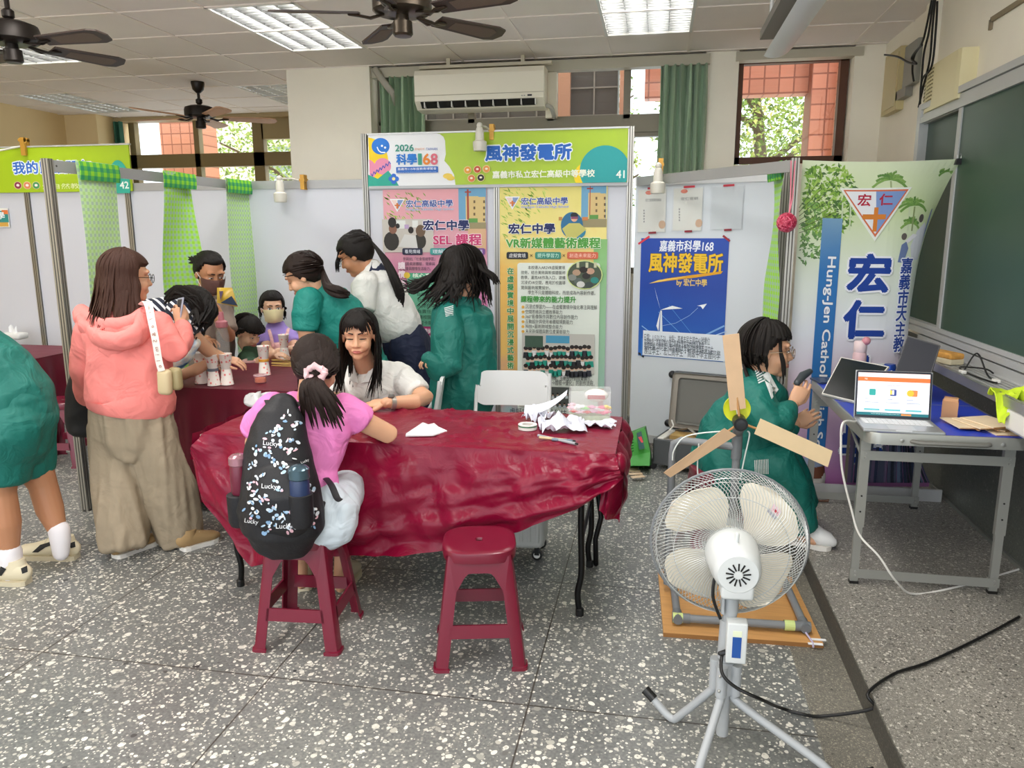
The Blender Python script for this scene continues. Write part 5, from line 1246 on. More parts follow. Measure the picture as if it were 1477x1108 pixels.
for x,y,a,lb in ((-1.345,2.685,5,'maroon plastic stool under the girl in the pink shirt'),(-4.1,4.62,10,'reddish plastic stool behind the stooping student, beside the side frame'),(-3.95,5.1,-5,'reddish plastic stool farther back, behind the black tote bag')):
    c=copy_tree(st);c.location=(x,y,0);c.rotation_euler=(0,0,math.radians(a));c['label']=lb

# ---- white folding chairs
M_chair=mat('chair_white','d9dbdb',.35)
def make_chair(label):
    t=thing('folding_chair',label,'chair',(0,0,0),'white folding chairs')
    m=MB();m.rbox((-.21,-.2,.43),(.21,.2,.455),.012,M_chair);m.build('seat',None,t,True)
    def bk(u,v):
        x=-.205+.41*u;e=max(0,abs(u-.5)-.38)/.12;return V(x,.235+.022*(1-(2*u-1)**2)+.03*v,.61+.2*v-(.03*e*e if v > .5 else -.02*e*e))
    m=MB();m.grid(bk,24,6,M_chair,.018);m.build('backrest',None,t,True)
    for s in (-1,1):
        m=MB();m.tube(smooth_path([V(s*.215,.27,.8),V(s*.215,.23,.6),V(s*.215,.1,.42),V(s*.215,-.22,.012)],4),.011,M_chair,8);m.build('front_leg',None,t,True)
        m=MB();m.tube([V(s*.19,-.14,.43),V(s*.19,.24,.012)],.011,M_chair,8);m.build('rear_leg',None,t)
    m=MB();m.tube([V(-.21,-.16,.1),V(.21,-.16,.1)],.009,M_chair,8);m.build('stretcher',None,t)
    return t
ch=make_chair('white folding chair standing empty behind the right half of the crimson table');ch.location=(-.785,4.05,0);ch.rotation_euler=(0,0,math.radians(4))
c=copy_tree(ch);c.location=(-1.47,4.12,0);c.rotation_euler=(0,0,math.radians(-74));c['label']='white folding chair turned sideways behind the long haired seated girl'

# ---- things on the front table
def sheetpaper(pts,label,name='paper_sheet',z=TZ+.008,th=.002,m_=M_paper,cat='paper',group=None):
    m=MB();m.prism([V(p.x,p.y,z) for p in pts],(0,0,th),m_);return tag(m.build(name),label,cat,group)
pp=[atz(x,y,.743) for x,y in ((585,630),(586,627),(610,611),(618,614),(626,612),(632,617),(645,623),(625,629))]
sheetpaper(pp,'small white cut paper lying in front of the long haired girl on the crimson cloth','cut_paper',th=.006)
pp=[atz(x,y,.743) for x,y in ((497,627),(500,620),(513,622),(512,627))]
sheetpaper(pp,'scrap of white paper at the elbow of the girl in pink','cut_paper')
def crumple(cx,cy,w,d,hgt,rot,seed,label):
    Mq=Matrix.Translation((cx,cy,TZ+.012)) @ rotz(rot)
    def fn(u,v):
        q=V((u-.5)*w,(v-.5)*d,0);n1=abs(noise.noise(V(u*3+seed,v*3,seed)))*hgt*1.6+abs(noise.noise(V(u*7,v*6+seed,3)))*hgt*.5
        edge=max(0,(v-.55))*hgt*1.8*(1 if seed % 2 else .2)
        return Mq @ (q+V(.02*noise.noise(V(v*4,seed,1)),.02*noise.noise(V(u*4,seed,2)),n1+edge))
    m=MB();m.grid(fn,16,12,M_paper2,.001);return tag(m.build('crumpled_paper',None,None,True,14),label,'paper','crumpled papers on the crimson cloth')
M_paper2=mat('paper_bluish','d9dce8',.55)
def P_(x,y,z=.745): q=atz(x,y,z);return q.x,q.y
crumple(*P_(810,618),.2,.17,.05,.3,2,'large crumpled white paper in the middle of the paper heap on the crimson cloth')
crumple(*P_(862,613),.15,.12,.02,-.1,4,'flat creased white paper at the right end of the heap, under the candy box')
crumple(*P_(778,605),.13,.11,.045,.8,6,'curled white paper at the left end of the heap on the crimson cloth')
Mq=Matrix.Translation((P_(775,610)[0],P_(775,610)[1]+.04,TZ+.02))
m=MB();m.grid(lambda u,v: Mq @ V(-.07+.2*u,.02*math.sin(u*4)+.03*v,.01+.11*u*u+.045*v*(1-u*.6)),12,5,M_paper2,.001);tag(m.build('curled_paper',None,None,True),'curled sheet of paper standing up out of the paper heap','paper')
c=V(*P_(761,618),TZ+.008);t=thing('tape_roll','white roll of tape with a green stripe in front of the paper heap','tape',c);T_=Matrix.Translation(c)
m=MB();m.lathe([(.025,0),(.042,0),(.042,.012),(.042,.022),(.025,.022),(.025,0)],mat('tape_white','e6e6e0',.4),28,T_,False);m.build('roll',None,t,True)
m=MB();m.lathe([(.0425,.013),(.0425,.019)],mat('tape_green','3f7a58',.4),28,T_,False);m.build('stripe',None,t)
for (x0,y0,x1,y1,c1,lb) in ((776,630,830,642,'9fa3a8','silver grey cutter lying in front of the paper heap'),(778,633,818,637,'c8b28a','wooden pencil lying beside the grey cutter'),(796,636,826,638,'6f7f8f','slim blue grey pen lying across the grey cutter')):
    a,b=V(*P_(x0,y0),TZ+.016),V(*P_(x1,y1),TZ+.016);t=thing('pen',lb,'pen',a)
    m=MB();m.tube([a,b],.006,flatm(c1,.4),8);m.build('barrel',None,t);m=MB();m.tube([b,b+(b-a).normalized()*.012],.004,M_black,8);m.build('tip',None,t)
# candy box
M_clear=bpy.data.materials.new('clear_plastic');M_clear.use_nodes=True;_b=M_clear.node_tree.nodes['Principled BSDF'];_b.inputs['Alpha'].default_value=.16;_b.inputs['Roughness'].default_value=.1;_b.inputs['Base Color'].default_value=(.92,.95,.93,1)
c=V(-.285,3.47,TZ+.008);Mq=Matrix.Translation(c) @ rotz(.08)
t=thing('candy_box','clear plastic box of wrapped sweets at the back right of the crimson table','box',c)
m=MB()
for a,b in (((-.095,-.06,0),(.095,-.057,.15)),((-.095,.057,0),(.095,.06,.15)),((-.095,-.06,0),(-.092,.06,.15)),((.092,-.06,0),(.095,.06,.15)),((-.095,-.06,0),(.095,.06,.003))): m.box(a,b,M_clear,Mq)
m.box((-.1,-.065,.06),(.1,-.058,.066),M_clear,Mq);m.build('tub',None,t)
m=MB();m.box((-.091,-.056,.003),(.091,.056,.035),mat('box_filling','a9b08a',.7,noise_amt=.3,noise_scale=50),Mq);m.build('filling',None,t)
for k in range(34):
    cl=rnd.choice(('e86a8a','f2d24a','8ad06a','f0f0ee','e8a0c0','d8403a','f6c8d8'));p=V(-.078+.0225*(k % 8)+rnd.uniform(-.005,.005),-.042+.042*((k//8) % 3)+rnd.uniform(-.006,.006),.045+.022*(k//24)+rnd.uniform(0,.01))
    mm=MB();mm.ball(Mq @ p,(.014,.011,.009),flatm(cl,.3),10,6);mm.box((p.x-.022,p.y-.006,p.z-.002),(p.x+.022,p.y+.006,p.z+.002),flatm(cl,.3),Mq)
    tag(mm.build('sweet'),'small wrapped sweet in the clear candy box','sweet','sweets in the clear box')
m=MB();m.ball(Mq @ V(.03,.01,.118),(.055,.035,.03),mat('snack_bag','f0ece6',.35),14,8);m.box((-.01,-.03,.108),(.07,-.029,.126),flatm('a83038'),Mq);tag(m.build('snack_bag',None,None,True),'white snack bag with a red band on top of the candy box','bag')
def bagfilm(c,sx,sy,sz,label,seed):
    def fn(u,v):
        a=2*PI*u;p=PI*v;d=1+.35*noise.noise(V(math.cos(a)*1.6+seed,math.sin(a)*1.6,v*3));return c+V(sx*math.cos(a)*math.sin(p)*d,sy*math.sin(a)*math.sin(p)*d,sz*(1-math.cos(p))*.5*d+.004)
    m=MB();m.grid(fn,26,14,mat('clear_bag','dfe3e2',.2,alpha=.6));return tag(m.build('plastic_bag',None,None,True,25),label,'bag')
c=atz(378,588,TZ+.02);bagfilm(V(c.x,min(3.5,c.y),TZ+.012),.085,.07,.07,'crumpled clear plastic bag on the crimson table behind the girl in pink',1)

# ---- paper cup toys on the second table
M_cup=bpy.data.materials.new('paper_cup_print');M_cup.use_nodes=True;nt=M_cup.node_tree;_b=nt.nodes['Principled BSDF'];_tc=nt.nodes.new('ShaderNodeTexCoord');_v=nt.nodes.new('ShaderNodeTexVoronoi');_v.inputs['Scale'].default_value=42
nt.links.new(_tc.outputs['Object'],_v.inputs['Vector']);_r=nt.nodes.new('ShaderNodeValToRGB');_r.color_ramp.interpolation='CONSTANT';_e=_r.color_ramp.elements;_e[0].color=(*rgb('d8574f'),1);_e[1].position=.16;_e[1].color=(*rgb('f2a7a0'),1);_q=_e.new(.3);_q.color=(*rgb('f4ede6'),1)
nt.links.new(_v.outputs['Distance'],_r.inputs[0]);nt.links.new(_r.outputs[0],_b.inputs['Base Color'])
def cup_profile(z,up): 
    p=[(.026,0),(.027,.002),(.036,.086),(.038,.088),(.037,.091),(.034,.088),(.026,.006)]
    return p if up else [(r,.091-q) for r,q in p[::-1]]
def make_cups(label,band,x,y,z=z2+.006,s=1):
    t=thing('paper_cup_toy',label,'paper cups',(x,y,z),'toys made of two dotted paper cups')
    M1=Matrix.Translation((x,y,z)) @ Matrix.Scale(s,4)
    m=MB();m.lathe(cup_profile(0,False),M_cup,24,M1,False);m.build('paper_cup',None,t,True)
    m=MB();m.lathe(cup_profile(0,True),M_cup,24,M1 @ Matrix.Translation((0,0,.0905)),False);m.build('paper_cup',None,t,True)
    if band: m=MB();m.lathe([(.028,.083),(.031,.085),(.031,.098),(.028,.1)],flatm(band),20,M1,False);m.build('band',None,t,True)
for (px,py,band,lb) in ((291,554,'9aa0a8','leftmost of three paper cup toys at the near left corner of the maroon table'),(309,557,'6d737c','middle paper cup toy with a grey band, a little taller than its neighbours'),(328,556,None,'right one of three paper cup toys at the near left corner, without a band'),(382,542,'e0a23c','paper cup toy with an orange band standing alone on the maroon table')):
    q=atz(px,py,z2);make_cups(lb,band,q.x,max(q.y,Y0_+.045),z2+.006)
c=V(*P_(376,553,z2)[:2],z2+.006);t=thing('rubber_band_jar','small clear jar of orange rubber bands on the maroon table','jar',c);T_=Matrix.Translation(c)
m=MB();m.lathe([(.034,0),(.036,.004),(.036,.04)],mat('jar_pink_clear','d8a0a8',.15,alpha=.4),24,T_);m.build('jar',None,t,True);m=MB();m.lathe([(.03,.002),(.032,.004),(.031,.026),(.01,.03)],mat('orange_bands','ee8a2a',.6,bump=.5,bump_scale=150),20,T_);m.build('rubber_bands',None,t);m=MB();m.lathe([(.034,.04),(.039,.041),(.039,.046),(.034,.047)],mat('jar_rim','e6c8cc',.3),24,T_,False);m.build('rim',None,t)
c=V(*P_(362,523,z2)[:2],z2+.006);m=MB();T_=Matrix.Translation(c);m.lathe([(.035,0),(.055,0),(.056,.014),(.05,.016),(.035,.012),(.035,0)],mat('lid_pink','e3b9b4',.4),28,T_,False);tag(m.build('jar_lid',None,None,True),'pale pink ring lid in front of the boy on the maroon table','lid')
for k in range(7):
    a=V(*P_(392,521+k*1.4,z2)[:2],z2+.01+.004*(k % 3));b=V(*P_(441,522+k*1.7,z2)[:2],z2+.01+.004*((k+1) % 3));m=MB();m.tube([a,b],.0035,mat('bamboo','dcb868',.6),6);tag(m.build('chopstick'),'bamboo chopstick in the loose bundle on the maroon table','chopstick','bamboo chopsticks on the maroon table')

# ---- suitcases, bags on the floor
M_gsuit=mat('white_suitcase','d6d8d4',.35);M_dsuit=mat('grey_suitcase','55585a',.4);M_lin=mat('suitcase_lining','9a948a',.8);M_mesh=mat('suitcase_mesh','74746f',.9)
def caster(c,r,t,name='wheel',hub=None):
    m=MB();Mq=Matrix.Translation(c) @ Matrix.Rotation(PI/2,4,'X');m.lathe([(r*.5,-.011),(r,-.009),(r,.009),(r*.5,.011)],M_black,20,Mq);m.lathe([(.002,-.0115),(r*.62,-.0112),(r*.62,.0112),(.002,.0115)],hub or M_black,20,Mq);m.box((-.012,-.014,0),(.012,.014,r+.02),M_black,Matrix.Translation(c));m.build(name,None,t,True)
t=thing('suitcase','white ribbed suitcase standing under the right end of the crimson table','suitcase',(-.64,3.62,0))
m=MB();x0,x1=-.775,-.505;m.rbox((x0,3.52,.055),(x1,3.72,.56),.035,M_gsuit)
for k in range(6): m.rbox((x0+.03+k*.04,3.513,.1),(x0+.048+k*.04,3.53,.52),.004,M_gsuit)
m.build('shell',None,t,True)
for x in (x0+.035,x1-.035):
    for y in (3.545,3.695): caster(V(x,y,.027),.027,t,hub=mat('wheel_white','e6e6e2',.4))
sx=MB();t=thing('suitcase','dark grey suitcase lying open with its lid against the angled panel','suitcase',(.3,5.2,0))
_ang=math.atan2(PB.y-PA.y,PB.x-PA.x);Ms=Matrix.Translation((at(940,668,5.16).x+.01,5.17,0)) @ rotz(_ang)
for a,b in (((0,-.02,.05),(.68,0,.22)),((0,.26,.05),(.68,.28,.22)),((0,-.02,.05),(.02,.28,.22)),((.66,-.02,.05),(.68,.28,.22)),((0,-.02,.04),(.68,.28,.06))): sx.rbox(a,b,.008,M_dsuit,Ms)
sx.build('base_shell',None,t)
m=MB();m.box((.02,0,.06),(.66,.26,.075),M_lin,Ms);m.rbox((.02,.005,.18),(.66,.02,.222),.004,M_lin,Ms);m.rbox((.02,.0,.19),(.07,.26,.225),.01,mat('foam_white','d8d6cf',.8),Ms);m.build('lining',None,t)
Ml=Ms @ Matrix.Translation((0,.275,.22)) @ Matrix.Rotation(math.radians(-9),4,'X')
m=MB();m.rbox((0,.0,.005),(.68,.05,.42),.03,M_dsuit,Ml);lid=m.build('lid',None,t,True)
m=MB();m.rbox((.012,-.006,.017),(.668,.006,.408),.025,M_lin,Ml);m.build('lining',None,lid,True)
m=MB();m.rbox((.06,-.009,.05),(.44,-.004,.375),.02,M_mesh,Ml);m.box((.47,-.01,.05),(.64,-.005,.36),M_lin,Ml);m.build('net_pocket',None,lid)
m=MB();m.loft([Ms @ V(.1,.2,.24),Ms @ V(.2,.14,.28),Ms @ V(.33,.05,.23),Ms @ V(.4,.03,.22)],[(.02,.003)]*4,M_lin,8);m.loft([Ms @ V(.05,.22,.3),Ms @ V(.07,.2,.27),Ms @ V(.055,.15,.24)],[.006]*3,mat('clip_white','e6e4dc',.4),6);m.build('strap',None,t)
for x,z in ((-.005,.39),(-.005,.04)): q=Ml @ V(x,.03,z);m=MB();m.ball(q,.028,M_black,12,8);m.build('wheel',None,t,True)
for x in (.0,.66): caster(Ms @ V(x,.0,.026),.026,t)
m=MB();m.box((.09,.06,.08),(.3,.2,.235),mat('cardboard_box','b39358',.7),Ms);tag(m.build('cardboard_box'),'small brown cardboard box inside the open suitcase','box')
m=MB();m.box((.33,.05,.08),(.62,.22,.22),mat('packing_white','dedcd5',.7),Ms);tag(m.build('packing_box'),'white packing block inside the open suitcase, beside the turbine pole','box')
t=thing('shopping_bag','bright green shopping bag with a red label slumped beside the open suitcase','bag',at(918,672,5.2));M_gb=mat('bag_green','3f9a3a',.4)
q=lambda x,y,Y: at(x,y,Y)
m=MB();m.add([q(904,629,5.15),q(930,617,5.2),q(938,652,5.12),q(905,660,5.05),q(906,624,5.3),q(932,614,5.34),q(942,668,5.3),q(910,676,5.25),q(937,672,5.02),q(906,672,5.0)],[(0,3,2,1),(3,9,8,2),(4,5,6,7),(0,1,5,4),(1,2,6,5),(2,8,6),(0,4,7,3),(3,7,9),(9,7,6,8)],M_gb);m.build('body',None,t)
m=MB();m.add([q(918,625,5.13),q(925,622,5.14),q(930,647,5.08),q(922,649,5.06)],[(0,1,2,3)],flatm('2f5a5a'));m.add([q(920,631,5.115),q(925,629.5,5.12),q(928,638,5.1),q(922,640,5.095)],[(0,1,2,3)],flatm('d8404a'))
for k in range(6): a=q(906,632+k*4,5.13-k*.014);b=q(914,629.5+k*4,5.13-k*.014);m.add([a,b,b+V(0,0,-.008),a+V(0,0,-.008)],[(0,1,2,3)],flatm('1f6a2a'))
m.build('label',None,t)
m=MB();a=fl_=atz(913,678,.012)
for k in range(5): p=atz(908+k*3,668+k*4,.02+.006*k);m.box((-.045,-.02,0),(.045,.02,.004),mat('paper_tan','d8bfa0',.7),Matrix.Translation((p.x,p.y,.004+.005*k)) @ rotz(-.5+.25*k))
tag(m.build('wood_offcuts'),'tan offcuts lying on the floor by the green bag','offcuts',None,'stuff')

# ---- wind turbine model on its board
t=thing('wind_turbine','home made wind turbine of grey pipe with three plywood blades on a board','turbine',(.37,3.2,0));M_pvc=mat('grey_pipe','7d8184',.4);M_pvcd=mat('pipe_joint','6f7376',.4)
c0,c1=fl0,fl1=atz(957,912,.02),atz(1182,928,.02);c2=atz(1148,845,.02)
bw=V(c0.x,c0.y,0);ux=(V(c1.x,c1.y,0)-bw).normalized();uy=V(-ux.y,ux.x,0);Mt=frame(bw,ux,uy)
m=MB();m.box((0,0,0),(.615,.6,.018),mat('board_wood','c9965a',.55,noise_amt=.12,noise_scale=6,stretch=(1,10,1)),Mt);m.box((-.001,-.001,.0),(.616,0,.0175),mat('board_edge','9a6a38',.6),Mt);m.build('base_board',None,t)
m=MB();zf=.045;r=.02
for p,q_ in ((V(.06,.08,zf),V(.56,.08,zf)),(V(.56,.08,zf),V(.56,.5,zf)),(V(.06,.08,zf),V(.06,.5,zf)),(V(.06,.5,zf),V(.56,.5,zf))): m.tube([Mt @ p,Mt @ q_],r*.82,M_pvc,12)
for p,d in ((V(.56,.08,zf),V(-1,0,0)),(V(.06,.08,zf),V(1,0,0)),(V(.56,.08,zf),V(0,1,0)),(V(.06,.08,zf),V(0,1,0))): m.loft([Mt @ (p-d*.022),Mt @ (p+d*.05)],[r,r],M_pvcd,12,caps='flat')
m.build('pipe_frame',None,t,True)
m=MB()
for p in (V(.5,.08,zf),V(.06,.08,zf+.0)): m.lathe([(r*1.03,-.02),(r*1.03,.02)],flatm('c8d88a'),14,Mt @ Matrix.Translation(p+V(.0,0,0)) @ Matrix.Rotation(PI/2,4,'Y'),False)
m.build('green_tape',None,t)
m=MB();m.tube([Mt @ V(.56,.06,.03),Mt @ V(.575,.0,.02),Mt @ V(.57,-.03,.019)],.004,flatm('b8aec8'),6);m.box((.575,.02,.019),(.63,.033,.022),M_paper,Mt @ Matrix.Translation((.0,.0,0)));m.box((.555,-.015,.019),(.61,-.002,.022),M_paper,Mt);m.build('wire_tag',None,t)
hub=at(1067,609,3.17);ptop=V(at(1063,640,3.22).x,3.22,hub.z-.06);pb=V(ptop.x,3.22,.045)
m=MB();m.tube([pb,ptop],.0165,M_pvc,14);m.loft([ptop-V(0,0,.05),ptop+V(0,0,.02)],[.021,.021],M_pvcd,14,caps='flat');jn=V(ptop.x,3.22,at(1063,645,3.22).z)
m.loft([jn-V(0,0,.05),jn+V(0,0,.05)],[.022,.022],M_pvcd,14,caps='flat');ar=at(972,640,3.28);m.tube([jn,V(ar.x+.03,3.27,jn.z+.005),ar,V(ar.x-.005,3.28,ar.z-.05),V(ar.x-.006,3.28,.05)],.0165,M_pvc,14);m.build('pipe_mast',None,t,True)
m=MB();m.loft([hub+V(0,-.045,0),hub+V(0,.03,0)],[.028,.028],M_black,20,caps='flat');m.lathe([(.012,0),(.018,0),(.02,.004),(.01,.005)],mat('motor_face','2b2d30',.3),16,frame(hub-V(0,.045,0),V(1,0,0),V(0,0,1)));m.loft([hub+V(0,.0,-.02),ptop],[.022,.02],M_pvcd,14);m.build('motor',None,t,True)
wc=at(1063,590,3.225);m=MB();Mw=frame(wc,V(1,0,0),V(0,0,1));m.lathe([(.006,-.008),(.05,-.008),(.055,-.012),(.055,.004),(.05,.002),(.006,.002)],mat('lime_wheel','d8e02c',.4),32,Mw)
for k in range(4): m.lathe([(.002,-.0095),(.011,-.0093),(.011,-.008)],M_black,12,Mw @ Matrix.Translation((.026*math.cos(k*PI/2+.6),.026*math.sin(k*PI/2+.6),0)))
m.build('flywheel',None,t,True)
m=MB();m.tube([wc,hub],.007,M_alu,8);m.build('axle',None,t)
M_bl=mat('blade_ply','dcb994',.6,noise_amt=.05,noise_scale=12);M_bl2=mat('blade_ply_pale','ead0a6',.55,noise_amt=.04,noise_scale=12)
for pts,mm,dy in ((((1042,484),(1066,481),(1076,589),(1053,593)),M_bl,.008),(((1097,604),(1201,651),(1194,674),(1088,626)),M_bl2,0),(((1045,618),(1062,628),(967,689),(957,682)),M_bl,-.01)):
    m=MB();P=[at(x,y,3.155+dy+(.012 if i in (1,2) else 0)) for i,(x,y) in enumerate(pts)];m.prism(P[::-1],(0,.005,0),mm);bl_=m.build('blade',None,t)
    cpt=sum(P,V(0,0,0))/4;m=MB();e=min(P,key=lambda p: (p-hub).length);m.tube([hub+V(0,-.01,0),hub.lerp(cpt,.5)+V(0,.004,0)],.005,M_plye,6);m.build('blade_dowel',None,bl_)
m=MB()
for pl in (((1050,622),(1010,625),(985,632),(972,650),(970,664)),((1078,622),(1081,628),(1074,660),(1068,690)),((1008,640),(1006,672),(1007,690))): m.tube(smooth_path([at(x,y,3.2) for x,y in pl],5),.003,mat('clear_tubing','dfe6e2',.3),6)
m.build('wire',None,t,True)

# ---- pedestal fan seen from behind
M_fw=mat('fan_white','d2d6d6',.3);M_fg=mat('fan_grey','a9adb0',.35);M_fb=mat('fan_blade','e3dccb',.35,sss=0);M_wire=mat('fan_wire','c6c9c8',.3,metal=.3)
FC=at(1051,782,2.40);Ae=at(1071,836,2.14);ax=(FC-Ae).normalized();ax=V(ax.x*.6,ax.y,ax.z+.02).normalized();right=ax.cross(V(0,0,1)).normalized();upv=right.cross(ax).normalized()
Fm=frame(FC,right,upv,-ax)          # local z points backwards, to the motor and the camera
t=thing('pedestal_fan','white pedestal fan on a grey tripod, seen from behind in the foreground','fan',(FC.x,2.2,0))
RG=.245
def guard(sgn,depth,rin,n,tw):
    m=MB()
    for k in range(n):
        a=2*PI*k/n;pts=[]
        for q,(rr,zz) in enumerate(((rin,depth),(rin+(RG-rin)*.35,depth*.97),(rin+(RG-rin)*.7,depth*.8),(rin+(RG-rin)*.92,depth*.45),(RG,0))):
            aa=a+tw*(q/4)**1.2;pts.append(Fm @ V(rr*math.cos(aa),rr*math.sin(aa),zz*sgn))
        m.tube(pts,.0012,M_wire,4)
    for rr,zz,th in ((RG,0,.005),(RG*.94,depth*.5,.0016),(RG*.72,depth*.83,.0016),(rin,depth,.003)): m.tube([Fm @ V(rr*math.cos(2*PI*k/48),rr*math.sin(2*PI*k/48),zz*sgn) for k in range(48)],th,M_fg if th > .004 else M_wire,6,True)
    return m
guard(1,.075,.075,108,.55).build('rear_guard',None,t,True);fg_=guard(-1,.085,.045,96,-.5).build('front_guard',None,t,True)
m=MB();m.lathe([(.002,-.092),(.045,-.09),(.05,-.084),(.05,-.08)],M_fw,24,Fm);m.build('front_badge',None,fg_,True)
for k in range(4):
    a0=math.radians(118+90*k);
    def bld(u,v,a0=a0):
        r=.045+.178*u;wd=.1+1.2*math.sin(min(1,u*1.12+.1)*PI*.62)**1.0*.72;wd *= (1 if u < .82 else math.sqrt(max(.02,1-((u-.82)/.19)**2)))
        a=a0+(v-.42)*wd*1.35+.25*u;return Fm @ V(r*math.cos(a),r*math.sin(a),.02-.05*(v-.5)*(.5+u*.6)+.008*math.sin(v*PI))
    m=MB();m.grid(bld,16,12,M_fb,.002);b_=m.build('fan_blade',None,t,True)
    if k == 3:
        m=MB()
        for (u0,u1,v0,v1,c) in ((.72,.84,.42,.56,'e6c8d0'),(.75,.79,.45,.52,'c03a4a'),(.66,.72,.42,.58,'a9a9b4')):
            o=(bld(.7,.5)-bld(.7,.4)).cross(bld(.8,.5)-bld(.7,.5)).normalized();o=o if o.dot(Fm.to_3x3() @ V(0,0,1)) > 0 else -o
            m.add([bld(u0,v0)+o*.004,bld(u1,v0)+o*.004,bld(u1,v1)+o*.004,bld(u0,v1)+o*.004],[(0,1,2,3)],flatm(c))
        m.build('sticker',None,b_)
m=MB();m.lathe([(.02,-.03),(.046,-.025),(.048,.04),(.02,.045)],M_fb,24,Fm);m.build('blade_hub',None,t,True)
m=MB();m.lathe([(.064,.055),(.08,.06),(.082,.085),(.08,.1),(.076,.16),(.07,.2),(.066,.215),(.058,.224),(.0,.226)],M_fw,36,Fm);m.rbox((-.045,-.085,.15),(.05,-.02,.222),.01,M_fw,Fm);mh=m.build('motor_housing',None,t,True)
m=MB()
for k in range(13): Q=Fm @ Matrix.Rotation(2*PI*k/13,4,'Z');m.box((-.0022,.014,.224),(.0022,.036,.2275),M_black,Q)
m.build('vent_slots',None,mh)
m=MB();m.lathe([(.012,0),(.012,.004),(.002,.0045)],M_fw,14,Fm @ Matrix.Translation((0,0,.225)));m.loft([Fm @ V(0,.07,.16),Fm @ V(0,.098,.16)],[.006,.007],M_fw,10);m.build('oscillation_knob',None,mh,True)
neck=Fm @ V(-.005,-.09,.17);pole=V(neck.x-.004,neck.y+.03,0);cz=.30
m=MB();m.loft([neck+V(0,.01,.02),neck+V(0,.015,-.06),V(pole.x,pole.y,neck.z-.12)],[(.024,.02),(.022,.018),(.019,.019)],M_fg,14,caps='flat');m.box((-.03,-.02,-.035),(-.022,.02,.02),M_fg,Matrix.Translation(neck+V(0,.01,-.03)));m.build('neck',None,t,True)
cbz=at(1061,925,pole.y-.05).z;cb_c=V(at(1062,925,pole.y-.05).x,pole.y-.045,cbz)
m=MB();m.rbox((-.03,-.022,-.066),(.03,.022,.066),.005,M_fw,Matrix.Translation(cb_c));cbx=m.build('control_box',None,t,True)
m=MB();m.box((-.013,-.0235,-.045),(.013,-.0215,.022),flatm('1f4f9a',.4),Matrix.Translation(cb_c));m.box((-.013,-.0235,.024),(.013,-.0215,.042),flatm('dfe6c8',.4),Matrix.Translation(cb_c));m.build('speed_panel',None,cbx)
zc=at(1065,975,pole.y).z
m=MB();m.tube([V(pole.x,pole.y,at(1055,1060,pole.y).z),V(pole.x,pole.y,neck.z-.1)],.019,M_fg,18);m.loft([V(pole.x-.005,pole.y,zc+.06),V(pole.x-.002,pole.y,neck.z-.1)],[.023,.023],M_fg,18,caps='flat');m.build('pole',None,t,True)
m=MB();m.loft([V(pole.x,pole.y,zc-.06),V(pole.x,pole.y,zc+.05)],[.026,.026],M_fg,18,caps='flat')
lgs=((965,1036,945,1009),(1010,1112,None,None),(1195,1122,None,None),)
feet=[atz(968,1036,.014),atz(1003,1125,.014),atz(1205,1125,.014)]
dirs=[]
for f_ in feet: d=V(f_.x-pole.x,f_.y-pole.y,0).normalized();dirs.append(d);s0=V(pole.x,pole.y,zc)+d*.034;m.loft([s0-V(0,0,.055),s0+V(0,0,.045)],[.017,.017],M_fg,14,caps='flat');m.ball(s0+d*.017+V(0,0,.02),.005,M_alu,8,6);m.ball(s0+d*.017-V(0,0,.03),.005,M_alu,8,6)
m.build('leg_collar',None,t,True)
for f_,d in zip(feet,dirs):
    s0=V(pole.x,pole.y,zc)+d*.034;m=MB();e=f_-d*.04;tip=f_+d*.075+V(0,0,.05)
    m.tube(smooth_path([s0+V(0,0,.03),s0-V(0,0,.05),s0-V(0,0,.085)+d*.02,e+V(0,0,.035),f_,tip],4),.013,M_fg,12);lg=m.build('tripod_leg',None,t,True)
    m=MB();dd=(tip-f_).normalized();m.loft([tip-dd*.012,tip+dd*.03],[.016,.016],M_black,14,caps='flat');m.build('end_cap',None,lg)
m=MB();q=[cb_c+V(-.032,.0,-.045),at(1041,948,pole.y-.04),at(1042,972,pole.y-.07),at(1062,992,pole.y-.08),at(1100,1010,pole.y-.06),atz(1125,1021,.03),atz(1160,1031,.012),atz(1190,1033,.01),V(.74,atz(1220,1022,.06).y,.07),atz(1252,1000,PZ+.012),atz(1290,972,PZ+.008),atz(1340,955,PZ+.008),atz(1420,917,PZ+.008),atz(1470,890,PZ+.008)]
m.tube(smooth_path(q,8),.0055,M_cable,8);m.loft([cb_c+V(-.025,0,-.04),cb_c+V(-.045,0,-.048)],[.009,.007],M_black,8);m.build('power_cord',None,t,True)
m=MB();q=[neck+V(-.03,.02,.0),neck+V(-.05,.02,.04),neck+V(-.055,.01,-.02),neck+V(-.03,.01,-.09)];m.tube(smooth_path(q,6),.005,M_cable,8);m.build('motor_cable',None,t,True)

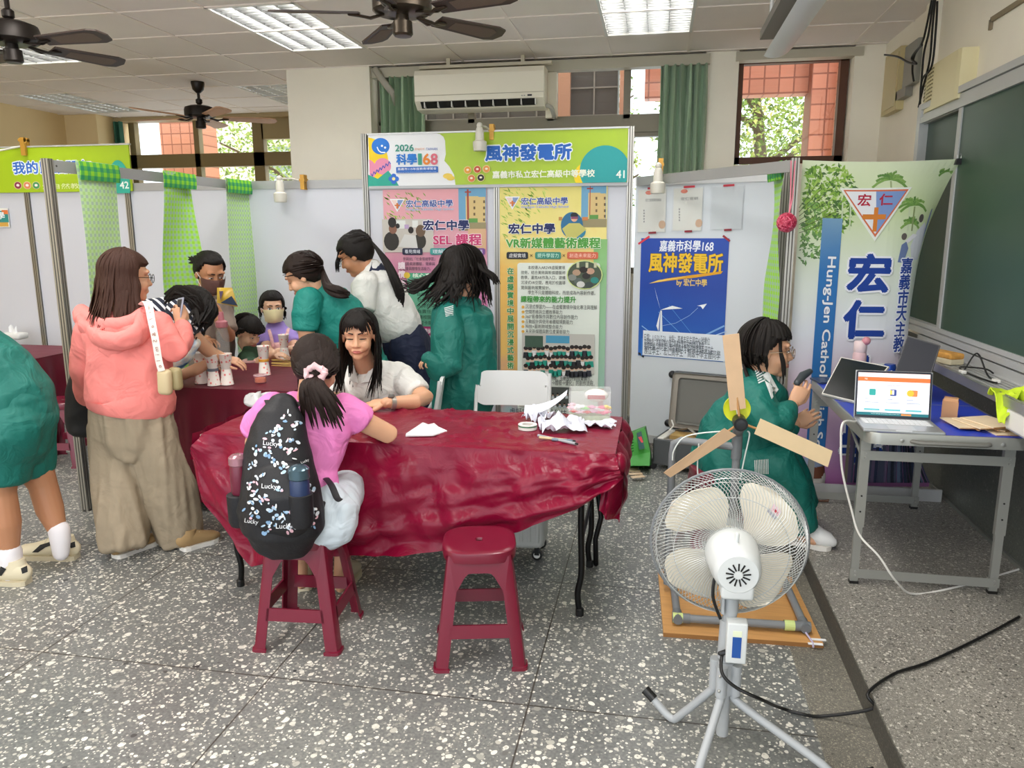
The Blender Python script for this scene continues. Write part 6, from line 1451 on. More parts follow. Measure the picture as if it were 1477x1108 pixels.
# ================================================================== PEOPLE: TOOLS
M_skin=mat('skin','d8a684',.5,sss=.08);M_skin2=mat('skin_tan','b98360',.5,sss=.08);M_skin3=mat('skin_light','e3b798',.5,sss=.08)
M_lip=mat('lip','b96a60',.45);M_eye=mat('eye_white','e9e4de',.3);M_iris=mat('eye_dark','1c1210',.2);M_brow=mat('brow','2a1e1a',.8)
def hairmat(name,c,rough=.55):
    m=mat(name,c,rough,bump=.35,bump_scale=90,stretch=(6,6,.6),spec=.25);return m
M_hair=hairmat('black_hair','17120f');M_hairb=hairmat('brown_hair','3d241a');M_hair2=hairmat('dark_brown_hair','241813')
def wm(px,p): return px*((Vector(p)-V(0,0,CAMZ)).dot(_fw))/FPX      # a pixel width at point p, in metres
def rows(rs,ratio=.62):
    """[(px, py, Y, half width in px[, depth ratio])] -> loft points and radii"""
    P,R_=[],[]
    for r in rs:
        p=at(r[0],r[1],r[2]);w=wm(r[3],p);P.append(p);R_.append((w,w*(r[4] if len(r) > 4 else ratio)))
    return P,R_
def remeshed(mb,voxel,smooth=4,name='tmp'):
    o=mb.build(name)
    md=o.modifiers.new('r','REMESH');md.mode='VOXEL';md.voxel_size=voxel
    if smooth: ms=o.modifiers.new('s','SMOOTH');ms.factor=.5;ms.iterations=smooth
    bpy.context.view_layer.update()
    me=bpy.data.meshes.new_from_object(o.evaluated_get(bpy.context.evaluated_depsgraph_get()))
    old=o.data;bpy.data.objects.remove(o);bpy.data.meshes.remove(old)
    me.materials.clear();return me
def link(name,parts,parent):
    """several (mesh, material) joined into one object"""
    mb_v,mb_f,mi,mats=[],[],[],[]
    for me,m in parts:
        k=len(mb_v);mb_v.extend([v.co.copy() for v in me.vertices])
        if m not in mats: mats.append(m)
        i=mats.index(m)
        for p in me.polygons: mb_f.append(tuple(k+a for a in p.vertices));mi.append(i)
    me=bpy.data.meshes.new(name);me.from_pydata(mb_v,[],mb_f)
    for m in mats: me.materials.append(m)
    me.polygons.foreach_set('material_index',mi);me.polygons.foreach_set('use_smooth',[True]*len(mi));me.update()
    o=bpy.data.objects.new(name,me);COL.objects.link(o)
    if parent: setp(o,parent)
    return o
def fold(me,amp=.006,sc=(9,9,5),seed=0,amp2=.003):
    """cloth folds: move the surface along its normal by soft noise"""
    ns=[v.normal.copy() for v in me.vertices]
    for v,n in zip(me.vertices,ns):
        c=v.co;a=noise.noise(V(c.x*sc[0]+seed,c.y*sc[1],c.z*sc[2]));b=noise.noise(V(c.x*sc[0]*2.6+seed,c.y*sc[1]*2.6,c.z*sc[2]*2.2+3))
        v.co=c+n*(amp*(1-2*abs(a))+amp2*b)
def garment(name,mb,m,parent,voxel=.009,smooth=3,amp=.006,sc=(9,9,5),seed=0):
    me=remeshed(mb,voxel,smooth);fold(me,amp,sc,seed,amp*.5);return link(name,[(me,m)],parent)
def mesh_of(mb):
    me=bpy.data.meshes.new('tmp');me.from_pydata(mb.v,[],mb.f);return me
def headm(c,yaw,pitch=0,roll=0,s=1):
    """head frame: yaw 0 looks to +y, positive turns left; pitch positive looks up"""
    return Matrix.Translation(c) @ Matrix.Rotation(yaw,4,'Z') @ Matrix.Rotation(pitch,4,'X') @ Matrix.Rotation(roll,4,'Y') @ Matrix.Scale(s,4)
def add_head(mb,H,neck_to=None,neck_r=.052):
    R3=H.to_3x3()
    def b(c,r): mb.ball(H @ V(*c),r,None,20,14,R3)
    b((0,-.012,.03),(.074,.092,.088));b((0,.02,-.03),(.06,.068,.078));b((0,.063,-.088),(.024,.022,.02));b((0,.02,-.07),(.05,.055,.04))
    for s in (-1,1):
        b((s*.034,.057,-.03),(.025,.028,.032));b((s*.078,-.006,-.008),(.009,.018,.03));b((s*.0125,.09,-.031),(.0085,.009,.007));b((s*.03,.074,.033),(.028,.014,.012))
    mb.loft([H @ V(0,.078,.024),H @ V(0,.088,-.006),H @ V(0,.099,-.027)],[(.009*H.median_scale,.009*H.median_scale),(.01*H.median_scale,.009*H.median_scale),(.0125*H.median_scale,.0095*H.median_scale)],None,10)
    b((0,.08,-.058),(.028,.013,.014))
    if neck_to is not None: sc=H.median_scale;mb.loft([H @ V(0,-.02,-.03),H @ V(0,-.025,-.09),Vector(neck_to)],[neck_r*sc,neck_r*sc*.98,neck_r*sc*1.15],None,16)
def add_face(fe,H,lids=.5,mouth=True,brows=True,iris=True,look=0):
    """eyes, brows and lips as fitted surface pieces"""
    R3=H.to_3x3();sc=H.median_scale
    for s in (-1,1):
        c=V(s*.031,.0815,.004)
        if lids > .15: fe.ball(H @ c,(.0145,.006,.0072*lids*1.4),M_eye,14,8,R3);fe.ball(H @ (c+V(.003*look,.0042,0)),(.0058,.0035,.0062*min(1,lids*1.4)),M_iris,12,8,R3)
        arc=[H @ V(s*.031+.0165*q,.0855-.010*q*q*(1.2 if q*s > 0 else .6),.006+.0072*lids*1.4*(1-q*q)-.004*(1-lids)) for q in (-1,-.5,0,.5,1)]
        fe.loft(arc,[q*sc*(1.5 if lids < .2 else 1) for q in (.0012,.002,.0023,.002,.001)],M_iris,6)
        if brows: fe.loft([H @ V(s*(.013),.0895,.0285),H @ V(s*.03,.0885,.033),H @ V(s*.05,.074,.0285)],[(.002*sc,.0035*sc),(.002*sc,.003*sc),(.001*sc,.0015*sc)],M_brow,6,side=R3 @ V(0,1,0))
    if mouth:
        for dz,r in ((.003,.0032),(-.004,.0042)): fe.loft([H @ V(-.025,.0825,-.0585),H @ V(-.012,.0915,-.0572+dz),H @ V(0,.0935,-.058+dz),H @ V(.012,.0915,-.0572+dz),H @ V(.025,.0825,-.0585)],[.001*sc,r*.85*sc,r*sc,r*.85*sc,.001*sc],M_lip,8)
def ear_loop(): pass
CR=(.0855,.1045,.099);CC=V(0,-.014,.026)
def hair_cap(mb,H,line,m,grow=1.0,sink=.3):
    """skull cap of hair; line(p) > 0 where hair grows"""
    vs=[];nu,nv=48,30
    for j in range(nv+1):
        th=PI*j/nv
        for i in range(nu):
            a=2*PI*i/nu;d=V(math.sin(th)*math.cos(a),math.sin(th)*math.sin(a),math.cos(th));p=CC+V(d.x*CR[0],d.y*CR[1],d.z*CR[2])*grow
            h=max(0,min(1,.5-line(p)/.012));p=CC+(p-CC)*(1-sink*h)+V(0,0,0)
            p += d*.0025*noise.noise(V(a*9,th*2.5,1))*(1-h);vs.append(H @ p)
    mb.add(vs,[(j*nu+i,(j+1)*nu+i,(j+1)*nu+(i+1) % nu,j*nu+(i+1) % nu) for j in range(nv) for i in range(nu)],m)
def line_full(front=.072,side=.0,nape=-.07):
    """hairline: forehead height, temple height, nape height"""
    def f(p):
        if p.y > .045: return p.z-front
        if p.y > -.005: t=(p.y+.005)/.05;return p.z-(side+(front-side)*t*t)
        t=min(1,(-.005-p.y)/.05);return p.z-(side+(nape-side)*t)
    return f
def on_skull(az,th,grow=1.02): return CC+V(math.sin(th)*math.cos(az)*CR[0],math.sin(th)*math.sin(az)*CR[1],math.cos(th)*CR[2])*grow
def lock(mb,pts,w,m,thick=.35,seg=6,tip=.15):
    pts=smooth_path(pts,4);n=len(pts);R_=[]
    for i in range(n):
        t=i/(n-1);k=(.35+.65*min(1,t*4))*(1 if t < .6 else 1-(1-tip)*((t-.6)/.4)**1.3);R_.append((w*k,w*k*thick))
    return mb.loft(pts,R_,m,seg,capn=1)
def hang(mb,H,az,length,m,rng,w=.012,part=V(0,-.01,.127),flow=V(0,0,0),spread=.012,th0=.25,th1=1.75,curl=0,grow=1.04,wig=.008):
    """a lock from the parting over the skull, then falling by its weight"""
    q=[H @ (part.lerp(on_skull(az,th0,grow),.5))]
    for k in range(5): q.append(H @ on_skull(az+rng.uniform(-.03,.03),th0+(th1-th0)*k/4,grow+rng.uniform(0,.03)))
    o=(q[-1]-(H @ CC));o.z=0;o.normalize();p=q[-1]
    for k in range(1,6):
        t=k/5;p2=p+V(0,0,-length*t)+o*(spread*t-curl*t*t)+flow*(t*t*length)+V(rng.uniform(-wig,wig),rng.uniform(-wig,wig),0);q.append(p2)
    lock(mb,q,w*rng.uniform(.8,1.25),m)
def add_hand(mb,wrist,d,n,curl=.5,side=1,s=1,spread=.12,thumb=.6,finger_len=1):
    """wrist point, direction of the fingers, back-of-hand normal; curl 0 flat .. 1 fist"""
    wrist,d,n=Vector(wrist),Vector(d).normalized(),Vector(n).normalized();n=(n-d*n.dot(d)).normalized();x=d.cross(n)*side      # x points to the thumb side
    def P(a,b,c): return wrist+(d*a+x*b+n*c)*s
    mb.loft([P(-.02,0,0),P(.015,0,0),P(.05,.002,0),P(.085,.0,-.002)],[(.024*s,.017*s),(.03*s,.015*s),(.039*s,.014*s),(.037*s,.011*s)],None,14,side=x)
    for k,(b,L,r) in enumerate(((.029,.072,.0085),(.0095,.08,.0088),(-.0105,.074,.0083),(-.029,.058,.0072))):
        a0=curl*(.75+.12*k);p=P(.082-(.006 if k in (0,3) else 0)-(.008 if k == 3 else 0),b,-.002);ang=.0;fan=spread*(1.5-k)*.6;pts=[P(.06,b*.9,-.001),p]
        for seg,f in enumerate((.45,.32,.23)):
            ang += a0*(1.0 if seg else .8);dd=(d*math.cos(ang)-n*math.sin(ang)+x*fan*(1 if ang < 1 else .2));p=p+dd.normalized()*(L*f*s*finger_len);pts.append(p)
        mb.loft(pts,[r*s*1.05,r*s,r*s*.95,r*s*.88,r*s*.72],None,8)
    p0=P(.02,.022,-.004);p1=P(.042,.044,-.01-.012*thumb);p2=p1+(d*.03+x*.014*(1-thumb)-n*.014*thumb)*s;p3=p2+(d*.026-x*.006*thumb-n*.008*thumb)*s
    mb.loft([P(.008,.012,-.002),p0,p1,p2,p3],[.012*s,.0135*s,.0115*s,.0095*s,.0072*s],None,8)
def sneaker(parent,heel,toe,m,sole,name='shoe',w=.045,h=.075,extra=None):
    heel,toe=Vector(heel),Vector(toe);d=(toe-heel);L=d.length;d.normalize();sd=V(d.y,-d.x,0);z0=heel.z
    k=h/.09;SEC=((.03,.55,.036),(.1,.72,.046),(.22,.76,.047),(.38,.78,.044),(.54,.86,.035),(.72,.98,.027),(.88,.88,.023),(.97,.55,.017))
    mb=MB();mb.loft([heel+d*(L*t)+V(0,0,.012+hh*k) for t,ww,hh in SEC],[(w*ww,hh*k) for t,ww,hh in SEC],m,18,side=sd)
    c=heel+d*(L*.2);mb.loft([c+V(0,0,.05*k),c+d*.004+V(0,0,.085*k),c+d*.006+V(0,0,.105*k)],[(w*.76,L*.21),(w*.74,L*.2),(w*.72,L*.19)],m,18,side=sd,caps='flat')
    for q in range(3): e=heel+d*(L*(.44+.075*q))+V(0,0,(.098-.012*q)*k-.004);mb.loft([e-sd*w*.5-V(0,0,.012),e,e+sd*w*.5-V(0,0,.012)],[.0035]*3,sole,6)
    o=mb.build(name,None,parent,True)
    mb=MB();out=[]
    for t,ww in ((0,.5),(.04,.72),(.15,.85),(.35,.82),(.55,.9),(.75,1.02),(.9,.85),(.98,.45)): out.append((t,ww))
    pts=[heel+d*(L*t)+sd*(w*ww) for t,ww in out]+[heel+d*(L*t)-sd*(w*ww) for t,ww in out[::-1]]
    mb.prism([V(p.x,p.y,p.z) for p in pts],d*0+V(0,0,.022) if abs(d.z) < .05 else V(0,0,.02),sole);mb.build('sole',None,o);return o
def person(label,loc,cat='person'): return thing('person',label,cat,loc)

# ================================================================== PEOPLE
M_jade=mat('school_green','066b60',.62,bump=.12,bump_scale=160,noise_amt=.05,noise_scale=6);M_jade2=mat('school_green_polo','0a8276',.65,bump=.15,bump_scale=220)
M_shirt=mat('white_shirt','e2e2dd',.7,bump=.1,bump_scale=180);M_navy=mat('navy_cloth','18213f',.7);M_pink=mat('pink_tshirt','ee86c8',.7,bump=.08,bump_scale=200);M_coral=mat('coral_hoodie','ee8780',.8,bump=.12,bump_scale=260)
M_khaki=mat('khaki_linen','9c8d76',.85,bump=.12,bump_scale=180,noise_amt=.05);M_pale=mat('pale_blue_cotton','d3dfe8',.75);M_shoe=mat('shoe_cream','ddd2b4',.6);M_shoew=mat('shoe_white','e8e8e6',.5);M_sole=mat('sole_white','e4e0d8',.6);M_sock=mat('sock_white','ebe7ea',.8)
def wrinkle(m,sc=10,st=.45):
    nt=m.node_tree;b=nt.nodes['Principled BSDF'];tc=nt.nodes.new('ShaderNodeTexCoord');n=nt.nodes.new('ShaderNodeTexNoise');n.inputs['Scale'].default_value=sc;n.inputs['Detail'].default_value=2;n.inputs['Distortion'].default_value=1.8
    bp=nt.nodes.new('ShaderNodeBump');bp.inputs['Strength'].default_value=st;bp.inputs['Distance'].default_value=.03;nt.links.new(tc.outputs['Object'],n.inputs['Vector']);nt.links.new(n.outputs[0],bp.inputs['Height'])
    if b.inputs['Normal'].links: nt.links.new(b.inputs['Normal'].links[0].from_socket,bp.inputs['Normal'])
    nt.links.new(bp.outputs[0],b.inputs['Normal'])
for _m,_s in ((M_jade,9),(M_jade2,9),(M_shirt,11),(M_navy,9),(M_pink,9),(M_coral,7),(M_pale,9)): wrinkle(_m,_s)
wrinkle(M_khaki,6,.35)
def limb(mb,rs,ratio=1.0,side=None,caps='round',m=None,seg=16):
    P,R_=rows(rs,ratio)
    if caps == 'flat' and m is None: mb.ball(P[0],R_[0][1])
    return mb.loft(P,R_,m,seg,side=side,caps=caps)
def figure(root,body_mb,hands=None,face=None,skin=M_skin,voxel=.006):
    parts=[(remeshed(body_mb,voxel,3),skin)]
    if hands is not None and hands.v: parts.append((remeshed(hands,.0032,2),skin))
    if face is not None and face.v:
        for m in face.mats:
            k=face.mats.index(m);q=MB();idx=[i for i,a in enumerate(face.m) if a == k];used={}
            for i in idx:
                q.f.append(tuple(used.setdefault(a,len(used)) for a in face.f[i]));q.m.append(0)
            q.v=[None]*len(used)
            for a,b in used.items(): q.v[b]=face.v[a]
            parts.append((mesh_of(q),m))
    return link('body',parts,root)
def decal(tr,pts,c,m,off=.004,sub=4):
    """a flat mark laid on a surface (tr) where the pixel outline meets it"""
    n=len(pts);cx,cy=sum(p[0] for p in pts)/n,sum(p[1] for p in pts)/n
    ol=[(pts[i][0]+(pts[(i+1) % n][0]-pts[i][0])*k/sub,pts[i][1]+(pts[(i+1) % n][1]-pts[i][1])*k/sub) for i in range(n) for k in range(sub)];out=[]
    for f in (1,.66,.33,.01):
        for x,y in ol:
            d=ray(cx+(x-cx)*f,cy+(y-cy)*f).normalized();h=tr.ray_cast(V(0,0,CAMZ),d)
            if h[0] is None: return
            out.append(h[0]-d*off)
    N=len(ol);m.add(out,[(r*N+i,r*N+(i+1) % N,(r+1)*N+(i+1) % N,(r+1)*N+i) for r in range(3) for i in range(N)],flatm(c,.7))
def legs_down(mb,hipc,side,sep,zfoot=0,r=(.075,.05,.036)):
    for s in (-1,1):
        h=hipc+side*sep*s;mb.loft([h,V(h.x,h.y,hipc.z*.52),V(h.x,h.y,zfoot+.09)],[r[0],r[1],r[2]],None,14);f=V(h.x,h.y,zfoot+.04)
        mb.loft([f,f+V(0,0,.05)],[.035,.036],None,12)
XA=V(1,0,0);YA=V(0,1,0)

# ---------- long haired girl facing the camera, seated behind the table
def girl_facing():
    t=person('long haired girl in a white shirt seated facing the camera at the table',at(545,560,3.85)-V(0,0,at(545,560,3.85).z))
    H=headm(at(518,484,3.62),PI+.2,math.radians(-7),0,1.03)
    b=MB();add_head(b,H,at(528,530,3.76),.05)
    P,R_=rows([(529,528,3.78,24),(534,540,3.8,44),(546,585,3.85,50),(546,620,3.87,44),(546,665,3.9,46),(546,700,3.95,50)],.6);b.loft(P,R_,None,18,side=XA)
    limb(b,[(574,545,3.82,15),(613,575,3.68,13.5),(600,580,3.6,12.5),(556,581,3.5,8.5)],.9)
    limb(b,[(492,545,3.82,15),(486,582,3.66,12.5),(505,586,3.56,11),(520,588,3.48,8)],.9)
    for s in (-1,1):
        h=at(546+22*s,690,3.92);b.loft([h,h+V(0,-.38,.02),h+V(0,-.36,-h.z+.1)],[.075,.055,.04],None,12);b.loft([h+V(0,-.36,-h.z+.04),h+V(0,-.5,-h.z+.03)],[.035,.028],None,12)
    hd=MB();w=at(556,581,3.5);add_hand(hd,w,V(-1,.1,-.08),V(.0,-.35,.95),.25,-1,.92,.1,.3)
    w2=at(521,588,3.48);add_hand(hd,w2,V(.5,-.8,-.1),V(0,.2,1),.4,1,.88)
    fe=MB();add_face(fe,H,lids=.12)
    figure(t,b,hd,fe,M_skin,.005)
    g=MB();P,R_=rows([(529,528,3.78,26),(532,537,3.79,46),(538,552,3.81,55),(544,585,3.85,56),(546,620,3.87,54),(546,668,3.9,54)],.62);g.loft(P,R_,None,20,side=XA,caps='flat')
    limb(g,[(574,540,3.82,18),(590,554,3.76,20),(602,568,3.72,19)],.95,caps='flat');limb(g,[(492,542,3.82,18),(488,560,3.76,20),(486,574,3.7,19)],.95,caps='flat')
    sh=garment('shirt',g,M_shirt,t,.007,3,.008,(10,10,6),1)
    m=MB();nk=at(521,541,3.69)
    for s in (-1,1): m.prism([nk+V(s*.006,-.02,-.04),nk+V(s*.05,.03,.045),nk+V(s*.082,.06,.03),nk+V(s*.06,-.012,-.03)],V(0,-.004,.002),M_shirt)
    m.build('collar',None,sh)
    m=MB();c=at(606,577,3.7);limb(m,[(601,567,3.722,19.6),(602,568,3.718,19.6)],.97,caps='flat',m=flatm('8a94a4'));m.build('sleeve_piping',None,sh,True)
    m=MB();w=at(566,581,3.52);d=(at(600,580,3.6)-w).normalized();m.loft([w-d*.011,w+d*.011],[.0345,.0345],mat('watch_band','a9a49c',.3,metal=.6),18,caps='flat');m.rbox((-.014,-.012,-.003),(.014,.012,.008),.003,mat('watch_face','6d6b68',.3,metal=.5),frame(w+V(0,-.012,.033),V(1,0,0),V(0,.9,.3)));tag(m.build('wristwatch',None,None,True),'silver grey wristwatch on the forearm of the long haired seated girl','watch')
    r=random.Random(3);m=MB();line=line_full(.084,-.01,-.09);hair_cap(m,H,line,M_hair,1.06)
    pt=V(.0,.035,.122)
    for k in range(80):
        a=r.uniform(-.35,PI+.35);a=-a if False else a
        az=r.choice((r.uniform(PI*.93,PI*1.5),r.uniform(-PI*.5,PI*.07)))
        c=math.cos(az);fl=V(0,-.12-.05*r.random(),0)+V(.03*(1 if (H.to_3x3() @ V(c,0,0)).x > 0 else -1),0,0)*0
        hang(m,H,az,r.uniform(.20,.31),M_hair,r,.0115,pt,fl,.02,.3,1.7,wig=.006)
    for k in range(44):   # front curtains falling before the shoulders
        s=1 if k % 2 else -1;az=(.12+r.uniform(-.1,.18)) if s > 0 else PI-.12-r.uniform(-.1,.18);hang(m,H,az,r.uniform(.27,.34),M_hair,r,.0125,pt,V(0,-.26,0)+(H.to_3x3() @ V(s*r.uniform(-.16,.12),0,0)),.006,.35,1.6,wig=.004)
    for k in range(22):   # thin side swept bangs
        q=(-1+2*k/21)+r.uniform(-.05,.05);x=q*.058;g=abs(q-.1);e=V(x*1.1+.006*(1 if q > .1 else -1),.094-.03*q*q,.064-.034*min(1,g*1.3)+r.uniform(-.012,.006));lock(m,[H @ V(x*.3,.04,.127),H @ V(x*.7,.078,.104),H @ V(x,.099-.024*q*q,.08-.008*g),H @ e],.006,M_hair,.4)
    m.build('hair',None,t,True,60)
girl_facing()

# ---------- girl in pink with the backpack, seen from behind
def girl_pink():
    t=person('girl in a pink t-shirt sitting on a stool with her back turned',V(-1.33,2.7,0))
    H=headm(at(456,530,2.80),.06,math.radians(-24),0,1.02)
    b=MB();add_head(b,H,at(449,580,2.78),.05)
    P,R_=rows([(449,582,2.79,28),(448,592,2.79,52),(450,625,2.77,52),(446,680,2.72,36),(448,730,2.68,38),(455,748,2.68,46)],.6);b.loft(P,R_,None,18,side=XA)
    limb(b,[(504,596,2.82,18),(530,611,2.86,16),(560,626,2.9,14.5),(545,618,3.02,12.5),(520,612,3.17,9)],.95)
    limb(b,[(385,595,2.82,18),(368,640,2.86,15),(378,632,2.98,12),(420,612,3.12,8.5)],.95)
    for q in ((478,748,2.7,30,505,700,3.0,500,745,3.02,490,832,2.98),(430,748,2.7,30,425,712,3.0,428,760,3.0,434,832,2.98)):
        b.loft([at(*q[:3]),at(*q[4:7]),at(*q[7:10]),V(at(*q[10:]).x,at(*q[10:]).y,.08)],[.075,.058,.048,.03],None,14);a=V(at(*q[10:]).x,at(*q[10:]).y,.05);b.loft([a,a+V(.0,.05,-.012)],[.022,.02],None,12)
    hd=MB();add_hand(hd,at(520,612,3.17),V(-.7,.6,-.1),V(0,0,1),.45,1,.85);add_hand(hd,at(420,612,3.12),V(.7,.6,-.1),V(0,0,1),.45,-1,.85)
    figure(t,b,hd,None,M_skin)
    g=MB();P,R_=rows([(450,577,2.79,36),(448,588,2.79,60),(449,625,2.77,60),(444,680,2.72,42),(444,725,2.68,45),(444,742,2.67,46)],.62);g.loft(P,R_,None,20,side=XA,caps='flat')
    limb(g,[(498,592,2.82,25),(516,602,2.84,25),(524,608,2.85,24)],.95,caps='flat');limb(g,[(392,592,2.82,25),(374,612,2.84,24),(370,622,2.85,23)],.95,caps='flat')
    garment('t_shirt',g,M_pink,t,.007,3,.009,(8,8,5),2)
    g=MB();P,R_=rows([(452,722,2.68,44),(458,740,2.66,58),(458,754,2.66,58)],.66);g.loft(P,R_,None,20,side=XA)
    for q in ((484,734,2.72,506,694,3.0,510,722,3.02),(432,742,2.72,424,712,3.0,426,738,3.02)): g.loft([at(*q[:3]),at(*q[3:6]),at(*q[6:])],[.088,.082,.076],None,18,caps='flat')
    garment('trousers',g,M_pale,t,.008,3,.007,(9,9,6),4)
    for (px,py) in ((434,850),(490,848)): a=atz(px,py,0);sneaker(t,V(a.x+.02,a.y-.02,0),V(a.x+(.0 if px > 450 else -.06),a.y+.18,0),M_shoe,M_shoe,'shoe',.05,.105)
    r=random.Random(9);m=MB();hair_cap(m,H,line_full(.06,-.03,-.085),M_hair2,1.05);tie=at(457,541,2.69)
    for k in range(110):
        az=r.uniform(0,2*PI);th=r.uniform(.25,1.75) if math.sin(az) < .3 else r.uniform(.3,1.1);p=H @ on_skull(az,th,1.05);mid=H @ on_skull(az*.5+1.5*PI*.5,1.2,1.09) if False else None
        c=H @ CC;q=p.lerp(tie,.55);d=(q-c);q=c+d.normalized()*max(d.length,.108*H.median_scale);lock(m,[p,q,tie+V(r.uniform(-.012,.012),r.uniform(-.01,.01),r.uniform(-.012,.012))],.011,M_hair2,.35)
    for k in range(46):
        dx=r.uniform(-1,1);L=r.uniform(.12,.21);s0=tie+V(dx*.014,r.uniform(-.01,.01),0);lock(m,[s0,s0+V(dx*.03,-.045,-.03),s0+V(dx*.055+.02,-.04-.02*r.random(),-L*.55),s0+V(dx*.07+.035,-.02-.02*r.random(),-L)],.0085,M_hair2,.4)
    for k in range(10): s=r.choice((-1,1));p=H @ V(s*.075,.02,-.02);lock(m,[H @ on_skull(0 if s > 0 else PI,1.0,1.05),p,p+V(s*.012,.01,-.07)],.007,M_hair2,.4)
    hr=m.build('hair',None,t,True,60)
    m=MB();R_=[]
    for k in range(24): a=2*PI*k/24;R_.append(tie+V(.036*math.cos(a),-.012+.006*math.sin(3*a),.024*math.sin(a)+.004*math.sin(5*a)+.01))
    m.loft(R_+[R_[0],R_[1]],[.0125+.0035*math.sin(k*2.4) for k in range(26)],mat('scrunchie_pink','eac0c4',.8,bump=.4,bump_scale=60),10,caps=None);tag(m.build('scrunchie',None,None,True),'pale pink scrunchie around the ponytail of the girl in pink','hair tie')
girl_pink()

from mathutils.bvhtree import BVHTree
# backpack with a scattered pale print, bottles in its side pockets
def backpack():
    t=thing('backpack','black backpack with a scattered pale print on the back of the girl in pink','backpack',at(405,700,2.55))
    M_bp=mat('backpack_black','15151a',.6,bump=.15,bump_scale=120)
    g=MB();P,R_=rows([(408,584,2.62,20),(404,600,2.6,33),(400,640,2.56,45),(402,690,2.53,55),(405,735,2.51,62),(407,758,2.51,60),(407,768,2.52,50)],.78);g.loft(P,R_,None,24,side=XA)
    me=remeshed(g,.007,3);fold(me,.006,(9,9,7),5,.003);bd=link('bag_body',[(me,M_bp)],t)
    g=MB();P,R_=rows([(400,690,2.46,42),(402,715,2.435,48),(404,748,2.44,46),(404,758,2.46,40)],.6);g.loft(P,R_,None,20,side=XA)
    me2=remeshed(g,.007,3);fold(me2,.004,(9,9,7),8,.002);pk=link('front_pocket',[(me2,M_bp)],t)
    bm=bmesh.new();bm.from_mesh(me);bm.from_mesh(me2);tree_=BVHTree.FromBMesh(bm)
    m=MB();r=random.Random(21)
    def deco(pts,c,off=.0025):
        out=[]
        for (x,y) in pts:
            d=ray(x,y).normalized();h=tree_.ray_cast(V(0,0,CAMZ),d)
            if h[0] is None: return
            out.append(h[0]-d*off)
        m.poly(out,flatm(c,.6))
    def ell(x,y,rx,ry,c,rot=0,off=.0025): deco([(x+rx*math.cos(a)*math.cos(rot)-ry*math.sin(a)*math.sin(rot),y+rx*math.cos(a)*math.sin(rot)+ry*math.sin(a)*math.cos(rot)) for a in [2*PI*k/10 for k in range(10)]],c,off)
    for (x,y) in ((412,600),(428,612),(388,628),(424,640),(372,648),(394,665),(376,690),(420,655),(370,715),(392,730),(368,742),(418,735),(440,720),(434,752),(394,752),(454,738),(402,700),(436,690),(384,762),(420,762),(448,705),(358,728),(400,622),(410,640),(384,650),(362,670),(408,675),(380,720),(405,748),(450,755),(362,700)):
        for k in range(7): ell(x+r.uniform(-7,7),y+r.uniform(-8,8),r.uniform(1.2,4.2),r.uniform(1,2.6),r.choice(('a9c4da','dfe6ee','e6b8c4','7fa2c4','eceff2','c9d6e4')),r.uniform(0,3),.0025+.0004*k)
    for (x,y,w_,rot) in ((390,645,22,.1),(388,707,22,.05),(446,722,16,-.5),(410,765,24,.0),(362,757,20,.15),(441,668,12,-.4)):
        vs,fs,tw,th_=text_mesh('Lucky',.1);sc=w_/tw;pts=[];ok=True
        for q in vs:
            dx,dy=q.x*sc-w_/2,-q.y*sc*1.0;d=ray(x+dx*math.cos(rot)-dy*math.sin(rot),y+dx*math.sin(rot)+dy*math.cos(rot)).normalized();h=tree_.ray_cast(V(0,0,CAMZ),d)
            if h[0] is None: ok=False;break
            pts.append(h[0]-d*.006)
        if ok: m.add(pts,fs,flatm('e8eaee'))
    m.build('surface_pattern',None,t)
    m=MB();m.loft(smooth_path([at(396,588,2.6),at(402,574,2.66),at(418,572,2.68),at(428,586,2.64)],5),[(.012,.004)]*16,M_bp,8);m.build('grab_handle',None,t,True)
    for s,pl in ((1,[(425,584,2.64),(455,578,2.72),(470,588,2.9),(478,630,2.9),(470,690,2.72),(458,740,2.56)]),(-1,[(392,584,2.66),(389,578,2.76),(387,590,2.85),(389,625,2.85),(380,680,2.73),(368,735,2.56)])):
        m=MB();m.loft(smooth_path([at(*p) for p in pl],6),[(.022,.004)]*31,M_bp,8,side=XA);m.build('shoulder_strap',None,t,True)
    m=MB();m.loft(smooth_path([at(470,690,2.66),at(478,700,2.6),at(486,718,2.56),at(491,722,2.55)],5),[(.013,.003)]*16,M_bp,8);m.build('strap_tail',None,t,True)
    for (px,py,tp,c1,c2,lb,nm) in ((345,690,656,'6a1f35','b0808c','maroon water bottle with a shiny lid in the left pocket of the backpack','water_bottle'),(433,715,672,'26365a','4f6672','dark blue water bottle with a grey lid in the right pocket of the backpack','water_bottle')):
        Yb=2.5 if px < 400 else 2.405;c=at(px,py,Yb);e=at(px,tp,Yb);tt=thing(nm,lb,'bottle',c,'water bottles in the backpack pockets');rad=wm(13 if px < 400 else 15,c);L=e.z-c.z;T_=Matrix.Translation(c)
        m=MB();m.lathe([(rad*.8,-.06),(rad*.95,-.05),(rad*.95,L*.45),(rad*.8,L*.6)],flatm(c1,.35),20,T_);m.build('flask',None,tt,True)
        m=MB();m.lathe([(rad*.85,L*.55),(rad,L*.6),(rad,L*.9),(rad*.7,L),(rad*.2,L*1.02)],mat('lid_'+c2,c2,.2,metal=.5),20,T_);m.build('lid',None,tt,True)
    for (px,Y) in ((346,2.5),(434,2.41)):
        c=at(px,724,Y);rad=wm(17,c);m=MB();m.lathe([(rad*.85,-.09),(rad*1.02,-.07),(rad*1.05,.03),(rad*.98,.032)],M_bp,20,Matrix.Translation(c));m.build('side_pocket',None,t,True)
backpack()

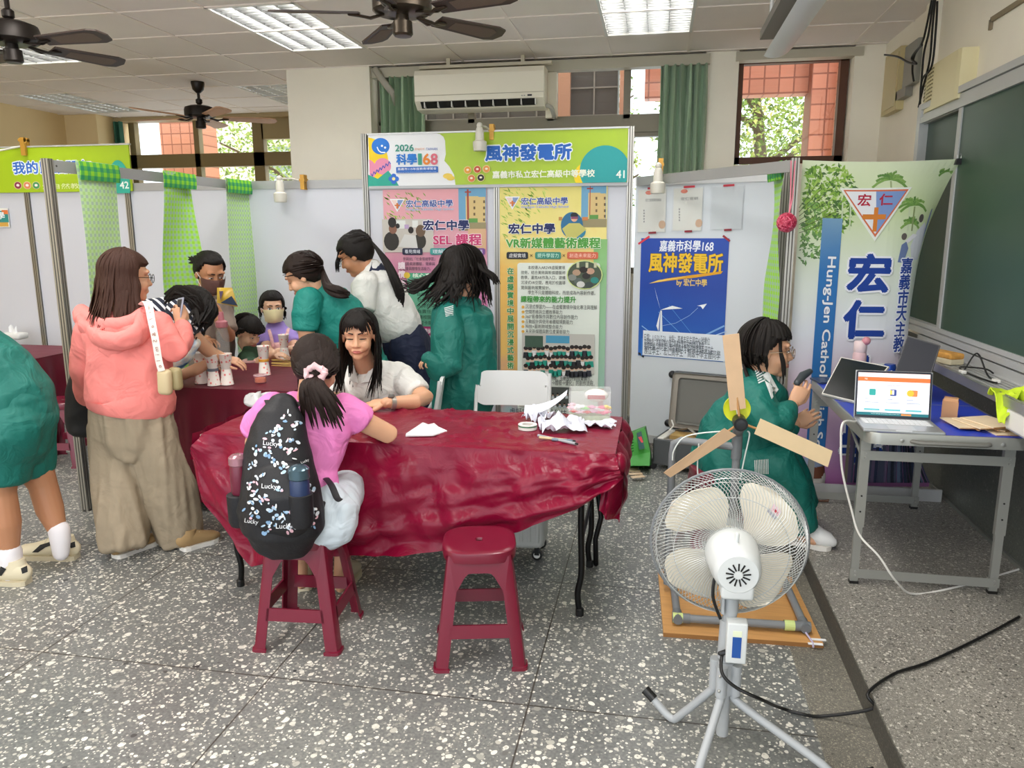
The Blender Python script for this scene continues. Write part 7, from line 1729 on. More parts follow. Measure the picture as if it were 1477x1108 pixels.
# ---------- woman in the coral hoodie, seen from behind
def woman_hoodie():
    t=person('woman in a coral pink hoodie and wide khaki trousers seen from behind, phone raised',V(-2.5,3.3,0))
    H=headm(at(184,400,3.38),-.75,math.radians(-6),0,1.05)
    b=MB();add_head(b,H,at(181,452,3.33),.052)
    P,R_=rows([(181,452,3.33,26),(182,466,3.33,48),(184,500,3.33,52),(187,545,3.33,44),(190,590,3.33,52),(190,610,3.33,54)],.62);b.loft(P,R_,None,18,side=XA)
    limb(b,[(230,474,3.34,15),(252,508,3.3,13),(262,490,3.45,10.5),(260,468,3.58,8)],.95);limb(b,[(133,474,3.34,15),(124,520,3.36,13),(122,560,3.45,10),(126,585,3.52,8)],.95)
    for (x0,x1,Y) in ((168,180,3.25),(212,262,3.42)):
        h=at(x0,600,3.33);a=at(x1,785,Y);b.loft([h,h.lerp(V(a.x,a.y,.08),.5),V(a.x,a.y,.08)],[.085,.06,.04],None,14);b.loft([V(a.x,a.y,.04),V(a.x+.02,a.y+.02,.04)],[.035,.035],None,12)
    hd=MB();add_hand(hd,at(260,468,3.58),V(-.15,.3,.95),V(.75,-.6,.1),.75,1,.95,.08,.8);add_hand(hd,at(126,585,3.52),V(.1,.2,-1),V(-1,0,0),.5,1,.95)
    fe=MB();figure(t,b,hd,None,M_skin)
    g=MB();P,R_=rows([(182,452,3.33,34),(182,464,3.33,55),(183,490,3.33,62),(185,530,3.33,60),(187,562,3.33,62),(188,574,3.33,63),(189,588,3.33,59)],.66);g.loft(P,R_,None,22,side=XA,caps='flat')
    limb(g,[(226,468,3.34,20),(241,490,3.31,18),(253,507,3.3,15),(262,498,3.42,14),(262,482,3.52,13),(261,473,3.56,12)],.95);limb(g,[(136,468,3.34,22),(128,500,3.34,21),(123,530,3.37,19),(122,560,3.44,16),(124,574,3.48,13)],.95)
    sh=garment('hoodie',g,M_coral,t,.008,3,.013,(6,6,5),6)
    g=MB();P,R_=rows([(190,577,3.33,62),(190,588,3.33,60.5)],.68);
    hp=smooth_path([at(116,458,3.36),at(128,478,3.24),at(150,490,3.16),at(175,492,3.15),at(200,482,3.2),at(208,462,3.28)],4);g.loft(hp,[(wm(8,q)*.9,wm(13,q)) for q in hp],None,14);hp2=smooth_path([at(118,450,3.38),at(135,462,3.26),at(158,470,3.22),at(190,465,3.26),at(212,452,3.32)],4);g.loft(hp2,[(wm(8,q),wm(10,q)) for q in hp2],None,12)
    limb(g,[(150,500,3.2,8),(160,508,3.2,12),(172,500,3.2,8)],.6)
    me=remeshed(g,.008,3);fold(me,.01,(8,8,8),2,.004);link('hood',[(me,M_coral)],sh)
    m=MB();P,R_=rows([(188,571,3.33,63),(189,574,3.33,65.5),(189.5,588,3.33,63.5),(189.5,592,3.33,59)],.72);m.loft(P,R_,M_coral,40,side=XA,caps=None);m.build('waist_ribbing',None,sh,True)
    g=MB();P,R_=rows([(189,578,3.33,56),(189,605,3.33,57),(189,632,3.33,56)],.68);g.loft(P,R_,None,22,side=XA)
    limb(g,[(165,612,3.33,33),(170,660,3.31,34),(173,705,3.28,34),(177,750,3.25,33),(181,789,3.22,31)],.85,XA,'flat');limb(g,[(212,612,3.33,34),(228,660,3.35,36),(242,705,3.38,36),(252,745,3.4,34),(258,780,3.41,30)],.85,XA,'flat')
    garment('trousers',g,M_khaki,t,.009,3,.018,(13,13,1.3),3)
    M_tan=mat('tan_suede','a5875c',.8);a=atz(165,806,0);sneaker(t,V(a.x,a.y,0),V(a.x+.08,a.y+.24,0),M_tan,M_sole,'shoe',.048,.085);a=atz(262,795,0);sneaker(t,V(a.x,a.y,0),V(at(314,772,3.5).x,3.5,0),M_tan,M_sole,'shoe',.048,.09)
    r=random.Random(5);m=MB();hair_cap(m,H,line_full(.06,-.05,-.1),M_hairb,1.08)
    for k in range(150):
        az=r.uniform(-.5,PI+.5) if k % 5 == 0 else r.uniform(PI*.9,PI*2.1);y_=math.sin(az)
        if y_ > .35: continue
        hang(m,H,az,r.uniform(.21,.30),M_hairb,r,.0125,V(0,.01,.128),V(-.02,-.12,0),.045,.22,1.75,curl=.0,grow=1.08,wig=.004)
    m.build('hair',None,t,True,60)
    m=MB()
    for s in (1,): 
        rim=[H @ V(.034*s+.024*math.cos(a),.103,.002+.02*math.sin(a)) for a in [2*PI*k/20 for k in range(20)]];m.tube(rim,.0016,M_blackm,6,True)
    rim=[H @ V(-.034+.024*math.cos(a),.103,.002+.02*math.sin(a)) for a in [2*PI*k/20 for k in range(20)]];m.tube(rim,.0016,M_blackm,6,True);m.tube([H @ V(-.01,.105,.005),H @ V(.01,.105,.005)],.0016,M_blackm,5)
    for s in (-1,1): m.tube([H @ V(s*.058,.1,.006),H @ V(s*.084,.04,.006),H @ V(s*.082,-.01,.0)],.0016,M_blackm,5)
    tag(m.build('glasses'),'thin framed glasses on the woman in the coral hoodie','glasses')
    ph=thing('smartphone','smartphone in a clear case held up by the woman in the hoodie','phone',at(259,450,3.62));Mp=frame(at(258,450,3.61),V(.8,-.55,.12),V(.1,.25,1))
    m=MB();m.rbox((-.037,-.075,-.004),(.037,.075,.004),.0035,mat('phone_case','9fa3b4',.25),Mp);m.build('case',None,ph,True)
    m=MB();m.box((-.033,-.07,-.0052),(.033,.07,-.004),mat('phone_dark','22283c',.15),Mp);m.box((-.028,-.06,.004),(.028,.065,.0048),mat('phone_dark','22283c',.15),Mp);m.build('screen',None,ph)
    cb=thing('crossbody_bag','small beige crossbody bag with a white lettered strap on the woman in the hoodie','bag',at(239,550,3.2));M_beige=mat('beige_leather','c9b68e',.5)
    m=MB();c=at(238,551,3.17);m.rbox((-.034,-.022,-.062),(.034,.022,.062),.02,M_beige,Matrix.Translation(c) @ Matrix.Rotation(.05,4,'Y'));m.rbox((-.03,-.022,-.055),(.034,.022,.055),.02,mat('beige_olive','9c8f66',.5),Matrix.Translation(c+V(.03,.035,.01)));m.build('pouch',None,cb,True)
    sp=smooth_path([at(205,440,3.3),at(213,436,3.22),at(218,460,3.17),at(224,490,3.15),at(229,520,3.15),at(233,535,3.15)],6);m=MB();m.loft(sp,[(.019,.0025)]*len(sp),mat('strap_white','ece2da',.6),8,side=XA);st_=m.build('strap',None,cb,True)
    m=MB()
    for k,ch in enumerate('Smile&Smile'):
        p=sp[6+int(k*2.0)] if 6+int(k*2.0) < len(sp) else sp[-1];q=sp[min(len(sp)-1,7+int(k*2.0))];d=(q-p).normalized();vs,fs,w_,h_=text_mesh(ch,.03);x=V(0,-1,0).cross(d).normalized()
        m.add([p+d*(v.x)-x*(v.y-.011)+V(0,-.0055,0) for v in vs],fs,flatm('9a6a5c'))
    m.build('strap_lettering',None,st_)
woman_hoodie()
bgc=at(115,578,3.5);t=thing('tote_bag','black tote bag hanging from the left hand of the woman in the hoodie','bag',bgc);M_tote=mat('tote_black','0d0d10',.7)
g=MB();P,R_=rows([(118,536,3.5,16),(116,560,3.5,20),(114,600,3.5,22),(116,620,3.5,20)],.5);g.loft(P,R_,None,18,side=XA);garment('bag_body',g,M_tote,t,.008,2,.008,(9,9,9),2)
m=MB();m.loft(smooth_path([at(106,544,3.48),at(114,536,3.46),at(124,540,3.46),at(125,582,3.5)],5),[(.012,.003)]*16,M_tote,8);m.build('handle',None,t,True)

# ---------- student in green at the left edge, stooping out of the frame
def student_left():
    t=person('student in green jacket and shorts stooping at the left edge of the photo',V(-2.95,2.95,0))
    sd=V(.2,1,0).normalized();H=headm(at(-150,470,2.95),PI/2,math.radians(-35),0,1)
    b=MB();add_head(b,H,at(-105,480,2.95),.05)
    P,R_=rows([(-100,490,2.95,40),(-60,520,2.95,60),(-10,560,2.95,50),(14,600,2.95,40)],.7);b.loft(P,R_,None,18,side=sd)
    limb(b,[(22,610,3.02,34),(52,680,3.05,24),(62,700,3.06,19.5),(72,735,3.06,19),(84,768,3.05,12),(88,790,3.05,11)],.95);limb(b,[(10,610,2.88,34),(0,690,2.86,24),(2,712,2.86,20),(8,755,2.86,21),(14,795,2.86,13),(18,820,2.86,12)],.95)
    limb(b,[(-90,505,2.85,20),(-110,570,2.8,15),(-120,640,2.8,11)],1);limb(b,[(-90,505,3.05,20),(-120,560,3.1,15),(-130,620,3.1,11)],1)
    for px,py,Y in ((88,795,3.05),(18,828,2.86)): a=at(px,py,Y);b.loft([V(a.x,a.y,.06),V(a.x-.02,a.y+.02,.04)],[.022,.016],None,12)
    hd=MB();add_hand(hd,at(-120,640,2.8),V(-.2,0,-1),V(-1,0,0),.5,1);add_hand(hd,at(-130,620,3.1),V(-.2,0,-1),V(-1,0,0),.5,-1);figure(t,b,hd,None,M_skin2)
    g=MB();P,R_=rows([(-105,482,2.95,46),(-60,515,2.95,68),(-12,545,2.95,66),(22,580,2.95,58),(30,600,2.95,50)],.8);g.loft(P,R_,None,22,side=sd)
    limb(g,[(-80,500,2.84,26),(-105,560,2.8,22),(-118,625,2.8,16)],1);limb(g,[(-80,500,3.06,26),(-112,550,3.1,22),(-128,610,3.1,16)],1);garment('jacket',g,M_jade,t,.009,3,.01,(5,5,7),3)
    g=MB();P,R_=rows([(14,585,2.95,60),(24,612,2.95,55),(20,635,2.95,50)],.9);g.loft(P,R_,None,22,side=sd)
    limb(g,[(32,610,3.02,46),(36,645,3.03,40),(44,682,3.04,32)],.9,sd,'flat');limb(g,[(14,615,2.88,48),(2,655,2.87,44),(-2,690,2.86,40)],.9,sd,'flat');garment('shorts',g,M_jade,t,.009,3,.009,(6,6,5),7)
    for px,py,Y,w_ in ((86,764,3.05,15.5),(15,795,2.86,17)):
        m=MB();limb(m,[(px-1,py,Y,w_*.95),(px+1,py+14,Y,w_*.9),(px+2,py+34,Y,w_*.72)],.95,m=M_sock);m.build('sock',None,t,True)
    for (hx,hy,tx,ty,Y) in ((112,802,28,808,3.08),(42,838,-48,842,2.86)):
        hl=atz(hx,hy+4,0);tl=V(at(tx,ty,hl.y-.02).x,hl.y-.03,0);s_=sneaker(t,V(hl.x,hl.y,0),tl,M_shoe,mat('sole_gum','c9bfa4',.6),'shoe',.05,.1)
        bm=bmesh.new();bm.from_mesh(s_.data);tr=BVHTree.FromBMesh(bm);m=MB()
        for pl in (((46,797),(58,786),(74,781),(76,786),(65,790),(55,797)),((100,784),(108,781),(109,789),(102,791))) if hx > 100 else (((30,820),(39,816),(40,825),(32,828)),((1,817),(9,821),(2,831),(-6,830))): decal(tr,pl,'1a1a1a',m)
        m.build('side_stripe',None,s_)
    m=MB();r=random.Random(2);hair_cap(m,H,line_full(.065,-.03,-.09),M_hair,1.07)
    for k in range(40): hang(m,H,r.uniform(PI,2*PI),.1,M_hair,r,.012)
    m.build('hair',None,t,True,60)
student_left()

# ---------- girl in the green jacket standing behind the table, hair swinging
def girl_green_standing():
    t=person('girl in a green jacket standing behind the crimson table, long black hair swinging',V(-1.08,4.4,0))
    H=headm(at(664,392,4.42),PI/2-.15,math.radians(-8),0,1.1)
    b=MB();add_head(b,H,at(670,440,4.42),.05);P,R_=rows([(670,440,4.42,20),(668,452,4.42,38),(667,500,4.42,40),(667,550,4.42,36),(667,600,4.42,38)],.7);b.loft(P,R_,None,18,side=V(.5,.85,0))
    limb(b,[(648,462,4.32,13),(648,530,4.22,11),(625,520,4.14,8)],1);limb(b,[(690,462,4.5,13),(690,530,4.5,11),(668,545,4.35,8)],1);hp=at(667,600,4.42);legs_down(b,hp,V(.5,.85,0),.09)
    hd=MB();add_hand(hd,at(632,524,4.14),V(-.6,-.3,.2),V(0,0,1),.9,1,.85);add_hand(hd,at(668,545,4.35),V(-.8,-.3,0),V(0,0,1),.6,-1,.95);figure(t,b,hd,None,M_skin)
    g=MB();P,R_=rows([(670,438,4.42,24),(667,450,4.42,42),(668,480,4.42,45),(669,530,4.42,46),(668,565,4.42,47),(665,590,4.42,42),(664,600,4.42,38)],.8);g.loft(P,R_,None,22,side=XA)
    limb(g,[(648,456,4.3,19),(646,490,4.22,21),(647,530,4.18,20),(634,535,4.14,16),(622,522,4.12,13),(617,519,4.11,11)],.95);limb(g,[(692,458,4.5,18),(696,500,4.5,18),(690,540,4.48,15),(670,548,4.35,11)],.95);jk=garment('jacket',g,M_jade,t,.008,3,.013,(7,7,5),9)
    m=MB();o=at(649,447,4.2)
    for k in range(6): a=at(641+k*.4,444+k*2.3,4.205);e=at(654,440.5+k*2.6,4.22);d=(e-a);m.prism([a,e,e+V(0,0,-.0045),a+V(0,0,-.0045)],V(0,-.004,0),flatm('e6ecea'))
    m.build('shoulder_stripes',None,jk)
    g=MB();P,R_=rows([(667,585,4.42,38),(667,620,4.42,40)],.8);g.loft(P,R_,None,20,side=XA);q=V(.5,.85,0)
    for s in (-1,1): h=hp+q*.09*s;g.loft([h,V(h.x,h.y,.4),V(h.x,h.y,.06)],[.1,.085,.075],None,16,caps='flat')
    garment('trousers',g,M_jade,t,.012,2,.008,(7,7,3),4)
    for s in (-1,1): h=hp+q*.09*s;sneaker(t,V(h.x+.06,h.y,0),V(h.x-.18,h.y,0),M_shoew,M_sole)
    r=random.Random(12);m=MB();hair_cap(m,H,line_full(.05,-.06,-.1),M_hair,1.1)
    for k in range(170):
        az=r.uniform(0,2*PI);fl=V(-.30-.25*r.random(),-.05,.12) if r.random() < .42 else V(.02,-.03,0);L=r.uniform(.16,.27)
        hang(m,H,az,L,M_hair,r,.013,V(.0,-.0,.128),fl,.035,.22,1.55,curl=.0,grow=1.12,wig=.012)
    for k in range(34): a=H @ on_skull(r.uniform(.6,2.4),1.2,1.15);lock(m,[a,a+V(-.05,-.03,-.07),a+V(-.10-.05*r.random(),-.04,-.10-.08*r.random()),a+V(-.19-.07*r.random(),-.03,-.10-.10*r.random())],.007,M_hair,.5)
    for k in range(14): a=H @ on_skull(r.uniform(4.0,5.6),1.3,1.12);lock(m,[a,a+V(.03,-.02,-.06),a+V(.06+.03*r.random(),0,-.1),a+V(.07+.05*r.random(),0,-.15)],.007,M_hair,.5)
    m.build('hair',None,t,True,60)
girl_green_standing()

# ---------- student in white shirt and navy skirt leaning over
def student_white():
    t=person('student in a white shirt and navy skirt leaning to the left, long black ponytail',V(-1.9,4.95,0))
    H=headm(at(513,368,4.9),PI/2+.1,math.radians(-28),0,1.15)
    b=MB();add_head(b,H,at(536,395,4.92),.05);P,R_=rows([(536,395,4.92,16),(540,408,4.92,30),(550,440,4.95,32),(574,478,4.98,24),(588,505,5.0,24)],.8);b.loft(P,R_,None,18,side=V(.3,.95,0))
    limb(b,[(528,412,4.8,12),(524,445,4.75,10),(508,490,4.7,7)],1);limb(b,[(545,412,5.05,12),(535,450,5.1,10),(512,490,5.0,7)],1)
    hp=at(592,505,5.02);legs_down(b,hp,V(.3,.95,0),.08);hd=MB();add_hand(hd,at(508,490,4.7),V(-.5,-.2,-.8),V(-1,0,.2),.5,1,.95);add_hand(hd,at(512,490,5.0),V(-.5,-.2,-.8),V(-1,0,.2),.5,-1,.95)
    fe=MB();add_face(fe,H,.3);figure(t,b,hd,fe,M_skin2)
    g=MB();P,R_=rows([(536,392,4.92,19),(539,404,4.92,34),(548,432,4.95,39),(566,462,4.98,38),(579,476,4.99,33),(582,482,5.0,28)],.85);g.loft(P,R_,None,22,side=XA);limb(g,[(528,408,4.8,18),(526,430,4.77,18),(524,446,4.75,16)],.95,caps='flat');limb(g,[(548,410,5.05,17),(540,440,5.08,16)],.95,caps='flat')
    sh=garment('shirt',g,M_shirt,t,.008,3,.011,(7,7,6),5)
    m=MB();P,R_=rows([(530,392,4.91,19),(540,396,4.93,21),(545,401,4.94,19)],.9);m.loft(P,R_,M_navy,18,caps=None);m.build('collar',None,sh,True);m=MB();limb(m,[(524.3,443.5,4.755,16.6),(523.8,446,4.75,16.6)],.95,caps='flat',m=M_navy);m.build('sleeve_piping',None,sh,True)
    g=MB();P,R_=rows([(579,472,4.99,29),(585,495,5.0,35),(592,520,5.02,38),(600,560,5.05,41),(602,590,5.05,44)],.85);g.loft(P,R_,None,22,side=XA,caps='flat');garment('skirt',g,M_navy,t,.009,2,.01,(13,13,2),3)
    for s in (-1,1): h=hp+V(.3,.95,0)*.08*s;sneaker(t,V(h.x+.06,h.y,0),V(h.x-.18,h.y,0),M_shoew,M_sole)
    r=random.Random(4);m=MB();hair_cap(m,H,line_full(.06,-.03,-.09),M_hair,1.07);tie=H @ V(0,-.118,.04)
    for k in range(60): p=H @ on_skull(r.uniform(0,2*PI),r.uniform(.3,1.5),1.07);c=H @ CC;q=c+((p.lerp(tie,.55))-c).normalized()*.122;lock(m,[p,q,tie],.013,M_hair,.4)
    for k in range(34): d=V(r.uniform(-.014,.014),r.uniform(-.014,.014),0);lock(m,[tie,at(556,376,4.86)+d,at(568,400,4.84)+d*1.5,at(577,425,4.86)+d*1.6,at(576+r.uniform(-4,4),440+r.uniform(-8,4),4.88)+d],.012,M_hair,.5)
    for k in range(6): p=H @ V(r.uniform(-.05,.05),.085,.05);lock(m,[H @ V(0,.05,.12),p,p+V(-.015,-.01,-.06),p+V(-.02,0,-.12)],.006,M_hair,.5)
    m.build('hair',None,t,True,60)
    m=MB()
    for s in (-1,1): m.tube([H @ V(.034*s+.023*math.cos(a),.104,.0+.019*math.sin(a)) for a in [2*PI*k/18 for k in range(18)]],.0018,M_blackm,6,True);m.tube([H @ V(s*.056,.1,.005),H @ V(s*.086,.03,.006),H @ V(s*.084,-.01,.0)],.0016,M_blackm,5)
    tag(m.build('glasses'),'dark framed glasses on the leaning student in the white shirt','glasses')
student_white()

# ---------- student in green polo bending over the second table
def student_polo():
    t=person('student in a green polo shirt bending over the maroon table, dark ponytail',V(-2.1,4.5,0))
    H=headm(at(438,398,4.4),PI/2+.25,math.radians(-30),0,1.12)
    b=MB();add_head(b,H,at(458,424,4.45),.05);P,R_=rows([(458,424,4.45,18),(466,440,4.45,36),(488,468,4.5,36),(508,500,4.55,34),(520,530,4.6,36)],.8);b.loft(P,R_,None,18,side=V(.3,.95,0))
    limb(b,[(442,436,4.3,15),(442,480,4.25,12),(444,520,4.3,8)],1);limb(b,[(470,440,4.62,14),(462,490,4.7,11),(452,515,4.6,8)],1);hp=at(522,530,4.6);legs_down(b,hp,V(.3,.95,0),.08)
    hd=MB();add_hand(hd,at(444,520,4.3),V(-.5,.3,-.6),V(-.5,0,.8),.5,1,.95);add_hand(hd,at(452,515,4.6),V(-.6,0,-.5),V(-.5,0,.8),.5,-1,.95);fe=MB();add_face(fe,H,.3);figure(t,b,hd,fe,M_skin)
    g=MB();P,R_=rows([(456,420,4.45,21),(464,436,4.45,42),(486,464,4.5,45),(506,498,4.55,42),(522,535,4.6,40)],.85);g.loft(P,R_,None,22,side=XA);limb(g,[(446,434,4.3,20),(440,455,4.26,20),(440,476,4.25,17)],.95,caps='flat');limb(g,[(470,440,4.62,19),(464,478,4.68,16)],.95,caps='flat')
    sh=garment('polo_shirt',g,M_jade2,t,.008,3,.01,(6,6,6),2);m=MB();P,R_=rows([(450,416,4.44,19),(458,421,4.46,22),(463,427,4.47,22)],.9);m.loft(P,R_,M_jade2,18,caps=None);m.build('collar',None,sh,True)
    g=MB()
    for s in (-1,1): h=hp+V(.3,.95,0)*.08*s;g.loft([h+V(0,0,.06),V(h.x,h.y,.4),V(h.x,h.y,.06)],[.11,.085,.07],None,16,caps='flat');sneaker(t,V(h.x+.06,h.y,0),V(h.x-.18,h.y,0),M_shoew,M_sole)
    garment('trousers',g,M_jade,t,.012,2,.008,(7,7,3),4)
    r=random.Random(6);m=MB();hair_cap(m,H,line_full(.06,-.03,-.09),M_hair2,1.07);tie=H @ V(0,-.115,-.005)
    for k in range(60): p=H @ on_skull(r.uniform(0,2*PI),r.uniform(.3,1.5),1.07);c=H @ CC;q=c+((p.lerp(tie,.55))-c).normalized()*.12;lock(m,[p,q,tie],.013,M_hair2,.4)
    for k in range(30): d=V(r.uniform(-.02,.02),r.uniform(-.02,.02),r.uniform(-.022,.022));lock(m,[tie,at(472,411,4.32)+d*.7,at(488,420,4.3)+d*1.3,at(503+r.uniform(-4,2),426+r.uniform(-5,3),4.32)+d*.6],.013,M_hair2,.5)
    m.build('hair',None,t,True,60)
student_polo()

# ---------- boy and masked girl at the second table
def children():
    t=person('small boy in a dark green shirt looking down at a paper cup',V(-2.9,5.0,0));M_gr=mat('dark_green_tee','2c4a33',.8)
    H=headm(at(358,480,4.95),-PI/2-.35,math.radians(-26),0,.95);b=MB();add_head(b,H,at(362,508,4.97),.045)
    P,R_=rows([(362,506,4.97,12),(364,514,4.97,20),(364,545,4.98,20),(364,590,5.0,22),(364,620,5.0,24)],.75);b.loft(P,R_,None,16,side=V(.3,-.95,0))
    limb(b,[(358,520,4.86,9),(362,532,4.8,8.5),(385,514,4.72,6.5),(395,510,4.7,5.5)],1);limb(b,[(376,518,5.06,9),(386,530,5.0,8),(398,512,4.85,5.5)],1);hp=at(364,615,5.0);legs_down(b,hp,XA,.06,0,(.06,.045,.032))
    hd=MB();add_hand(hd,at(395,510,4.7),V(.8,.2,-.1),V(0,-.3,1),.4,1,.75);add_hand(hd,at(398,512,4.85),V(.8,0,0),V(0,.2,1),.4,-1,.75);fe=MB();add_face(fe,H,.3);figure(t,b,hd,fe,M_skin3)
    g=MB();P,R_=rows([(362,505,4.97,14),(363,512,4.97,23),(364,545,4.98,24),(364,600,5.0,26)],.8);g.loft(P,R_,None,18,side=V(.3,-.95,0));limb(g,[(358,517,4.87,13),(360,526,4.83,13),(366,528,4.79,11)],.95,caps='flat');limb(g,[(376,516,5.05,12),(383,526,5.02,11)],.95,caps='flat');garment('t_shirt',g,M_gr,t,.007,3,.006,(9,9,7),2)
    g=MB()
    for s in (-1,1): h=hp+XA*.06*s;g.loft([h+V(0,0,.04),V(h.x,h.y,.3)],[.08,.075],None,14,caps='flat');sneaker(t,V(h.x-.05,h.y,0),V(h.x+.13,h.y,0),M_shoew,M_sole,'shoe',.036,.06)
    garment('shorts',g,M_navy,t,.01,2,.005)
    r=random.Random(8);m=MB();hair_cap(m,H,line_full(.045,.0,-.07),M_hair,1.12)
    for k in range(110): az=r.uniform(0,2*PI);th=1.25 if math.sin(az) > .2 else 1.65;hang(m,H,az,.012,M_hair,r,.012,V(.01,-.02,.128),V(0,0,0),.012,.25,th,grow=1.12)
    m.build('hair',None,t,True,60)
    t=person('little girl in a lilac shirt wearing a pale yellow face mask beside the boy',V(-2.75,5.3,0));M_lil=mat('lilac_tee','a68fdc',.75);M_apr=mat('pink_apron','e3b4b4',.8,noise_amt=.2,noise_scale=60)
    H=headm(at(393,444,5.25),PI+.62,math.radians(-4),0,.98);b=MB();add_head(b,H,at(398,474,5.28),.045)
    P,R_=rows([(398,474,5.28,11),(400,482,5.28,20),(402,515,5.28,21),(402,560,5.28,22),(402,600,5.28,24)],.75);b.loft(P,R_,None,16,side=V(.8,.6,0));limb(b,[(383,490,5.2,8.5),(388,510,5.05,8),(404,513,4.95,6)],1);limb(b,[(420,490,5.3,8.5),(428,505,5.15,8),(412,505,4.98,5.5)],1);hp=at(402,600,5.28);legs_down(b,hp,XA,.06,0,(.06,.045,.032))
    hd=MB();add_hand(hd,at(404,513,4.95),V(.7,-.4,0),V(0,0,1),.5,-1,.75);add_hand(hd,at(412,505,4.98),V(-.2,-.9,0),V(.6,0,.7),.7,1,.75);fe=MB();add_face(fe,H,.8,mouth=False);figure(t,b,hd,fe,M_skin3)
    g=MB();P,R_=rows([(398,472,5.28,14),(400,480,5.28,23),(402,515,5.28,24),(402,580,5.28,25)],.8);g.loft(P,R_,None,18,side=V(.8,.6,0));limb(g,[(384,487,5.22,13),(383,500,5.15,12.5)],.95,caps='flat');limb(g,[(418,486,5.3,12),(424,497,5.24,12)],.95,caps='flat');garment('t_shirt',g,M_lil,t,.007,3,.005,(9,9,7),3)
    g=MB();P,R_=rows([(403,494,5.2,17),(404,515,5.19,22),(404,560,5.18,25)],.6);g.loft(P,R_,None,18,side=V(.8,.6,0),caps='flat');ap=garment('apron',g,M_apr,t,.008,2,.005)
    m=MB();m.loft([at(388,476,5.14),at(391,486,5.1),at(394,500,5.09)],[(.012,.004)]*3,M_apr,8);m.loft([at(416,474,5.2),at(413,486,5.12),at(412,500,5.1)],[(.012,.004)]*3,M_apr,8);m.build('apron_strap',None,ap,True)
    g=MB()
    for s in (-1,1): h=hp+XA*.06*s;g.loft([h+V(0,0,.04),V(h.x,h.y,.2)],[.08,.06],None,14,caps='flat');sneaker(t,V(h.x,h.y+.05,0),V(h.x,h.y-.13,0),M_shoew,M_sole,'shoe',.036,.06)
    garment('trousers',g,M_pale,t,.01,2,.005)
    mask(H,mat('mask_yellow','e9deb0',.7),t);m=MB();r=random.Random(11);hair_cap(m,H,line_full(.066,-.02,-.09),M_hair,1.05)
    for k in range(40): hang(m,H,r.choice((r.uniform(PI*1.02,PI*1.5),r.uniform(PI*1.5,PI*1.98))),r.uniform(.05,.12),M_hair,r,.012,V(0,.03,.122),V(0,.1,0),.008,.3,1.7)
    for k in range(6): p=H @ V(r.uniform(-.05,.05),.06,.11);lock(m,[H @ V(0,.02,.125),p,p+V(.02,-.02,-.02)],.006,M_hair)
    m.build('hair',None,t,True,60)
def mask(H,m_,t):
    R3=H.to_3x3();m=MB()
    def fn(u,v):
        a=(u-.5)*2.5;z=.0-.092*v;bul=math.sin(v*PI)**.7;rr=.081+.012*bul-.018*max(0,v-.6);y=.018+(rr+.022*(1-abs(u-.5)*2)**1.2*(1 if v < .85 else .8))*math.cos(a);return H @ V((.072-.012*v)*math.sin(a)*1.12,y,z+(.012*(1-abs(u-.5)*2)**2 if v < .2 else 0)-.004)
    m.grid(fn,20,12,m_,.002);o=m.build('face_mask',None,t,True)
    m=MB()
    for s in (-1,1): m.tube([H @ V(s*.068,.042,-.02),H @ V(s*.086,.0,.012),H @ V(s*.086,-.016,-.012),H @ V(s*.064,.04,-.072)],.0018,M_sock,5)
    m.build('ear_loop',None,o)
children()
make_cups('paper cup toy held up by the little girl in the yellow mask',None,at(411,520,4.86).x,4.86,at(411,520,4.86).z)

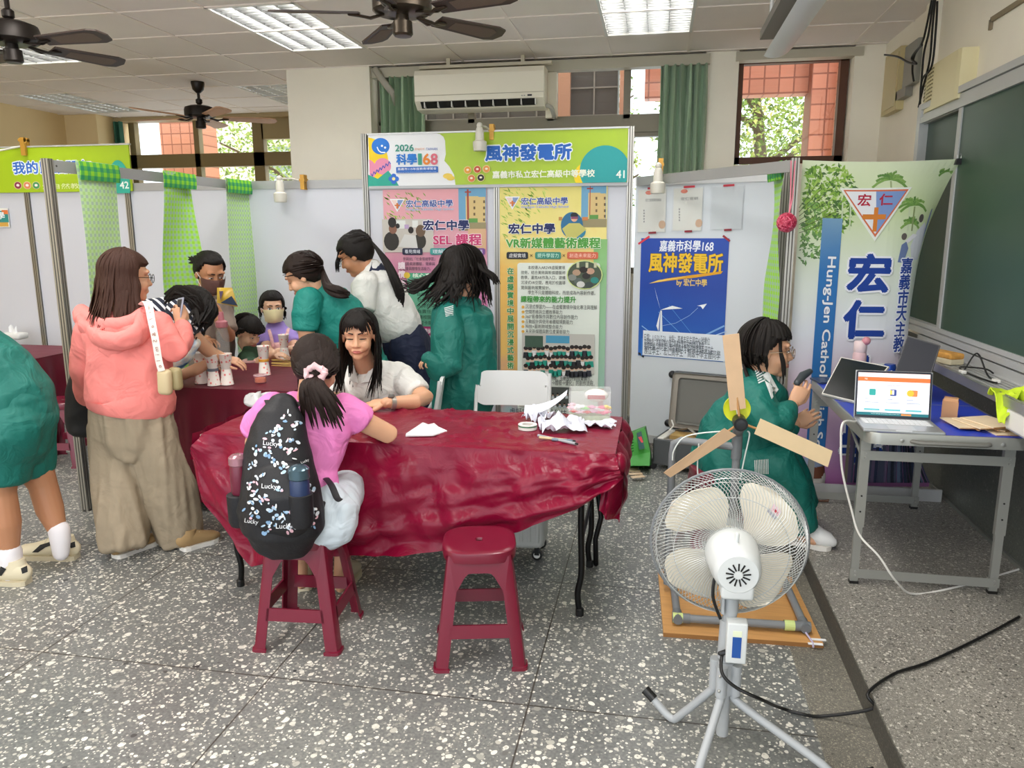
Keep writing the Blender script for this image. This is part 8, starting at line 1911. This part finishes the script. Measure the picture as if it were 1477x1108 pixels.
# ---------- masked woman and the person bending forward
def adults_left():
    t=person('woman with tied up black hair and a brown face mask, looking down',V(-3.3,4.85,0));M_tp=mat('taupe_top','8a7a70',.8)
    H=headm(at(303,394,4.75),-PI/2-.6,math.radians(-22),0,1.12);b=MB();add_head(b,H,at(300,428,4.85),.05)
    P,R_=rows([(300,426,4.85,14),(301,438,4.85,30),(303,480,4.87,32),(300,540,4.9,30),(300,580,4.9,34)],.7);b.loft(P,R_,None,16,side=V(.6,.8,0));limb(b,[(318,445,4.72,11),(330,485,4.62,9.5),(316,462,4.45,7)],1);limb(b,[(278,450,4.95,11),(275,500,4.9,9),(298,490,4.7,7)],1);hp=at(300,570,4.9);legs_down(b,hp,XA,.08)
    hd=MB();add_hand(hd,at(316,462,4.45),V(-.2,-.3,.6),V(.6,-.7,0),.8,1,.95);add_hand(hd,at(298,490,4.7),V(.6,-.4,0),V(0,0,1),.6,-1,.95);fe=MB();add_face(fe,H,.3,mouth=False);figure(t,b,hd,fe,M_skin2)
    g=MB();P,R_=rows([(300,424,4.85,17),(301,436,4.85,33),(303,480,4.87,35),(300,560,4.9,36)],.75);g.loft(P,R_,None,18,side=V(.6,.8,0));limb(g,[(318,444,4.72,14),(329,478,4.64,13)],.95,caps='flat');limb(g,[(279,450,4.95,14),(274,490,4.92,13)],.95,caps='flat');garment('top',g,M_tp,t,.008,3,.008,(9,9,6),6)
    g=MB()
    for s in (-1,1): h=hp+XA*.08*s;g.loft([h+V(0,0,.05),V(h.x,h.y,.4),V(h.x,h.y,.06)],[.11,.085,.07],None,16,caps='flat');sneaker(t,V(h.x-.05,h.y,0),V(h.x+.18,h.y,0),M_shoew,M_sole)
    garment('trousers',g,M_navy,t,.012,2,.006);mask(H,mat('mask_brown','5c3c36',.7),t)
    r=random.Random(13);m=MB();hair_cap(m,H,line_full(.085,.0,-.08),M_hair,1.06);tie=H @ V(.0,-.112,.045)
    for k in range(60): p=H @ on_skull(r.uniform(PI*.95,2.05*PI),r.uniform(.3,1.5),1.06);c=H @ CC;q=c+((p.lerp(tie,.55))-c).normalized()*.12;lock(m,[p,q,tie],.013,M_hair,.4)
    for k in range(12): lock(m,[H @ V(0,-.07,.09),at(286+r.uniform(-2,3),376+r.uniform(-4,4),4.72),at(276+r.uniform(-5,3),374+r.uniform(-5,8),4.72)],.018,M_hair,.6)
    m.build('hair',None,t,True,60)
    # bending person in stripes
    t=person('person in a navy and white striped top bending low over the paper cups',V(-3.0,4.0,0))
    M_str=mat('navy_white_stripe','1c2236',.75);nt=M_str.node_tree;bb_=nt.nodes['Principled BSDF'];tc=nt.nodes.new('ShaderNodeTexCoord');wv=nt.nodes.new('ShaderNodeTexWave');wv.bands_direction='DIAGONAL';wv.inputs['Scale'].default_value=11;wv.inputs['Distortion'].default_value=.6;cr_=nt.nodes.new('ShaderNodeValToRGB');cr_.color_ramp.interpolation='CONSTANT';cr_.color_ramp.elements[0].color=(*rgb('1c2236'),1);cr_.color_ramp.elements[1].position=.68;cr_.color_ramp.elements[1].color=(*rgb('e6e6ea'),1)
    nt.links.new(tc.outputs['Object'],wv.inputs['Vector']);nt.links.new(wv.outputs['Fac'],cr_.inputs[0]);nt.links.new(cr_.outputs[0],bb_.inputs['Base Color'])
    H=headm(at(277,450,4.0),-PI/2+.1,math.radians(-52),0,1.1);b=MB();add_head(b,H,at(250,448,4.02),.05);P,R_=rows([(250,446,4.02,18),(240,455,4.02,34),(222,490,4.0,36),(205,530,3.98,36),(200,570,3.98,40)],.8);b.loft(P,R_,None,18,side=V(.2,1,0))
    limb(b,[(262,455,3.88,13),(280,487,3.86,11.5),(303,508,3.95,9.5),(322,517,4.02,7.5)],1);limb(b,[(232,470,4.12,13),(252,545,3.95,12),(285,532,3.98,9),(296,526,4.0,7.5)],1);hp=at(200,575,3.98);legs_down(b,hp,V(.2,1,0),.09)
    hd=MB();add_hand(hd,at(322,517,4.02),V(.9,.15,-.15),V(.1,-.3,.9),.45,1,.95);add_hand(hd,at(296,526,4.0),V(.9,.1,.1),V(0,-.4,.9),.5,-1,.95);figure(t,b,hd,None,M_skin)
    g=MB();P,R_=rows([(252,442,4.02,20),(240,452,4.02,38),(222,488,4.0,41),(206,530,3.98,40),(201,560,3.98,42)],.85);g.loft(P,R_,None,22,side=V(.2,1,0));limb(g,[(258,450,3.88,18),(272,472,3.86,17),(280,484,3.86,15)],.95,caps='flat');limb(g,[(232,470,4.14,18),(242,510,4.05,16)],.95,caps='flat');garment('striped_top',g,M_str,t,.008,3,.006,(8,8,6),1)
    g=MB()
    for s in (-1,1): h=hp+V(.2,1,0)*.09*s;g.loft([h+V(0,0,.06),V(h.x,h.y,.4),V(h.x,h.y,.06)],[.12,.09,.075],None,16,caps='flat');sneaker(t,V(h.x-.05,h.y,0),V(h.x+.18,h.y,0),M_shoew,M_sole)
    garment('trousers',g,M_navy,t,.012,2,.006)
    r=random.Random(14);m=MB();hair_cap(m,H,line_full(.05,-.06,-.11),M_hair,1.12)
    for k in range(110):
        a=H @ on_skull(r.uniform(0,2*PI),r.uniform(.1,1.7),1.1);e=at(282+r.uniform(-16,8),470+r.uniform(-8,22),3.9+r.uniform(-.12,.1));c=H @ CC;q=a.lerp(e,.5);dq=q-c;q=c+dq.normalized()*max(dq.length,.13);lock(m,[a,q,e],.014,M_hair,.45)
    for k in range(40): a=at(240+r.uniform(-4,14),430+r.uniform(-6,10),3.9);lock(m,[a,at(262+r.uniform(-6,6),418+r.uniform(-4,12),3.88),at(285+r.uniform(-8,6),440+r.uniform(-10,10),3.88),at(288+r.uniform(-12,6),478+r.uniform(-12,10),3.9)],.015,M_hair,.5)
    m.build('hair',None,t,True,60)
adults_left()
M_flor=bpy.data.materials.new('blue_floral');M_flor.use_nodes=True;nt=M_flor.node_tree;_b=nt.nodes['Principled BSDF'];_tc=nt.nodes.new('ShaderNodeTexCoord');_n=nt.nodes.new('ShaderNodeTexNoise');_n.inputs['Scale'].default_value=22;nt.links.new(_tc.outputs['Object'],_n.inputs['Vector']);_r=nt.nodes.new('ShaderNodeValToRGB');_e=_r.color_ramp.elements;_e[0].position=.38;_e[0].color=(*rgb('4a7fae'),1);_e[1].position=.5;_e[1].color=(*rgb('b9cfe0'),1);_q=_e.new(.64);_q.color=(*rgb('e8e6d8'),1);nt.links.new(_n.outputs[0],_r.inputs[0]);nt.links.new(_r.outputs[0],_b.inputs['Base Color'])
t=thing('shoulder_bag','pale blue patterned bag tucked under the arm of the bending person','bag',at(262,512,3.84));g=MB();limb(g,[(282,492,3.84,8),(266,508,3.82,14),(242,530,3.82,15),(228,540,3.84,10)],.6);garment('bag_body',g,M_flor,t,.007,2,.008,(10,10,10),3)
m=MB();m.loft([at(282,492,3.84),at(270,470,3.82),at(255,450,3.86)],[(.01,.003)]*3,M_flor,8);m.build('strap',None,t,True)
c=at(322,500,4.38);t=thing('drink_bottle','clear plastic bottle with a pink lid held by the masked woman','bottle',c);T_=Matrix.Translation(c);rad=wm(9,c);e1=at(315,472,4.38).z-c.z;e2=at(316,450,4.38).z-c.z;e0=at(322,530,4.38).z-c.z
m=MB();m.lathe([(rad*.9,e0),(rad,e0+.01),(rad,e1*.6),(rad*.8,e1)],M_clear,20,T_,False);m.build('flask',None,t,True);m=MB();m.lathe([(rad*.9,e1),(rad*.95,e1+.008),(rad*.95,e1+.035),(rad*.5,e1+.045),(rad*.4,e2)],mat('lid_rose','c47a84',.4),20,T_);m.build('lid',None,t,True);m=MB();m.lathe([(rad*1.01,e0+.01),(rad*1.01,e0+.06)],M_cup,20,T_,False);m.build('label',None,t)
t=thing('snack_bag','yellow snack bag with a dark blue corner held up by the masked woman','bag',at(328,425,4.6));M_y=mat('snack_yellow','c9a53a',.3)
def _sn(u,v,s): p=at(313+22*u+8*v*u,415+22*v+6*u*v,4.6);b_=.03*math.sin(u*PI)*math.sin(v*PI)*s;return p+V(0,b_,0)
m=MB();m.grid(lambda u,v: _sn(u,v,-1),10,10,M_y);m.grid(lambda u,v: _sn(1-u,v,1),10,10,M_y);m.build('packet',None,t,True)
m=MB();m.poly([at(318,437,4.565),at(343,441,4.575),at(334,427,4.56)],flatm('2f3f5a'));m.poly([at(316,420,4.57),at(322,420,4.565),at(318,434,4.565)],flatm('5a4a6a'));m.build('printed_patch',None,t)

# ---------- girl in green jacket seated at the right, reading the laptop
def girl_right():
    t=person('girl in a green jacket and glasses seated at the right, holding a dark device',V(.5,3.75,0))
    H=headm(at(1106,505,3.74),-PI/2-.05,math.radians(-4),0,1.12);b=MB();add_head(b,H,at(1092,556,3.76),.05)
    sd=V(.15,1,0);P,R_=rows([(1094,556,3.76,24),(1094,572,3.78,31),(1086,610,3.8,35),(1070,650,3.8,38),(1062,672,3.8,44)],1.0);b.loft(P,R_,None,18,side=V(1,0,0))
    limb(b,[(1087,573,3.63,16),(1112,618,3.52,14),(1128,606,3.55,13),(1143,584,3.62,9)],1);limb(b,[(1096,575,3.95,16),(1120,625,3.95,13),(1146,612,3.9,9)],1)
    lg=((1070,664,3.72,1128,668,3.66,1140,700,3.66,1158,760,3.7),(1080,664,3.92,1136,664,3.95,1146,690,3.97,1160,722,4.02))
    for q in lg: b.loft([at(*q[:3]),at(*q[3:6]),at(*q[6:9]),V(at(*q[9:]).x,at(*q[9:]).y,PZ+.09)],[.085,.065,.052,.036],None,14);a=V(at(*q[9:]).x,at(*q[9:]).y,PZ+.05);b.loft([a,a+V(.05,-.01,-.012)],[.026,.022],None,12)
    hd=MB();add_hand(hd,at(1143,584,3.62),V(.45,.15,.85),V(.1,-1,.1),.62,1,.98,.1,.7);add_hand(hd,at(1146,612,3.9),V(.75,.05,.55),V(-.2,-.9,.3),.55,1,.95)
    fe=MB();add_face(fe,H,.55);figure(t,b,hd,fe,M_skin,.005)
    g=MB();P,R_=rows([(1094,548,3.76,26),(1094,562,3.77,38),(1088,600,3.8,48),(1066,645,3.8,50),(1056,672,3.8,52)],1.0);g.loft(P,R_,None,22,side=V(1,0,0))
    limb(g,[(1086,568,3.62,25),(1100,600,3.55,25),(1114,618,3.51,22),(1126,608,3.54,19),(1136,594,3.58,15),(1139,589,3.6,12)],.95);limb(g,[(1096,574,3.95,22),(1118,620,3.95,19),(1138,618,3.91,13)],.95)
    limb(g,[(1052,600,3.82,30),(1040,640,3.84,36),(1030,668,3.86,34)],.9)
    jk=garment('jacket',g,M_jade,t,.008,3,.012,(7,7,6),8)
    bm=bmesh.new();bm.from_mesh(jk.data);tr=BVHTree.FromBMesh(bm);m=MB()
    def deco(p,c,off=.004,sub=4): decal(tr,p,c,m,off,sub)
    deco([(1100,541),(1108,535),(1123,562),(1113,576)],'dfe4e2',.006)
    for k in range(6): deco([(1089+k*.9,535+k*3.3),(1098+k*1.4,528+k*3.6),(1099+k*1.4,529.8+k*3.6),(1089.6+k*.9,536.8+k*3.3)],'dfe4e2')
    m.build('shoulder_panel',None,jk)
    m=MB();P,R_=rows([(1094,540,3.755,24),(1092,550,3.76,30),(1090,556,3.765,32)],1.0);m.loft(P,R_,M_jade,22,side=V(1,0,0),caps=None);m.build('collar',None,jk,True)
    g=MB();P,R_=rows([(1064,652,3.8,48),(1062,682,3.8,50)],1);g.loft(P,R_,None,20,side=V(1,0,0))
    for q in lg: e=V(at(*q[9:]).x,at(*q[9:]).y,PZ+.1);g.loft([at(*q[:3]),at(*q[3:6])+V(0,0,-.01),at(*q[6:9]),e],[.11,.092,.078,.068],None,18,caps='flat')
    tr_=garment('trousers',g,M_jade,t,.009,3,.01,(8,8,4),3)
    bm=bmesh.new();bm.from_mesh(tr_.data);tr=BVHTree.FromBMesh(bm);m=MB()
    for k in range(9): deco([(1088+k*2.4,664-k*.2),(1089+k*2.4,664-k*.2),(1090+k*2.3,684),(1089+k*2.3,684)],'dfe4e2',.004,2)
    m.build('knee_stripes',None,tr_)
    sneaker(t,V(.685,3.76,PZ),V(.875,3.69,PZ),M_shoew,M_sole,'shoe',.055,.13);sneaker(t,V(.66,4.07,PZ),V(.84,4.02,PZ),M_shoew,M_sole,'shoe',.052,.12)
    r=random.Random(17);m=MB();hair_cap(m,H,line_full(.055,-.0,-.1),M_hair,1.07)
    for k in range(70):
        az=r.uniform(PI*.98,PI*2.02);hang(m,H,az,r.uniform(.05,.11),M_hair,r,.0105,V(0,.0,.13),V(.15,-.1,0),.002,.25,1.8,curl=.05,grow=1.09,wig=.006)
    for k in range(34): az=r.uniform(.15,PI-.15);hang(m,H,az,r.uniform(.0,.012),M_hair,r,.0075,V(0,.02,.128),V(0,0,0),.0,.3,1.16+r.uniform(-.08,.1),grow=1.06,wig=.003)
    for s in (-1,1):
        for k in range(7): p=H @ V(s*.074,.045,.02);lock(m,[H @ V(s*.03,.04,.12),p,p+V(.012+.01*r.random(),-.005*s,-.07),p+V(.02+.015*r.random(),0,-.13-.04*r.random())],.0075,M_hair,.5)
    for k in range(16): a=H @ V(r.uniform(-.05,.05),-.09,-.06);lock(m,[a,a+V(.02,-.05,-.06),a+V(.08,-.07,-.14),a+V(.12,-.06,-.22-.05*r.random())],.009,M_hair,.5)
    m.build('hair',None,t,True,60)
    m=MB();M_gold=mat('glasses_gold','b9a48a',.25,metal=.8)
    for s in (-1,1): m.tube([H @ V(.034*s+.024*math.cos(a),.106,.0+.02*math.sin(a)) for a in [2*PI*k/20 for k in range(20)]],.0017,M_gold,6,True);m.tube([H @ V(s*.058,.102,.006),H @ V(s*.088,.04,.007),H @ V(s*.086,-.005,.0)],.0017,M_gold,5)
    m.tube([H @ V(-.01,.108,.004),H @ V(.01,.108,.004)],.0016,M_gold,5);tag(m.build('glasses'),'thin gold rimmed glasses on the seated girl at the right','glasses')
    g=MB();c=at(1158,542,3.68);g.loft([at(1150,552,3.64),c,at(1168,536,3.7)],[.016,.02,.014],mat('device_dark','3c4246',.4),12);tag(g.build('handheld_device',None,None,True),'dark rounded handheld device in the raised hand of the seated girl','device')
girl_right()
c=copy_tree(st);c.location=(.34,3.8,0);c.rotation_euler=(0,0,.2);c['label']='maroon plastic stool under the seated girl in the green jacket, behind the pedestal fan'
t=thing('cloth_bag','white cloth bag with a brown band on the podium behind the seated girl','bag',atz(1168,705,PZ));q=atz(1168,705,PZ)
g=MB();P=[V(q.x,q.y,PZ+.02),V(q.x,q.y,PZ+.09),V(q.x+.01,q.y,PZ+.2)];g.loft(P,[(.075,.05),(.08,.05),(.05,.03)],None,18,side=XA);garment('bag_body',g,mat('canvas_white','d3cfc6',.8),t,.008,2,.006)
m=MB();m.loft([V(q.x,q.y,PZ+.08),V(q.x,q.y,PZ+.15)],[(.082,.054),(.072,.046)],mat('bag_brown','6e3f2a',.6),18,side=XA,caps=None);m.loft([V(q.x,q.y,PZ+.15),V(q.x+.01,q.y,PZ+.19)],[(.072,.047),(.058,.036)],mat('bag_bluegrey','8796b0',.6),18,side=XA,caps=None);m.build('band',None,t,True)
m=MB();m.tube([atz(1175,722,PZ+.008),atz(1195,723,PZ+.006)],.005,mat('stick_brown','7a5540',.6),6);m.tube([atz(1176,715,PZ+.018),atz(1196,721,PZ+.008)],.004,mat('stick_brown','7a5540',.6),6);tag(m.build('sticks'),'thin brown sticks lying on the podium beside the white shoe','sticks')
m=MB();Mq=frame(at(1187,543,4.15)-V(0,0,.0),V(.95,-.3,0),V(.3,.95,0));Mq=Matrix.Translation(V(at(1190,548,4.3).x,4.33,tz)) @ rotz(.2)
m.rbox((-.05,-.07,0),(.06,.07,.012),.004,mat('phone_blue','3a4660',.3),Mq);tag(m.build('device_box'),'flat dark blue device lying at the far left corner of the blue table','device')
